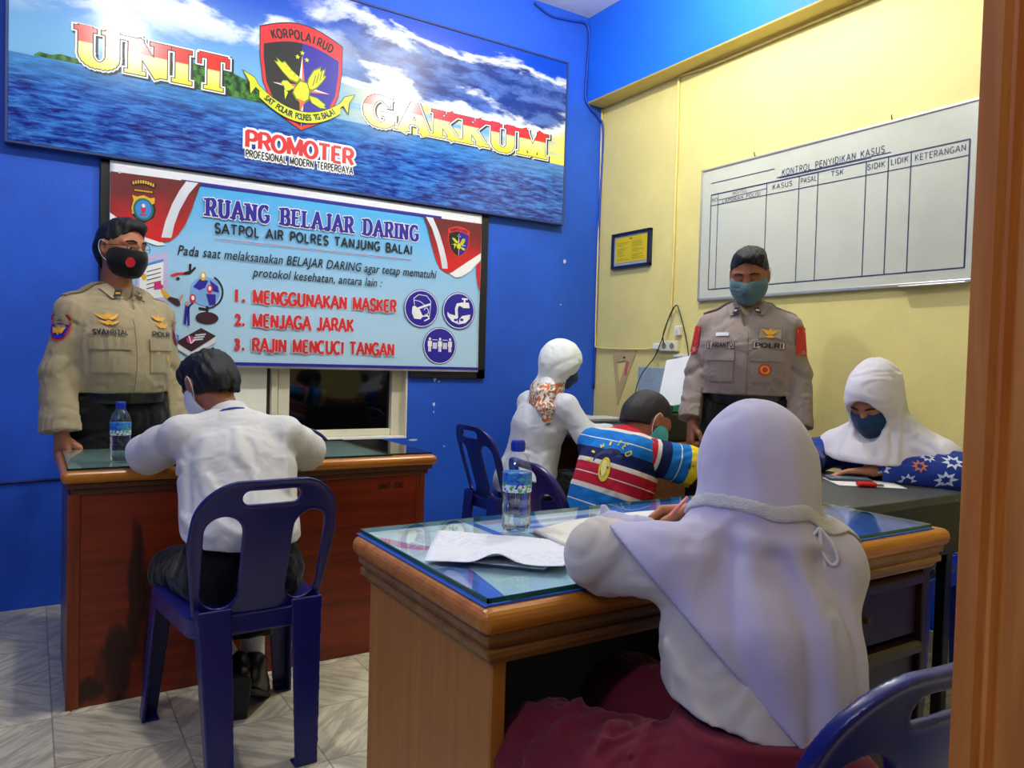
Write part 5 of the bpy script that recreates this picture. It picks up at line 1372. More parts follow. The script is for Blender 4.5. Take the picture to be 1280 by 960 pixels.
def person_body(label, J, Rh, S, hands, base, skin, h=.0042, kh=1.0, group=None, shut=False):
    """one continuous skin surface from crown to feet"""
    lo, hi = bounds(J, .24); lo[2] = -.005; f = SDF(lo, hi, h); N = A3(J['N']); Hd = A3(J['Hd'])
    torso(f, J, S, -.022); limbs(f, J, S, -.008)
    f.cone(lerp(N, J['Ch'], .2), Hd + Rh @ A3(0, -.02, -.05) * kh, .062 * S, .052 * kh, .03)
    head_sdf(f, Hd, Rh, kh, shut); tips = {}
    for a in 'LR':
        d = hands[a]; W = A3(J['W' + a]); f.cone(W, W + nrm(d['d']) * .01, .027 * S, .022 * S, .01)
        tips[a] = hand_sdf(f, W + nrm(d['d']) * .012, d['d'], d['n'], a == 'R', d.get('curl', (.25, .3, .25)), S * d.get('k', 1), d.get('thumb'), d.get('spread', .05))
        A = A3(J['A' + a]); t = nrm(J.get('T' + a, (0, 1, 0))); f.cone(A, A + t * .13 * S + A3(0, 0, -.045) * S * (1 if abs(t[2]) < .5 else 0), .034 * S, .028 * S, .02)
    o = f.build('person', skin, None, loc=base); tag(o, label, 'person', group); return o, tips


def hair_part(p, Hd, Rh, k, m, plane=(.020, .55), puff=.010, cut=None, seed=0, rough=.003, extra=None, brow=True):
    f = SDF(Hd - .16, Hd + .16, .0036); L = lambda x, y, z: Hd + Rh @ (A3(x, y, z) * k); g = puff
    f.ell(L(0, -.012, .030), A3(.076 + g, .098 + g, .086 + g) * k, Rh, 0); f.ell(L(0, -.03, -.02), A3(.070 + g, .075 + g, .07) * k, Rh, .03)
    if extra: extra(f, L)
    n = Rh @ nrm((0, plane[1], -1.0)); f.cut(L(0, 0, plane[0]), n)
    if brow: f.ell(L(0, .112, .020), A3(.066, .062, .058) * k, Rh, .006, 's')                  # rounded hairline
    for s in (-1, 1): f.ell(L(s * .080, .0, -.012), A3(.03, .028, .034) * k, Rh, .006, 's')      # clear of the ears
    f.wrinkle(rough, (95, 95, 24), Rh, seed, .0); f.wrinkle(rough * .5, (40, 40, 14), Rh, seed + 5, .0)
    return f.build('hair', m, p)


def mask_part(p, Hd, Rh, k, m, loops, z0=-.004, fold=True, side=.055):
    """cloth mask over nose and mouth plus its ear loops"""
    f = SDF(Hd - .17, Hd + .17, .0032); L = lambda x, y, z: Hd + Rh @ (A3(x, y, z) * k)
    f.ell(L(0, .022, -.040), A3(.080, .090, .082) * k, Rh, 0); f.cone(L(0, .092, -.012), L(0, .108, -.040), .014 * k, .020 * k, .03); f.cone(L(0, .07, -.07), L(0, .072, -.092), .036 * k, .03 * k, .03)
    f.ell(L(0, .016, -.040), A3(.073, .078, .074) * k, Rh, .0, 's')
    f.cut(L(0, .1, z0), Rh @ nrm((0, .18, 1))); f.cut(L(0, .1, -.112), Rh @ nrm((0, .25, -1))); f.cut(L(0, .004, 0), Rh @ A3(0, -1, 0))
    if fold:
        for z in (-.035, -.055, -.075):
            f.crease([L(x, .026 + .09 * math.sqrt(max(0, 1 - (x / .075) ** 2)), z) for x in np.linspace(-.062, .062, 11)], .006, -.0022)
    o = f.build('face_mask', m, p); mb = MB()
    for s in (-1, 1):
        mb = MB(); mb.tube(smooth_path([tuple(L(s * .066, .020, -.022)), tuple(L(s * .080, .004, .012)), tuple(L(s * .086, -.018, .022)), tuple(L(s * .086, -.026, -.005)), tuple(L(s * .080, -.014, -.040)), tuple(L(s * .066, .018, -.072))], 6), .0016 * k, 6)
        mb.build('ear_loop', loops, o, smooth=True)
    return o


def eyes_part(p, Hd, Rh, k, down=0.0):
    L = lambda x, y, z: Hd + Rh @ (A3(x, y, z) * k); EW = mat('eye_white', (206, 200, 192), .2); IR = mat('dark_iris', (26, 16, 12), .1)
    for s in (-1, 1):
        c = L(s * .031, .0725, -.003); g = Rh @ nrm((0, 1, -.1 - down)); m = MB(); m.sphere(tuple(c), .0122 * k, 0); o = m.build('eye', EW, p, smooth=True)
        m = MB(); m.sphere(tuple(c + g * .0078 * k), .0058 * k, 0); m.build('iris', IR, o, smooth=True)


def lids_part(p, Hd, Rh, k):
    """lowered eyelids: the dark line of the lashes"""
    L = lambda x, y, z: tuple(Hd + Rh @ (A3(x, y, z) * k))
    for s in (-1, 1):
        MB().tube([L(s * .017, .0905, -.007), L(s * .025, .0915, -.0095), L(s * .034, .0885, -.0105), L(s * .045, .0800, -.0075)], [.0010, .0016, .0016, .0008], 6).build('eyelashes', HAIR, p, smooth=True)


def brows_part(p, Hd, Rh, k):
    L = lambda x, y, z: Hd + Rh @ (A3(x, y, z) * k)
    for s in (-1, 1):
        m = MB().tube([tuple(L(s * .013, .0975, .021)), tuple(L(s * .030, .0955, .0265)), tuple(L(s * .052, .079, .021))], [.0030 * k, .0036 * k, .0018 * k], 8); m.build('eyebrow', HAIR, p, smooth=True)


def shoe(p, A, toe, S, m, sole=None):
    """leather shoe: toe = direction the foot points"""
    A = A3(A); t = nrm(toe); f = SDF(A - .24, A + .24, .0042); up_ = nrm(UPZ - t * (UPZ @ t)) if abs(t[2]) < .9 else nrm(np.cross(t, (1, 0, 0)))
    R = basis(t, up_); L = lambda x, y, z: A + R @ (A3(x, y, z) * S)
    f.cone(L(0, -.035, -.045), L(0, .135, -.058), .038 * S, .030 * S, .02, ax=R[:, 0], st=1.18); f.cone(L(0, -.02, .015), L(0, .06, -.035), .046 * S, .040 * S, .03); f.cone(L(0, -.01, .02), L(0, -.01, .04), .047 * S, .047 * S, .01, capb=True)
    f.cut(L(0, 0, -.083), -R[:, 2])
    o = f.build('shoe', m, p); g = SDF(A - .24, A + .24, .0042); g.cone(L(0, -.038, -.08), L(0, .140, -.08), .041 * S, .034 * S, 0, ax=R[:, 0], st=1.15); g.cut(L(0, 0, -.089), -R[:, 2]); g.cut(L(0, 0, -.074), R[:, 2]); g.build('sole', sole or m, o)
    return o


def trousers(p, J, S, m, top, g=.012, ends=None, amp=.006, name='trousers', h=.0055):
    lo, hi = bounds({k: J[k] for k in ('P', 'HL', 'HR', 'KL', 'KR', 'AL', 'AR')}, .2); f = SDF(lo, hi, h); side = nrm(A3(J['HR']) - A3(J['HL']))
    f.cone(lerp(J['HL'], J['HR'], .5), lerp(J['P'], J['Ch'], .35), .118 * S + g, .112 * S + g, .05, ax=side, st=1.32)
    for a in 'LR':
        f.chain([J['H' + a], J['K' + a]], [.092 * S + g, .066 * S + g], .04); A = lerp(J['K' + a], J['A' + a], ends or .93); f.cone(J['K' + a], A, .066 * S + g, .052 * S + g, .03, capb=True)
    f.wrinkle(amp, (7, 7, 3.2), None, 3, .5); f.wrinkle(amp * .5, (18, 18, 9), None, 9, .4)
    if top is not None: f.cut(top[0], top[1])
    return f.build(name, m, p)


def sleeve(f, S0, E, We, r, k=.03, capb=True):
    f.cone(S0, E, r[0], r[1], k); f.cone(E, We, r[1], r[2], .03, capb=capb)


BOTTOMS = cloth('black_trouser_cloth', (9, 9, 11), .9)
LEATHER = mat('black_leather', (14, 14, 15), .3); RUBB = mat('dark_rubber_sole', (32, 30, 28), .7)


# ---- uniformed officers -----------------------------------------------------
def officer(label, base, F, Fh, J, S, m, dk, belly, name, colors, capn, head_k=1.0):
    base = A3(base); Fv = nrm(F); Rv = np.cross(Fv, UPZ); Rh = basis(Fh); Hd = A3(J['Hd'])
    down = A3(0, 0, -1)
    p, tips = person_body(label, J, Rh, S, {a: dict(d=nrm(A3(J['W' + a]) - A3(J['E' + a])) * .35 + down * .8 + Fv * .15, n=(Rv * (-1 if a == 'R' else 1)) * .8 - Fv * .4, curl=(.35, .45, .35)) for a in 'LR'}, base, colors['skin'], kh=head_k, shut=bool(colors.get('down')))
    hair_part(p, Hd, Rh, head_k, HAIR, (-.006, .84), .0045, seed=capn, extra=lambda f, L: f.ell(L(-.012, .030, .088), A3(.062, .066, .034), Rh, .03) and f.cone(L(0, -.055, -.01), L(0, -.048, -.070), .058, .048, .02))
    brows_part(p, Hd, Rh, head_k)
    if colors.get('down'): lids_part(p, Hd, Rh, head_k)
    else: eyes_part(p, Hd, Rh, head_k)
    mk_ = mask_part(p, Hd, Rh, head_k, colors['mask'], colors['loop'], z0=-.010, fold=colors['fold'])
    if colors.get('patch'):                                        # small red disc printed on the mask
        bv = bvh_of(mk_); d = nrm(Rh @ A3(.50, .86, 0)); up_ = Rh[:, 2]; u = np.cross(up_, d) * -1
        a = Art(Hd + Rh @ A3(.035, .085, -.062) * head_k, -u, up_, d); a.disc(0, 0, .017, .019, colors['patch'], 1, 20); a.build('mask_badge', mk_, bvh=bv, off=.0030)
    # shirt
    lo, hi = bounds({k: J[k] for k in ('P', 'Ch', 'N', 'SL', 'SR', 'EL', 'ER', 'WL', 'WR')}, .2); f = SDF(lo, hi, .0046)
    torso(f, J, S, .014)
    P, Ch, N = (A3(J[q]) for q in ('P', 'Ch', 'N'))
    f.ell(lerp(P, Ch, .42) + Fv * belly, A3(.165, .135, .20) * S, basis(Fv), .08)
    for a in 'LR': sleeve(f, J['S' + a], J['E' + a], J['W' + a], (.056 * S, .060 * S, colors['cuff'] * S), .03)
    waist = lerp(P, Ch, .02)
    for a, sg in (('R', 1), ('L', -1)):
        e, s_, w_ = A3(J['E' + a]), A3(J['S' + a]), A3(J['W' + a]); o_ = Rv * sg
        f.crease([e + Fv * .06 - o_ * .02 + A3(0, 0, .03), e + Fv * .065 + o_ * .02, e + o_ * .065 - A3(0, 0, .02)], .016, -.008)
        f.crease([e + Fv * .06 - o_ * .03 - A3(0, 0, .03), e + Fv * .065 + o_ * .02 - A3(0, 0, .05)], .014, .006)
        f.crease([lerp(s_, Ch, .35) + Fv * .12 - A3(0, 0, .06), lerp(s_, Ch, .6) + Fv * .12 - A3(0, 0, .16)], .02, .006)
    f.wrinkle(.004, (8, 8, 4), None, capn * 3.1, .6); f.wrinkle(.0012, (26, 26, 14), None, capn, .4)
    # neck opening and hem
    f.cone(N + Fv * .035 - UPZ * .03, N + Fv * .06 + UPZ * .10, .040 * S, .075 * S, .01, 's'); f.cone(N + Fv * .055 + UPZ * .05, N + Fv * .135 - UPZ * .085, .042, .006, .006, 's'); f.cut(N + UPZ * .022, (0, 0, 1))
    hem_z = colors['belt']; f.cut((0, 0, hem_z), (0, 0, -1)) if False else f.fn(lambda X, Y, Z: np.where((np.abs((X - base[0]) * Rv[0] + (Y - base[1]) * Rv[1]) < .175 * S), hem_z - Z, -9.0), op='i')
    sh = f.build('uniform_shirt', m, p); bv = bvh_of(sh)
    U = -Rv; V = UPZ                                               # seen from the front: u to the wearer's left
    fr = lambda o=Ch: Art(A3(base[0], base[1], 0) , tuple(U), tuple(V), tuple(Fv), .0004)
    zc = J['SR'][2]
    def cloth_patch(nm, x0, z0, x1, z1, mm, off, nx=10, nz=10, par=sh, tilt=0.0):
        a = fr()
        for i in range(nx):
            for j in range(nz):
                q = lambda ii, jj: (x0 + (x1 - x0) * ii / nx, z0 + (z1 - z0) * jj / nz + tilt * (ii / nx - .5) * 2)
                a.add([q(i, j), q(i + 1, j), q(i + 1, j + 1), q(i, j + 1)], [(0, 1, 2, 3)], mm, 0)
        a.k = 0; a.vs = [(x, y, 0) for x, y, _ in a.vs]
        o = a.build(nm, par, bvh=bv, off=off); md = o.modifiers.new('thickness', 'SOLIDIFY'); md.thickness = .004; md.offset = -1; return o
    # placket, pockets with flaps
    cloth_patch('placket', -.017, hem_z + .01, .017, zc - .02, m, .0035, 3, 40)
    for s in (-1, 1):
        c = s * .095 * S
        cloth_patch('chest_pocket', c - .058, zc - .235, c + .058, zc - .11, m, .0040)
        cloth_patch('pocket_flap', c - .062, zc - .145, c + .062, zc - .100, m, .0085, 10, 4)
    # collar leaves and stand
    for s in (-1, 1):
        def on_(a_, b_, c_, o_):
            p_ = N + U * s * a_ + Fv * b_ + UPZ * c_; dd = nrm(-Fv * .7 - UPZ * .7); h_ = bv.ray_cast(Vector(p_ - dd * .15), Vector(dd), .3); return A3(h_[0]) - dd * o_ if h_[0] else p_
        pts = [N + U * s * .060 - Fv * .02 + UPZ * .040, N + U * s * .050 + Fv * .040 + UPZ * .030, on_(.018, .09, -.045, .008), on_(.068, .08, -.060, .010), on_(.095, .02, -.030, .008)]
        mb = MB(); n = nrm(U * s * .6 + Fv * .6 + UPZ * .5); A_ = [tuple(q) for q in pts]; B_ = [tuple(q - n * .005) for q in pts]; k_ = len(pts)
        mb.add(A_ + B_, [tuple(range(k_)), tuple(range(k_, 2 * k_))[::-1]] + [(i, (i + 1) % k_, (i + 1) % k_ + k_, i + k_) for i in range(k_)]); co = mb.build('collar_leaf', m, sh)
        c = (pts[2] + pts[3]) / 2 + UPZ * .018 + n * .002; a = Art(c, tuple(np.cross(UPZ, n) * 1.0), tuple(np.cross(n, np.cross(UPZ, n))), tuple(n)); a.rect(-.014, -.016, .014, .016, colors['tab'], 1); a.rect(-.009, -.004, .009, .004, colors['pin'], 2); a.build('collar_badge', co)
    g = SDF(N - .14, N + .16, .004); g.cone(N - UPZ * .03, N + UPZ * .035 - Fv * .004, .072 * S, .066 * S, 0, capb=True, capa=True); g.cone(N - UPZ * .05, N + UPZ * .06, .066 * S, .060 * S, 0, 's'); g.fn(lambda X, Y, Z: (X - N[0]) * Fv[0] + (Y - N[1]) * Fv[1] - .03, op='i'); g.build('collar_stand', m, sh)
    t_ = SDF(N - .16, N + .16, .004); t_.cone(N + Fv * .01 - UPZ * .06, N + UPZ * .03, .075 * S, .060 * S, 0, capb=True); t_.build('undershirt', colors['under'], p)
    # shoulder straps
    for a_, s in (('R', -1), ('L', 1)):
        q0 = lerp(J['S' + a_], N, .75); q1 = A3(J['S' + a_]) + U * s * .035; strap = MB(); V_ = []; F_ = []
        for i in range(9):
            c = lerp(q0, q1, i / 8)
            for w in (-.022, .022):
                h_ = bv.ray_cast(Vector(c + Fv * w + UPZ * .3), Vector((0, 0, -1)), .6); V_.append(tuple(A3(h_[0]) + UPZ * .005) if h_[0] else tuple(c + Fv * w + UPZ * .06))
        F_ = [(2 * i, 2 * i + 1, 2 * i + 3, 2 * i + 2) for i in range(8)]; strap.add(V_, F_); so = strap.build('shoulder_strap', dk, sh); md = so.modifiers.new('thickness', 'SOLIDIFY'); md.thickness = .006
    # name tape, force tape, wings
    for s, wd, x in ((name, .105, -.095 * S), ('POLRI', .100, .098 * S)):
        a = fr()
        if colors.get('tape'): a.rect(x - .060, zc - .094, x + .060, zc - .064, INK if not colors['tape'] else colors['tape'], 1); a.rect(x - .0575, zc - .0915, x + .0575, zc - .0665, m if not colors['tape2'] else colors['tape2'], 2)
        a.word(s, x - wd / 2, zc - .088, wd, .018, colors['ink'], 3, .26, .2, .22)
        a.build('name_tape', sh, bvh=bv, off=.006)
    GB = mat('gold_embroidery', (222, 160, 40), .5)
    def wings(cx, cz, w, h, mm):
        a.poly([(cx - w, cz + h * .5), (cx - w * .3, cz + h * .2), (cx, cz + h * .6), (cx + w * .3, cz + h * .2), (cx + w, cz + h * .5), (cx + w * .6, cz - h * .1), (cx + w * .2, cz - h * .4), (cx, cz - h * .2), (cx - w * .2, cz - h * .4), (cx - w * .6, cz - h * .1)], mm, 2)
    for q in colors['badges']:
        a = fr(); x, z, w, h = q[1] * S, zc + q[2], q[3], q[4]
        if q[0] == 'w': wings(x, z, w, h, GB)
        elif q[0] == 'o': a.disc(x, z, w, h, q[5], 1, 20); a.disc(x, z, w * .7, h * .7, q[6], 2, 20); a.disc(x, z, w * .42, h * .42, q[7], 3, 16)
        elif q[0] == 'r': a.rect(x - w, z - h, x + w, z + h, q[5], 1); a.rect(x - w * .9, z - h * .8, x + w * .9, z + h * .8, q[6], 2)
        a.build('badge', sh, bvh=bv, off=.006 + .0006 * (q[0] == 'w'))
    # sleeve patches near the shoulders
    for a_, s in (('R', -1), ('L', 1)):
        d = nrm(U * s * .80 + Fv * .55); u = nrm(np.cross(UPZ, d)); c = lerp(J['S' + a_], J['E' + a_], .28); pa = Art(c, tuple(u), (0, 0, 1), tuple(d)); RD = mat('red_patch', (196, 34, 30), .6)
        if colors['sleeve'] == 'round':
            pa.poly([(-.042, .040), (-.030, .052), (.030, .052), (.042, .040), (.038, .030), (-.038, .030)], RD, 1)
            pa.poly([(-.040, .020), (0, .034), (.040, .020), (.038, -.015), (.022, -.042), (0, -.052), (-.022, -.042), (-.038, -.015)], RD, 1); pa.poly([(-.034, .012), (0, .020), (.034, .012), (.030, -.016), (.018, -.036), (0, -.044), (-.018, -.036), (-.030, -.016)], NAVY, 2)
            pa.poly([(-.026, .004), (-.008, -.004), (0, .012), (.010, -.002), (.026, .006), (.014, -.022), (.004, -.016), (0, -.032), (-.006, -.018), (-.018, -.022)], mat('gold_embroidery', (222, 160, 40), .5), 3)
        else:
            pa.poly([(-.034, .060), (.0, .066), (.034, .060), (.034, -.045), (.020, -.065), (.010, -.052), (-.010, -.066), (-.022, -.050), (-.034, -.060)], RD, 1); pa.line([(-.024, .045), (.024, .045)], .010, mat('gold_embroidery', (222, 160, 40), .5), 2)
        # fine grid so that the patch follows the sleeve
        pa.build('sleeve_patch', sh, bvh=bv, off=.004, reach=.2)
    # belt, trousers, shoes
    b = SDF(A3(base[0] - .3, base[1] - .3, hem_z - .12), A3(base[0] + .3, base[1] + .3, hem_z + .06), .0045)
    b.cone((base[0], base[1], hem_z - .10), (base[0], base[1], hem_z + .03), .126 * S, .126 * S, 0, ax=Rv, st=1.28); b.ell((base[0] + Fv[0] * belly * .7, base[1] + Fv[1] * belly * .7, hem_z), (.15 * S, .12 * S, .15), basis(Fv), .05)
    b.cut((0, 0, hem_z + .004), (0, 0, 1)); b.cut((0, 0, hem_z - .042), (0, 0, -1)); bo = b.build('belt', LEATHER, p)
    a = fr(); a.rect(-.028, hem_z - .038, .028, hem_z, mat('dark_buckle', (60, 56, 48), .35, .8), 1); a.build('buckle', bo, bvh=bvh_of(bo), off=.003)
    trousers(p, J, S, BOTTOMS, ((0, 0, hem_z - .012), (0, 0, 1)), .014, .97)
    for q in 'LR': shoe(p, A3(J['A' + q]) + A3(0, 0, -.005), Fv + Rv * (.2 if q == 'R' else -.2), S, LEATHER, RUBB)
    return p, sh


TANU = cloth('tan_uniform_cloth', (158, 144, 112), .85, .04, bump=.10); TANU2 = cloth('tan_strap_cloth', (132, 118, 90), .85)
GRYU = cloth('grey_brown_uniform_cloth', (142, 128, 122), .85, .04, bump=.10); GRYU2 = cloth('grey_strap_cloth', (120, 108, 112), .85)
BLKM = cloth('black_mask_cloth', (20, 20, 22), .85); GRNM = cloth('grey_green_mask_cloth', (82, 112, 120), .85); WLOOP = mat('white_elastic', (226, 226, 222), .7)
NVYM = cloth('navy_mask_cloth', (28, 58, 92), .85); SURG = cloth('teal_surgical_mask', (86, 186, 190), .8)
ORB = mat('orange_badge', (220, 110, 40), .5); GLD = mat('gold_embroidery', (222, 160, 40), .5); RDB = mat('red_badge', (196, 50, 36), .5); DKT = mat('dark_badge', (40, 30, 26), .6)


def stand(base, F, half, sh, neck, hd, S, arms, waist, chest):
    b = A3(base); F = nrm(F); R = np.cross(F, UPZ); v = lambda r, f_, z: b + R * r + F * f_ + A3(0, 0, z)
    J = dict(P=v(0, -.01, waist), Ch=v(0, -.005, chest), N=v(0, -.02, neck), SR=v(half, -.01, sh), SL=v(-half, -.01, sh), HR=v(.088 * S, 0, waist - .10), HL=v(-.088 * S, 0, waist - .10),
             KR=v(.095 * S, .015, .50), KL=v(-.095 * S, .015, .50), AR=v(.105 * S, -.02, .088), AL=v(-.105 * S, -.02, .088), TR=F, TL=F)
    J['Hd'] = v(*hd)
    for k, q in arms.items(): J[k] = v(*q)
    return J


# officer in tan by the left wall, hands down at the desk edge
b = (.300, 3.505, 0); F = nrm((.36, -.93, 0))
J = stand(b, F, .172, 1.318, 1.412, (.0, .020, 1.588), 1.04, dict(ER=(.225, .0, 1.075), WR=(.232, .045, .850), EL=(-.220, -.02, 1.075), WL=(-.222, .03, .850)), 1.02, 1.25)
PL, PLS = officer('standing officer in tan uniform with black mask and glasses beside the banner', b, F, (.60, -.80, -.02), J, 1.04, TANU, TANU2, .055, 'SYAHRIZAL',
                  dict(skin=SKIN, mask=BLKM, loop=WLOOP, fold=False, patch=RED, belt=1.000, cuff=.074, tab=DKT, pin=GLD, under=cloth('tan_undershirt', (146, 126, 96)), tape=None, tape2=None, ink=INK, sleeve='round',
                       badges=[('w', -.095, -.020, .040, .030), ('w', -.095, -.043, .034, .022), ('w', .10, -.018, .042, .026), ('w', .105, -.044, .045, .026), ('o', .125, -.125, .026, .016, ORB, GLD, ORB), ('o', .125, -.175, .008, .012, GLD, TANU, GLD)]), 1)
# glasses
Hd = A3(J['Hd']); Rh = basis((.60, -.80, -.02)); L = lambda x, y, z: tuple(Hd + Rh @ A3(x, y, z))
FRM = mat('thin_dark_spectacle_frame', (60, 54, 50), .3, .8); gl = None
m = MB()
for s in (-1, 1):
    m.tube([L(s * .034 + .024 * math.cos(a_), .104 - .012 * abs(math.cos(a_)) * (1 if s * math.cos(a_) > 0 else .2), .0 + .017 * math.sin(a_)) for a_ in np.linspace(0, 2 * math.pi, 25)], .0011, 6)
    m.tube([L(s * .058, .094, .004), L(s * .078, .05, .004), L(s * .084, -.01, .006)], .0012, 6)
m.tube([L(-.011, .104, .003), L(0, .107, .005), L(.011, .104, .003)], .0011, 6)
gl = m.build('glasses', FRM, PL, smooth=True)

# officer in grey-brown by the yellow wall, looking down
b = (2.655, 2.245, 0); F = nrm((-.83, -.556, 0))
J = stand(b, F, .158, 1.345, 1.432, (.0, .035, 1.575), 1.0, dict(ER=(.205, .0, 1.14), WR=(.212, .090, .935), EL=(-.205, -.02, 1.14), WL=(-.222, .04, .920)), 1.06, 1.28)
PR, PRS = officer('standing officer in grey-brown uniform with grey-green mask under the whiteboard', b, F, (-.80, -.52, -.33), J, 1.0, GRYU, GRYU2, .035, 'S.ARIANTO',
                  dict(skin=SKIN2, mask=GRNM, loop=WLOOP, fold=True, belt=1.055, cuff=.064, tab=DKT, pin=SLV, under=cloth('khaki_undershirt', (164, 146, 108)), tape=mat('tape_border', (34, 32, 32), .6), tape2=mat('tape_ground', (196, 186, 170), .6), ink=INK, sleeve='tab', down=.5,
                       badges=[('r', .10, -.030, .045, .024, mat('badge_grey', (120, 112, 100), .6), mat('badge_mat', (150, 140, 120), .6)), ('w', .10, -.026, .030, .030), ('w', .10, -.044, .026, .014), ('o', .098, -.122, .032, .015, GLD, ORB, GLD), ('o', .088, -.180, .025, .025, RDB, GLD, RDB), ('r', -.09, -.035, .028, .008, SLV, SLV)]), 2)


# ---- seated children and the woman -------------------------------------------
def add_seat(J, knees, ankles, toes, hip=.085, S=.85):
    side = nrm(A3(J['SR']) - A3(J['SL'])); side[2] = 0; side = nrm(side); P = A3(J['P'])
    J['HR'] = P + side * hip + A3(0, 0, -.02); J['HL'] = P - side * hip + A3(0, 0, -.02)
    for a, k, n, t in zip('RL', knees, ankles, toes): J['K' + a], J['A' + a], J['T' + a] = A3(k), A3(n), A3(t)
    return {k: A3(v) for k, v in J.items()}


WHT = cloth('white_school_cloth', (206, 204, 200), .85, .03, bump=.12)
WHT2 = cloth('cream_white_sleeve_cloth', (204, 198, 184), .85, .03, bump=.12)
VEIL = cloth('lavender_white_veil', (190, 185, 208), .85, .03, bump=.08); VEIL2 = cloth('white_veil_cloth', (212, 208, 216), .85, .03, bump=.08)

# --- boy in white shirt at the stained desk, bent over his work
J = add_seat(dict(P=(.545, 2.350, .52), Ch=(.560, 2.500, .80), N=(.553, 2.600, .955), Hd=(.505, 2.700, 1.062), SL=(.405, 2.585, .905), SR=(.705, 2.500, .905), EL=(.325, 2.800, .815), ER=(.838, 2.640, .822), WL=(.42, 2.965, .812), WR=(.70, 2.885, .812)),
             [(.64, 2.640, .46), (.40, 2.640, .46)], [(.625, 2.520, .135), (.560, 2.475, .150)], [(.45, .75, -.45), (.08, .45, -.90)], .080, 1.2325)
Rh = basis((-.34, .78, -.62), (-.10, .3, 1)); S = .86
ST, tp = person_body('boy in white shirt bent over the stained desk, seen from behind', J, Rh, S, dict(L=dict(d=(.8, .55, -.05), n=(0, 0, -1), curl=(.2, .2, .2)), R=dict(d=(-.8, .55, -.05), n=(0, 0, -1), curl=(.5, .5, .4))), (.56, 2.45, 0), SKIN, kh=.95)
Hd = J['Hd']
hair_part(ST, Hd, Rh, .95, HAIR, (-.044, .40), .006, seed=4, rough=.0055, extra=lambda f, L: (f.ell(L(0, .03, .075), A3(.066, .07, .045), Rh, .03), f.ell(L(0, -.070, .01), A3(.062, .040, .075), Rh, .03), f.cone(L(0, -.055, -.02), L(0, -.050, -.095), .060, .046, .03)))
mask_part(ST, Hd, Rh, .95, cloth('white_mask', (220, 220, 224)), WLOOP)
lo, hi = bounds({k: J[k] for k in ('P', 'Ch', 'N', 'SL', 'SR', 'EL', 'ER')}, .22); f = SDF(lo, hi, .0045)
torso(f, J, S, .018)
f.cone(J['P'] + A3(0, .0, .09), lerp(J['P'], J['Ch'], .6), .135, .135, .05, ax=(.96, -.25, 0), st=1.22)
sleeve(f, J['SL'], lerp(J['SL'], J['EL'], .5), lerp(J['SL'], J['EL'], .94), (.054, .064, .074)); sleeve(f, J['SR'], lerp(J['SR'], J['ER'], .5), lerp(J['SR'], J['ER'], .94), (.054, .062, .070))
sd = A3(.843, -.537, 0); vd = A3(.537, .843, 0); C = A3(.56, 2.45, 0)
for pts, w, amp in (([(-.02, .93), (.02, .86), (.07, .80), (.10, .70)], .014, 0.0090), ([(.03, .90), (.06, .84), (.05, .76)], .012, -0.0081), ([(-.10, .90), (-.09, .82), (-.04, .74), (.0, .66)], .018, 0.0090), ([(-.14, .86), (-.13, .78), (-.10, .70)], .014, -0.0090),
                    ([(.12, .92), (.13, .84), (.15, .76)], .016, 0.0081), ([(-.06, .80), (.0, .74), (.05, .70)], .012, 0.0062), ([(-.02, .70), (.05, .66), (.11, .64)], .012, 0.0072), ([(-.13, .68), (-.06, .655), (.0, .64)], .012, 0.0072), ([(.10, .72), (.13, .66)], .012, -0.0072),
                    ([(-.20, .86), (-.23, .80), (-.26, .78)], .014, 0.0081), ([(.20, .86), (.23, .82), (.25, .80)], .014, 0.0081), ([(-.17, .80), (-.20, .76), (-.24, .745)], .012, -0.0081)):
    f.fold(C, sd, vd, pts, w, amp)
f.wrinkle(.0012, (7, 7, 3.5), None, 7, .8); f.wrinkle(.001, (24, 24, 12), None, 3, .5)
nk = J['N']; fdir = nrm((.30, .95, 0)); f.cone(nk + fdir * .02 - UPZ * .01, nk + fdir * .07 + UPZ * .10, .048, .07, .01, 's'); f.cut((0, 2.35, .615), (0, .12, -1)); f.cut(nk + UPZ * .03 + fdir * .02, nrm(fdir * .35 + UPZ))
shirt = f.build('school_shirt', WHT, ST)
g = SDF(nk - .15, nk + .15, .0040); ca = nrm((-.1, .62, .75)); g.cone(nk - ca * .022, nk + ca * .028, .072, .066, 0, capa=True, capb=True); g.cone(nk - ca * .05, nk + ca * .05, .060, .056, 0, 's'); co = g.build('shirt_collar', WHT, ST)
g = SDF(nk - .15, nk + .15, .0036); g.cone(nk - ca * .012, nk - ca * .004, .0755, .0745, 0, capa=True, capb=True); g.cone(nk - ca * .05, nk + ca * .05, .068, .068, 0, 's'); g.build('collar_piping', mat('blue_piping', (50, 60, 160), .7), co)
JP = dict(J); tr = trousers(ST, J, S, BOTTOMS, ((0, 2.35, .64), (0, .2, 1)), .016, .72, .007)
for a in 'RL':
    A = J['A' + a]; k = J['K' + a]; q = SDF(A - .25, A + .3, .0042); q.cone(lerp(k, A, .45), A, .044, .036, 0); q.wrinkle(.0012, (10, 10, 60), None, 2); q.build('sock', WHT, ST)
    shoe(ST, A, J['T' + a], .92, LEATHER, RUBB)

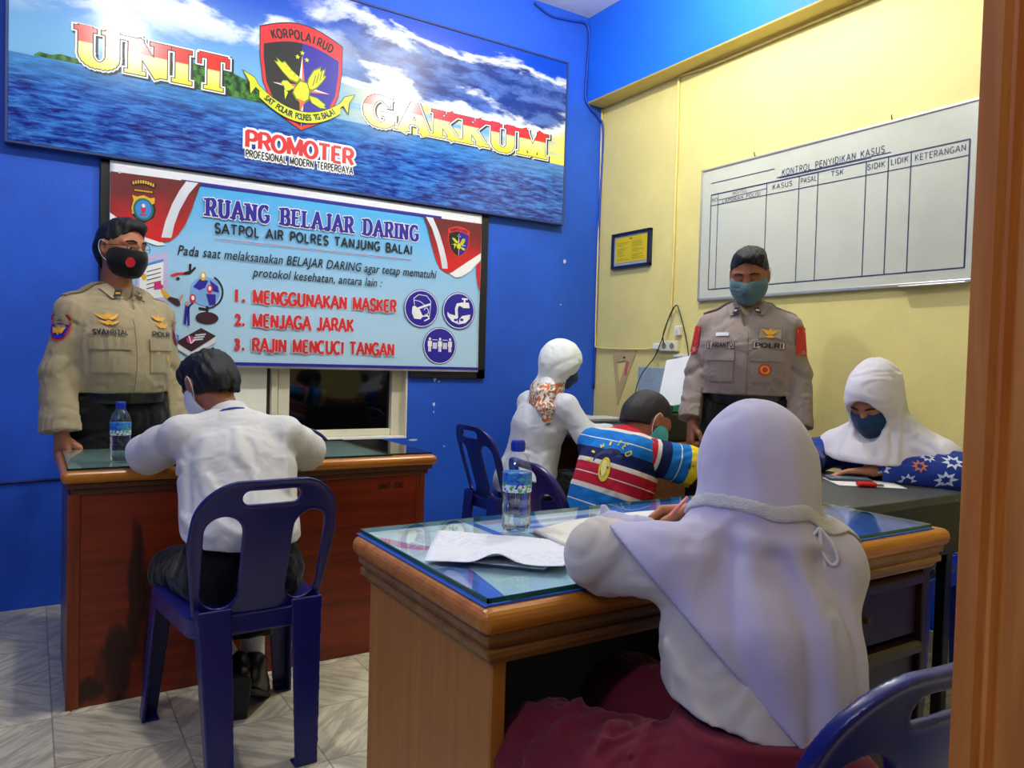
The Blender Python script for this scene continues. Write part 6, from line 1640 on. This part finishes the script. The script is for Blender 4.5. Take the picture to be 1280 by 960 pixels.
# --- woman in white at the corner desk
J = add_seat(dict(P=(2.275, 3.400, .52), Ch=(2.315, 3.345, .83), N=(2.345, 3.300, .995), Hd=(2.385, 3.255, 1.165), SL=(2.330, 3.470, .945), SR=(2.345, 3.150, .945), EL=(2.47, 3.53, .815), ER=(2.430, 3.085, .800), WL=(2.68, 3.42, .805), WR=(2.655, 3.130, .808)),
             [(2.64, 3.30, .47), (2.64, 3.48, .47)], [(2.66, 3.30, .09), (2.66, 3.48, .09)], [(1, 0, 0), (1, 0, 0)], .085, .92)
Rh = basis((.90, -.22, -.42)); S = .90
WO, tp = person_body('woman in white blouse and floral scarf writing at the corner desk', J, Rh, S, dict(L=dict(d=(.9, -.3, -.1), n=(0, 0, -1)), R=dict(d=(.95, .25, -.12), n=(0, 0, -1), curl=(.4, .5, .4))), (2.30, 3.36, 0), SKIN3, kh=.95)
Hd = J['Hd']; mask_part(WO, Hd, Rh, .95, NVYM, WLOOP)
lo, hi = bounds({k: J[k] for k in ('P', 'Ch', 'N', 'SL', 'SR', 'EL', 'ER', 'WL', 'WR')}, .22); f = SDF(lo, hi, .0055)
torso(f, J, S, .014); f.cone(J['P'] - A3(0, 0, .02), lerp(J['P'], J['Ch'], .5), .150, .122, .05, ax=(.1, 1, 0), st=1.3); f.cone(J['P'] - A3(.02, .02, .04), J['P'] - A3(.03, .02, .0), .150, .150, .04, ax=(0, 1, 0), st=1.25)
for a in 'LR': sleeve(f, J['S' + a], J['E' + a], lerp(J['E' + a], J['W' + a], .86), (.062, .060, .046))
vd = A3(.50, .86, 0); sd = A3(.86, -.50, 0); C = A3(2.30, 3.36, 0)
for pts, w, amp in (([(-.06, .92), (-.05, .80), (-.04, .70)], .02, 0.0043), ([(.05, .92), (.03, .84), (.0, .78)], .016, 0.0056), ([(.10, .88), (.12, .82), (.15, .79)], .014, -0.0062), ([(-.08, .72), (0, .70), (.08, .72)], .014, -0.0056), ([(-.07, .66), (-.08, .58), (-.09, .50)], .018, 0.0050), ([(.02, .66), (.03, .58), (.03, .50)], .018, 0.0050)):
    f.fold(C, sd, vd, pts, w, amp)
f.wrinkle(.003, (8, 8, 4), None, 21, .7); f.wrinkle(.001, (22, 22, 12), None, 5, .5); f.cut((0, 0, .475), (0, 0, -1)); f.cut(J['N'] + A3(0, 0, .035), (0, 0, 1))
f.build('white_blouse', cloth('white_blouse_cloth', (208, 210, 216), .8, .03, bump=.12), WO)
trousers(WO, J, S, cloth('dark_skirt_cloth', (26, 26, 30), .9), ((0, 0, .60), (0, 0, 1)), .020, .95, name='long_skirt')
for a in 'RL': shoe(WO, J['A' + a], J['T' + a], .88, LEATHER, RUBB)
f = SDF(Hd - .32, Hd + .20, .0045); L = lambda x, y, z: Hd + Rh @ (A3(x, y, z) * .95)
f.ell(L(0, -.012, .025), (.094, .118, .108), Rh, 0); f.cone(L(0, -.02, -.03), J['N'] + A3(-.01, 0, .015), .088, .070, .05); f.cone(J['N'] - A3(.03, 0, -.02), J['N'] - A3(.055, -.005, .075), .074, .056, .04, ax=(0, 1, 0), st=1.3)
f.ell(L(0, .098, -.025), (.062, .075, .078), Rh, .012, 's')
for a_ in (-.05, 0.0, .05): f.crease([L(a_, -.06 - abs(a_) * .1, .115), L(a_ * 1.2, -.125, .04), L(a_ * .8, -.105, -.05)], .012, 0.0031)
f.crease([L(.095, .03, .05), L(.098, -.03, .0), L(.085, -.07, -.06)], .012, -0.0037); f.crease([L(.085, .05, .03), L(.092, .0, -.04), L(.08, -.03, -.09)], .012, 0.0037)
f.wrinkle(.0022, (12, 12, 7), None, 4, .6)
t = NT('white_scarf_with_floral_end'); t.pr(.85, 0, .2); v = t.co(); z = t.xyz(v)[2]; n = t.noise(v, 30, 2, .5, .8)
k = t.mix(t.sst(n, .54, .57), rgb(232, 224, 212), rgb(216, 110, 60)); k = t.mix(t.sst(n, .44, .41), k, rgb(150, 96, 66)); k = t.mix(t.sst(t.noise(v, 55, 1), .62, .64), k, rgb(120, 140, 110))
t.col(t.mix(t.sst(t.math('ADD', z, t.math('MULTIPLY', t.noise(v, 6, 1), .06)), 1.105, 1.092), rgb(226, 230, 228), k)); t.bump(t.noise(v, 26, 4), .15, .006)
hv = f.build('head_scarf', t.m, WO)
f = SDF(J['N'] - .28, J['N'] + .2, .0042); q0 = J['N'] + A3(-.055, -.055, .09)
f.chain([q0, q0 + A3(-.030, -.030, -.07), q0 + A3(-.050, -.050, -.15), q0 + A3(-.040, -.065, -.22)], [.022, .030, .026, .012], .02, ax=(.5, -.85, 0), st=1.7); f.wrinkle(.004, (20, 20, 8), None, 2, .4)
f.build('scarf_end', t.m, WO)

# --- boy in the striped shirt, leaning over the black desk
J = add_seat(dict(P=(1.705, 2.085, .53), Ch=(1.775, 2.070, .780), N=(1.832, 2.072, .900), Hd=(1.918, 2.070, .966), SL=(1.790, 2.220, .868), SR=(1.778, 1.955, .868), EL=(2.05, 2.27, .82), ER=(1.960, 1.865, .815), WL=(2.23, 2.16, .808), WR=(2.150, 1.880, .808)),
             [(2.05, 2.02, .48), (2.05, 2.16, .48)], [(2.0, 2.02, .09), (2.0, 2.16, .09)], [(1, 0, 0), (1, 0, 0)], .078, .80)
Rh = basis((.78, -.16, -.60), (.60, 0, .7)); S = .82
BY, tp = person_body('boy in striped blue and red shirt leaning on the black desk', J, Rh, S, dict(L=dict(d=(.8, -.5, -.05), n=(0, 0, -1)), R=dict(d=(.9, .3, -.05), n=(0, 0, -1), curl=(.4, .5, .4))), (1.80, 2.07, 0), SKIN, kh=.93)
Hd = J['Hd']; hair_part(BY, Hd, Rh, .93, BUZZ, (-.028, .42), .0030, seed=9, rough=.0010, extra=lambda f, L: f.cone(L(0, -.056, -.01), L(0, -.050, -.065), .056, .046, .02))
mask_part(BY, Hd, Rh, .93, SURG, WLOOP)


def stripes(name, seq, lines):
    t = NT(name); t.pr(.85, 0, .2); a = t.n('ShaderNodeAttribute', attribute_name='along').outputs['Fac']; k = rgb(*seq[0][1])
    for s_, c in seq[1:]: k = t.mix(t.sst(a, s_ - .0006, s_ + .0006), k, rgb(*c))
    for l in lines: k = t.mix(t.sst(t.math('ABSOLUTE', t.math('SUBTRACT', a, l)), .0022, .0014), k, rgb(222, 220, 210))
    t.col(k); t.bump(t.noise(t.co(), 30, 4), .12, .005); return t.m


BLs, NVs, RDs, WHs, YLs = (24, 116, 196), (24, 34, 84), (190, 32, 54), (218, 212, 198), (222, 196, 40)
lo, hi = bounds({k: J[k] for k in ('P', 'Ch', 'N', 'SL', 'SR')}, .22); f = SDF(lo, hi, .0042); torso(f, J, S, .018)
f.cone(J['P'] - A3(.01, 0, .04), lerp(J['P'], J['Ch'], .6), .125, .125, .05, ax=(0, 1, 0), st=1.2)
f.cone(J['SR'], lerp(J['SR'], J['ER'], .2), .052, .054, .03); f.cone(J['SL'], lerp(J['SL'], J['EL'], .2), .052, .054, .03)
vd = A3(.55, .83, -.05); sd = A3(.83, -.55, 0); C = A3(1.80, 2.07, 0)
for pts, w, amp in (([(.0, .86), (.03, .78), (.05, .70)], .016, 0.0043), ([(-.10, .80), (-.05, .74), (.0, .70)], .014, 0.0043), ([(-.12, .70), (-.06, .66), (.0, .64)], .014, -0.0043), ([(.08, .76), (.06, .70), (.08, .62)], .014, -0.0043)): f.fold(C, sd, vd, pts, w, amp)
f.wrinkle(.0022, (9, 9, 6), None, 12, .6); nk = J['N']; f.cone(nk + A3(.02, 0, .0), nk + A3(.09, 0, .05), .050, .07, .01, 's'); f.cut(nk + A3(.01, 0, .03), (.75, 0, .65)); f.cut((0, 0, .47), (0, 0, -1))
V, F = f.mesh(1); sp = nrm(J['N'] - J['P']); al = (J['N'] - V) @ sp + .050
tee = mk('striped_tee', V, F, stripes('striped_jersey', [(0, RDs), (.030, WHs), (.042, BLs), (.118, NVs), (.160, WHs), (.176, RDs), (.250, WHs), (.268, BLs), (.372, WHs), (.388, RDs)], (.080, .212, .315)), BY, smooth=True, attrs={'along': al})
SLV_M = stripes('striped_sleeve_jersey', [(0, RDs), (.040, WHs), (.054, NVs), (.092, BLs), (.160, YLs)], (.125,))
for a in 'RL':
    s0, e0 = J['S' + a], J['E' + a]; d = nrm(e0 - s0); g = SDF(np.minimum(s0, e0) - .14, np.maximum(s0, e0) + .14, .0042)
    g.cone(s0 + d * .012, s0 + d * .195, .060, .074, 0, capb=True, capa=True); g.cone(s0 + d * .16, s0 + d * .20, .064, .064, 0, 's', capa=True); g.wrinkle(.003, (12, 12, 8), None, 3, .5)
    V, F = g.mesh(1); mk('striped_sleeve', V, F, SLV_M, BY, smooth=True, attrs={'along': (V - s0) @ d - .004})
g = SDF(nk - .13, nk + .13, .004); ca = nrm((.65, 0, .75)); g.cone(nk - ca * .012, nk + ca * .020, .064, .058, 0, capa=True, capb=True); g.cone(nk - ca * .05, nk + ca * .05, .052, .050, 0, 's'); g.build('tee_collar', cloth('red_collar_cloth', (190, 32, 54)), BY)
bv = bvh_of(tee); n = nrm((-.62, -.42, .55)); u = nrm(np.cross(UPZ, n)) ; v_ = np.cross(n, u); a = Art(A3(1.715, 2.03, .765), tuple(u), tuple(v_), tuple(n))
YLP = mat('yellow_tee_print', (226, 206, 40), .6); NVP = mat('navy_tee_print', (26, 34, 84), .6)
a.poly(arc(0, .035, .055, .045, 0, 180, 16), NVP, 1)
a.poly(ell2(-.004, .0, .022, .042, 24), YLP, 2); a.poly(ell2(-.006, .004, .011, .028, 18), mat('pale_yellow_print', (236, 230, 130), .6), 3)
for i, ch in enumerate('LIMITED'):
    th = math.radians(165 - 25 * i); x, z, r = .070 * math.cos(th), .032 + .062 * math.sin(th), th - math.pi / 2; c, s = math.cos(r), math.sin(r)
    for pl in stroke_text(ch, .020, w=.013 if ch != 'I' else .005, wide=.22): a.poly([(x + (p - .006) * c - q * s, z + (p - .006) * s + q * c) for p, q in pl], YLP, 2)
a.build('back_print', tee, bvh=bv, off=.002)
trousers(BY, J, S, BOTTOMS, ((0, 0, .58), (0, 0, 1)), .014, .55, name='shorts')
for a_ in 'RL': shoe(BY, J['A' + a_], J['T' + a_], .85, LEATHER, RUBB)

# --- girl in batik sleeves with navy mask at the black desk
J = add_seat(dict(P=(2.800, 1.630, .53), Ch=(2.755, 1.630, .78), N=(2.715, 1.630, .935), Hd=(2.625, 1.628, 1.062), SL=(2.745, 1.485, .880), SR=(2.745, 1.775, .880), EL=(2.705, 1.345, .822), ER=(2.640, 1.90, .822), WL=(2.575, 1.590, .812), WR=(2.50, 1.80, .812)),
             [(2.45, 1.72, .48), (2.45, 1.56, .48)], [(2.5, 1.72, .09), (2.5, 1.56, .09)], [(-1, 0, 0), (-1, 0, 0)], .08, .85)
Rh = basis((-.82, -.10, -.52)); S = .86
RG, tp = person_body('girl in white veil and blue batik sleeves tapping at the phone', J, Rh, S, dict(L=dict(d=(-.60, .75, -.10), n=(-.1, -.1, -1), curl=(.20, .25, .2), k=.95), R=dict(d=(-.9, -.35, -.05), n=(0, 0, -1))), (2.75, 1.63, 0), SKIN3, kh=.96, shut=True)
Hd = J['Hd']; brows_part(RG, Hd, Rh, .96); lids_part(RG, Hd, Rh, .96); mask_part(RG, Hd, Rh, .96, NVYM, mat('navy_elastic', (24, 34, 60), .7), z0=-.006)
BATIK = cloth('blue_batik_cloth', (24, 50, 134), .8, .22, bump=.14); WST = mat('white_batik_flower', (206, 216, 232), .8); ORT = mat('orange_batik_motif', (206, 120, 70), .8)
lo, hi = bounds({k: J[k] for k in ('P', 'Ch', 'N', 'SL', 'SR', 'EL', 'ER', 'WL', 'WR')}, .22); f = SDF(lo, hi, .0045); torso(f, J, S, .014)
for a in 'LR': sleeve(f, J['S' + a], J['E' + a], lerp(J['E' + a], J['W' + a], .88), (.064, .066, .050))
f.cone(J['P'] - A3(0, 0, .05), J['Ch'], .140, .115, .05, ax=(0, 1, 0), st=1.25)
f.wrinkle(.003, (10, 10, 8), None, 14, .7); f.wrinkle(.001, (26, 26, 20), None, 4, .4); f.cut((0, 0, .772), (0, 0, -1)) if False else None
f.fn(lambda X, Y, Z: np.where(X < 2.648, .7775 - Z, .44 - Z), op='i'); f.cut(J['N'] + A3(0, 0, .02), (0, 0, 1))
bt = f.build('batik_blouse', BATIK, RG); bv = bvh_of(bt)
random.seed(21)
def star(a, cx, cz, r, mm, core=None):
    a.poly([(cx + (r if i % 2 == 0 else r * .52) * math.sin(i * math.pi / 8), cz + (r if i % 2 == 0 else r * .52) * math.cos(i * math.pi / 8)) for i in range(16)], mm, 1); a.poly([(cx + (r * .45 if i % 2 == 0 else r * .28) * math.sin(i * math.pi / 6), cz + (r * .45 if i % 2 == 0 else r * .28) * math.cos(i * math.pi / 6)) for i in range(12)], core or BATIK, 2)
n = nrm((-.55, -.80, .22)); u = nrm(np.cross(UPZ, n)); a = Art(lerp(J['EL'], J['WL'], .5), tuple(u), (0, 0, 1), tuple(n))
a2 = a
for cx, cz, r in ((-.115, .012, .026), (-.045, -.032, .026), (.052, -.030, .030), (.075, .030, .028), (.135, .006, .026), (.020, .050, .020), (-.12, -.045, .02), (.13, -.045, .024), (.01, -.07, .02)): star(a2, cx, cz, r, WST)
star(a2, -.012, .018, .024, ORT); a2.build('batik_flowers', bt, bvh=bv, off=.0022, reach=.25)
tr = SDF((2.35, 1.3, 0), (3.0, 1.95, .62), .006); tr.cone((2.80, 1.63, .50), (2.48, 1.64, .50), .125, .11, .04, ax=(0, 1, 0), st=1.5); tr.cone((2.50, 1.64, .48), (2.52, 1.64, .10), .11, .13, .04, ax=(0, 1, 0), st=1.4, capb=True); tr.wrinkle(.008, (6, 12, 3), None, 3, .5)
sk = tr.build('batik_skirt', cloth('dark_batik_skirt', (16, 22, 48), .85, .2), RG); n = nrm((-.3, -.95, .1)); u = nrm(np.cross(UPZ, n)); a = Art((2.65, 1.45, .35), tuple(u), (0, 0, 1), tuple(n)); WS2 = mat('grey_batik_flower', (120, 130, 160), .8)
for i in range(9): star(a, -.12 + .07 * (i % 4) + .02 * (i // 4), .13 - .09 * (i // 4), .026, WS2)
a.build('batik_flowers', sk, bvh=bvh_of(sk), off=.003, reach=.35)
for a_ in 'RL': shoe(RG, J['A' + a_], J['T' + a_], .85, LEATHER, RUBB)
f = SDF(A3(2.36, 1.22, .72), A3(3.02, 2.02, 1.26), .0042); L = lambda x, y, z: Hd + Rh @ (A3(x, y, z) * .96)
f.ell(L(0, -.010, .032), (.092, .122, .106), Rh, 0); f.ell(L(0, -.055, .052), (.080, .088, .092), Rh, .03); f.cone(L(0, -.015, -.05), J['N'] + A3(.01, 0, .0), .094, .088, .05)
for s_ in ('SL', 'SR'): f.cone(J['N'] + A3(.01, 0, -.01), lerp(J[s_], J['E' + s_[1]], .38) + A3(0, 0, .004), .082, .078, .05)
f.cone(J['N'] + A3(-.02, 0, -.03), A3(2.655, 1.63, .83), .095, .110, .05, ax=(0, 1, 0), st=1.55); f.cone(J['N'] + A3(.03, 0, -.03), A3(2.84, 1.62, .70), .085, .110, .05, ax=(0, 1, 0), st=1.55)
f.cone(L(.0, .06, -.10), A3(2.60, 1.63, .84), .052, .090, .04, ax=(0, 1, 0), st=1.4)
f.ell(L(0, .105, -.030), (.068, .074, .076), Rh, .010, 's'); f.ell(L(0, .112, .000), (.060, .05, .062), Rh, .008, 's')
vd = A3(.85, .53, -.05); sd = A3(.53, -.85, 0) * 1.0; C = A3(2.70, 1.63, 0)
for pts, w, amp in (([(.045, 1.17), (.055, 1.09), (.050, 1.0), (.045, .92), (.040, .85)], .012, 0.0074), ([(.075, 1.16), (.085, 1.08), (.085, .99), (.09, .90)], .012, 0.0068), ([(.06, 1.14), (.068, 1.06), (.066, .97)], .008, -0.0074), ([(-.06, .96), (-.065, .90), (-.06, .84)], .014, 0.0062), ([(-.02, .93), (-.02, .86)], .010, -0.0056), ([(.0, .95), (.01, .88), (.0, .83)], .012, 0.0056),
                    ([(.10, .96), (.15, .93), (.20, .88)], .012, 0.0056), ([(.10, .93), (.15, .90), (.20, .85)], .009, -0.0050), ([(.11, .90), (.16, .87), (.20, .82)], .011, 0.0050), ([(-.10, .94), (-.13, .88), (-.14, .82)], .014, 0.0050)): f.fold(C, sd, vd, pts, w, amp)
f.wrinkle(.003, (9, 9, 5), None, 33, .6)
f.fn(lambda X, Y, Z: np.where(X < 2.70, .838 - Z, .745 + (2.70 - X) * .0 - Z), op='i')
f.build('white_veil', VEIL2, RG)

# --- girl in the lavender-white veil writing at the near desk, seen from behind
J = add_seat(dict(P=(.925, .735, .53), Ch=(.985, .795, .755), N=(1.025, .838, .893), Hd=(1.056, .868, .985), SL=(.880, .880, .838), SR=(1.108, .778, .838), EL=(.838, 1.005, .826), ER=(1.215, .980, .812), WL=(1.010, 1.145, .806), WR=(1.332, 1.255, .830)),
             [(1.00, 1.10, .50), (.80, 1.08, .50)], [(1.00, 1.06, .09), (.80, 1.04, .09)], [(0, 1, 0), (0, 1, 0)], .085, .82)
Rh = basis((.52, .80, -.30)); S = .82
FG, tp = person_body('girl in lavender-white veil writing at the near desk, seen from behind', J, Rh, S, dict(L=dict(d=(.85, .5, -.05), n=(0, 0, -1), curl=(.2, .2, .2)), R=dict(d=(-.82, .50, -.12), n=(-.30, -.55, -.78), curl=((.60, .95, .45), (.75, 1.05, .5), (.85, 1.1, .5), (.95, 1.1, .5)), thumb=((.85, .5, .5), (.95, -.05, .45), (.9, -.3, .4)), spread=.03, k=1.12)), (.98, .82, 0), SKIN3, h=.0036, kh=.93)
Hd = J['Hd']; mask_part(FG, Hd, Rh, .93, SURG, WLOOP)
lo, hi = bounds({k: J[k] for k in ('P', 'Ch', 'N', 'SL', 'SR', 'EL', 'ER', 'WL', 'WR')}, .22); f = SDF(lo, hi, .0045); torso(f, J, S, .004)
f.cone(J['P'] + A3(.01, 0, .02), lerp(J['P'], J['Ch'], .6), .108, .106, .05, ax=(.9, -.4, 0), st=1.2)
sleeve(f, J['SL'], J['EL'] + A3(.0, 0, .012), lerp(J['EL'], J['WL'], .9), (.046, .060, .050)); sleeve(f, J['SR'], J['ER'], lerp(J['ER'], J['WR'], .9), (.044, .052, .044))
vd = A3(.537, .843, 0); sd = A3(.843, -.537, 0); C = A3(.98, .82, 0)
for pts, w, amp in (([(-.19, .86), (-.22, .82), (-.235, .79)], .014, -0.0062), ([(-.16, .82), (-.19, .79), (-.21, .76)], .014, 0.0056), ([(-.13, .74), (-.10, .68), (-.08, .62)], .018, 0.0062), ([(-.10, .72), (-.07, .64), (-.03, .58)], .014, -0.0056), ([(-.06, .62), (.0, .585), (.06, .57)], .014, 0.0062), ([(-.11, .60), (-.05, .575), (.02, .56)], .010, -0.0043)): f.fold(C, sd, vd, pts, w, amp)
f.wrinkle(.003, (8, 8, 5), None, 17, .7); f.wrinkle(.001, (22, 22, 12), None, 5, .5); f.cut((.93, .745, .640), (-.16, .12, -1)); f.cut(J['N'] + A3(0, 0, .02), (0, 0, 1)); f.fn(lambda X, Y, Z: np.where(Y > 1.0, .7885 - Z, -9), op='i')
f.build('school_blouse', WHT2, FG)
# veil: dome over the head, gathered under a lace band, falling to a point on the back
f = SDF(A3(.66, .56, .52), A3(1.38, 1.25, 1.17), .0042); L = lambda x, y, z: Hd + Rh @ (A3(x, y, z) * .93)
f.ell(L(0, -.012, .020), (.0935, .110, .112), Rh, 0); f.cone(L(0, -.02, .0), J['N'] + A3(-.006, -.012, .012), .092, .088, .03); f.cone(J['N'] + A3(-.006, -.012, .020), J['N'] + A3(-.008, -.018, -.006), .089, .094, .012)
f.chain([J['N'] + A3(-.01, -.015, -.045), J['SL'] + A3(-.01, 0, .004), lerp(J['SL'], J['EL'], .66) + A3(-.008, -.004, .006)], [.060, .066, .070], .04); f.chain([J['N'] + A3(-.01, -.015, -.045), J['SR'] + A3(.0, -.005, .004), lerp(J['SR'], J['ER'], .6) + A3(0, -.006, 0)], [.060, .068, .070], .04); f.cone(lerp(J['SR'], J['ER'], .3), J['P'] + A3(.10, -.03, .14), .074, .060, .06)
f.cone(L(0, -.03, -.06), lerp(J['N'], J['SL'], .50) + A3(0, 0, -.020), .066, .054, .05); f.cone(L(0, -.03, -.06), lerp(J['N'], J['SR'], .50) + A3(0, 0, -.020), .064, .054, .05); f.cone(J['N'] + A3(-.01, -.02, -.05), J['Ch'] + A3(-.015, -.02, -.02), .080, .108, .05, ax=(.92, -.39, 0), st=1.34); f.cone(J['Ch'] + A3(-.015, -.02, -.02), A3(.955, .735, .58), .106, .112, .05, ax=(.92, -.39, 0), st=1.28)
f.cone(J['N'] + A3(.03, .05, -.02), J['Ch'] + A3(.05, .10, .0), .08, .10, .05, ax=(.92, -.39, 0), st=1.3)
f.ell(L(0, .108, -.025), (.064, .070, .074), Rh, .012, 's')
for pts, w, amp in (([(.0, 1.10), (.0, 1.04), (.005, .98), (.005, .945)], .016, 0.0033), ([(-.055, 1.06), (-.058, 1.0), (-.06, .95)], .016, 0.0037), ([(.06, 1.06), (.065, 1.0), (.065, .95)], .016, 0.0037),
                    ([(-.01, .90), (-.02, .84), (.0, .76), (.02, .68), (.03, .62)], .020, 0.0102), ([(-.04, .90), (-.055, .83), (-.045, .75), (-.02, .66)], .016, -0.0093), ([(-.08, .89), (-.11, .83), (-.10, .75), (-.06, .67)], .020, 0.0102), ([(.05, .89), (.075, .82), (.08, .74), (.085, .66)], .018, 0.0093), ([(.03, .88), (.05, .80), (.055, .72), (.05, .64)], .014, -0.0084), ([(.10, .87), (.13, .81), (.14, .72), (.135, .64)], .018, -0.0084),
                    ([(-.09, .915), (-.03, .905), (.03, .900), (.08, .895)], 0.015, 0.0036), ([(-.10, .895), (-.04, .880), (.02, .885)], 0.015, -0.0041), ([(-.14, .87), (-.09, .885), (-.05, .875)], 0.015, 0.0036), ([(.07, .905), (.12, .885), (.16, .865)], 0.015, 0.0041), ([(.085, .885), (.13, .865)], 0.012, -0.0036)): f.fold(C, sd, vd, pts, w, amp)
f.wrinkle(.002, (6, 6, 3), None, 40, .6)
tipp = A3(.993, .712, .600); f.cut(tipp, sd * -.724 - UPZ * .69); f.cut(tipp, sd * .60 - UPZ * .80)
whole = f.d.copy(); f.build('veil', VEIL, FG)
# lace band: the veil surface, slightly raised, between two close planes
LACE = NT('white_lace'); LACE.pr(.8, 0, .3); LACE.col(rgb(240, 238, 240)); wv = LACE.co('Object', (1, 1, 1)); LACE.bump(LACE.math('SINE', LACE.math('MULTIPLY', LACE.noise(wv, 150, 2), 40)), .7, .004)
bn = nrm(Rh[:, 2] * .8 + A3(0, 0, .25) + sd * .16); bc = Hd + A3(-.02, -.03, -.060); f.d = whole - .0048
f.fn(lambda X, Y, Z: np.abs((X - bc[0]) * bn[0] + (Y - bc[1]) * bn[1] + (Z - bc[2]) * bn[2] + .006 * np.sin(X * 60)) - .0125, op='i'); f.fn(lambda X, Y, Z: (X - Hd[0]) * Rh[0, 1] + (Y - Hd[1]) * Rh[1, 1] + (Z - Hd[2]) * Rh[2, 1] - .03, op='i')
f.build('lace_band', LACE.m, FG)
# tie ribbon at the right of the band
k0 = f.hit(C + sd * .100 + A3(0, 0, .925) - vd * .9, vd); k0 = k0 if k0 is not None else C + sd * .1 + A3(0, 0, .925) - vd * .1
m = MB()
for dx, dz, tw in ((.020, -.050, 1), (-.014, -.046, -1)):
    pts = smooth_path([tuple(k0 + sd * q + A3(0, 0, w_) - vd * .014) for q, w_ in ((0, 0), (dx * .4 + tw * .012, dz * .5), (dx + tw * .010, dz), (dx, dz * 1.15), (dx - tw * .016, dz * .7), (0, -.002))], 5); m.tube([tuple(q) for q in pts], .0028, 6)
m.tube([tuple(q) for q in smooth_path([tuple(k0 - vd * .010), tuple(k0 + sd * .012 + A3(0, 0, -.07) - vd * .012), tuple(k0 + sd * .006 + A3(0, 0, -.115) - vd * .006)], 5)], .0026, 6)
m.build('tie_ribbon', cloth('white_ribbon', (230, 228, 234)), FG, smooth=True)
# gathered corner of the veil lying over the left sleeve
f = SDF(A3(.70, .95, .78), A3(1.05, 1.28, .98), .0036); q0 = A3(.905, .985, .872)
f.chain([q0, q0 + A3(-.02, .05, .0), q0 + A3(.0, .10, -.012), q0 + A3(.05, .135, -.03)], [.034, .028, .022, .012], .02); f.cone(q0 + A3(-.02, .05, .0), q0 + A3(-.06, .06, -.008), .020, .012, .02); f.cone(q0 + A3(0, .08, .0), q0 + A3(.0, .10, .03), .014, .008, .015); f.wrinkle(.003, (30, 30, 18), None, 6, .5)
f.build('veil_corner', VEIL, FG)
f = SDF(A3(.60, .50, .40), A3(1.30, 1.26, .66), .0055); f.cone(J['HL'] + A3(0, -.02, -.01), J['KL'] + A3(-.05, -.06, -.015), .118, .105, .05); f.cone(J['HR'] + A3(0, -.02, -.01), J['KR'], .118, .098, .05); f.cone(J['HL'] + A3(-.10, .06, -.02), J['KL'] + A3(-.10, -.16, -.03), .085, .075, .06)
f.wrinkle(.007, (6, 10, 6), None, 3, .9); f.wrinkle(.0015, (16, 22, 14), None, 8, .6)
for pts in ([(.72, .86, .60), (.80, .92, .63), (.92, .98, .63)], [(.74, .80, .60), (.84, .86, .635), (.97, .90, .64)], [(.70, .94, .58), (.78, .99, .60), (.86, 1.03, .61)], [(.80, .76, .61), (.88, .80, .64)]): f.crease(pts, .012, .010)
f.cone(J['P'] + A3(0, -.01, -.02), J['P'] + A3(.006, .004, .125), .112, .104, .05, ax=(.9, -.4, 0), st=1.2); f.cut(J['P'] + A3(0, 0, .115), (.0, 0, 1)); f.cut((0, 0, .452), (0, 0, -1)); f.build('maroon_skirt', cloth('maroon_school_cloth', (112, 24, 44), .85, .08, bump=.2), FG)
for a_ in 'RL':
    A = J['A' + a_]; q = SDF(A - .25, A + .45, .005); q.cone(lerp(J['K' + a_], A, .1), A, .075, .06, 0); q.build('skirt_leg', cloth('maroon_school_cloth', (112, 24, 44)), FG); shoe(FG, A, J['T' + a_], .85, LEATHER, RUBB)
# pen held in the right hand
pen = thing('pen', 'pink pen held by the girl in the lavender-white veil', 'pen', tuple(J['WR'] + A3(-.05, .09, .0)))
ft = (A3(tp['R'][0]) + A3(tp['R'][4])) * .5; pd = nrm(A3(.62, -.28, .73)); m = MB(); m.tube([tuple(ft - pd * .028), tuple(ft + pd * .105)], .0042, 12); m.build('barrel', mat('pink_plastic', (226, 120, 130), .35), pen, smooth=True)
m = MB(); m.tube([tuple(ft - pd * .028), tuple(ft - pd * .042)], [.0040, .0008], 12); m.build('nib', mat('grey_nib', (90, 90, 96), .3, .8), pen, smooth=True)
bpy.context.view_layer.update()
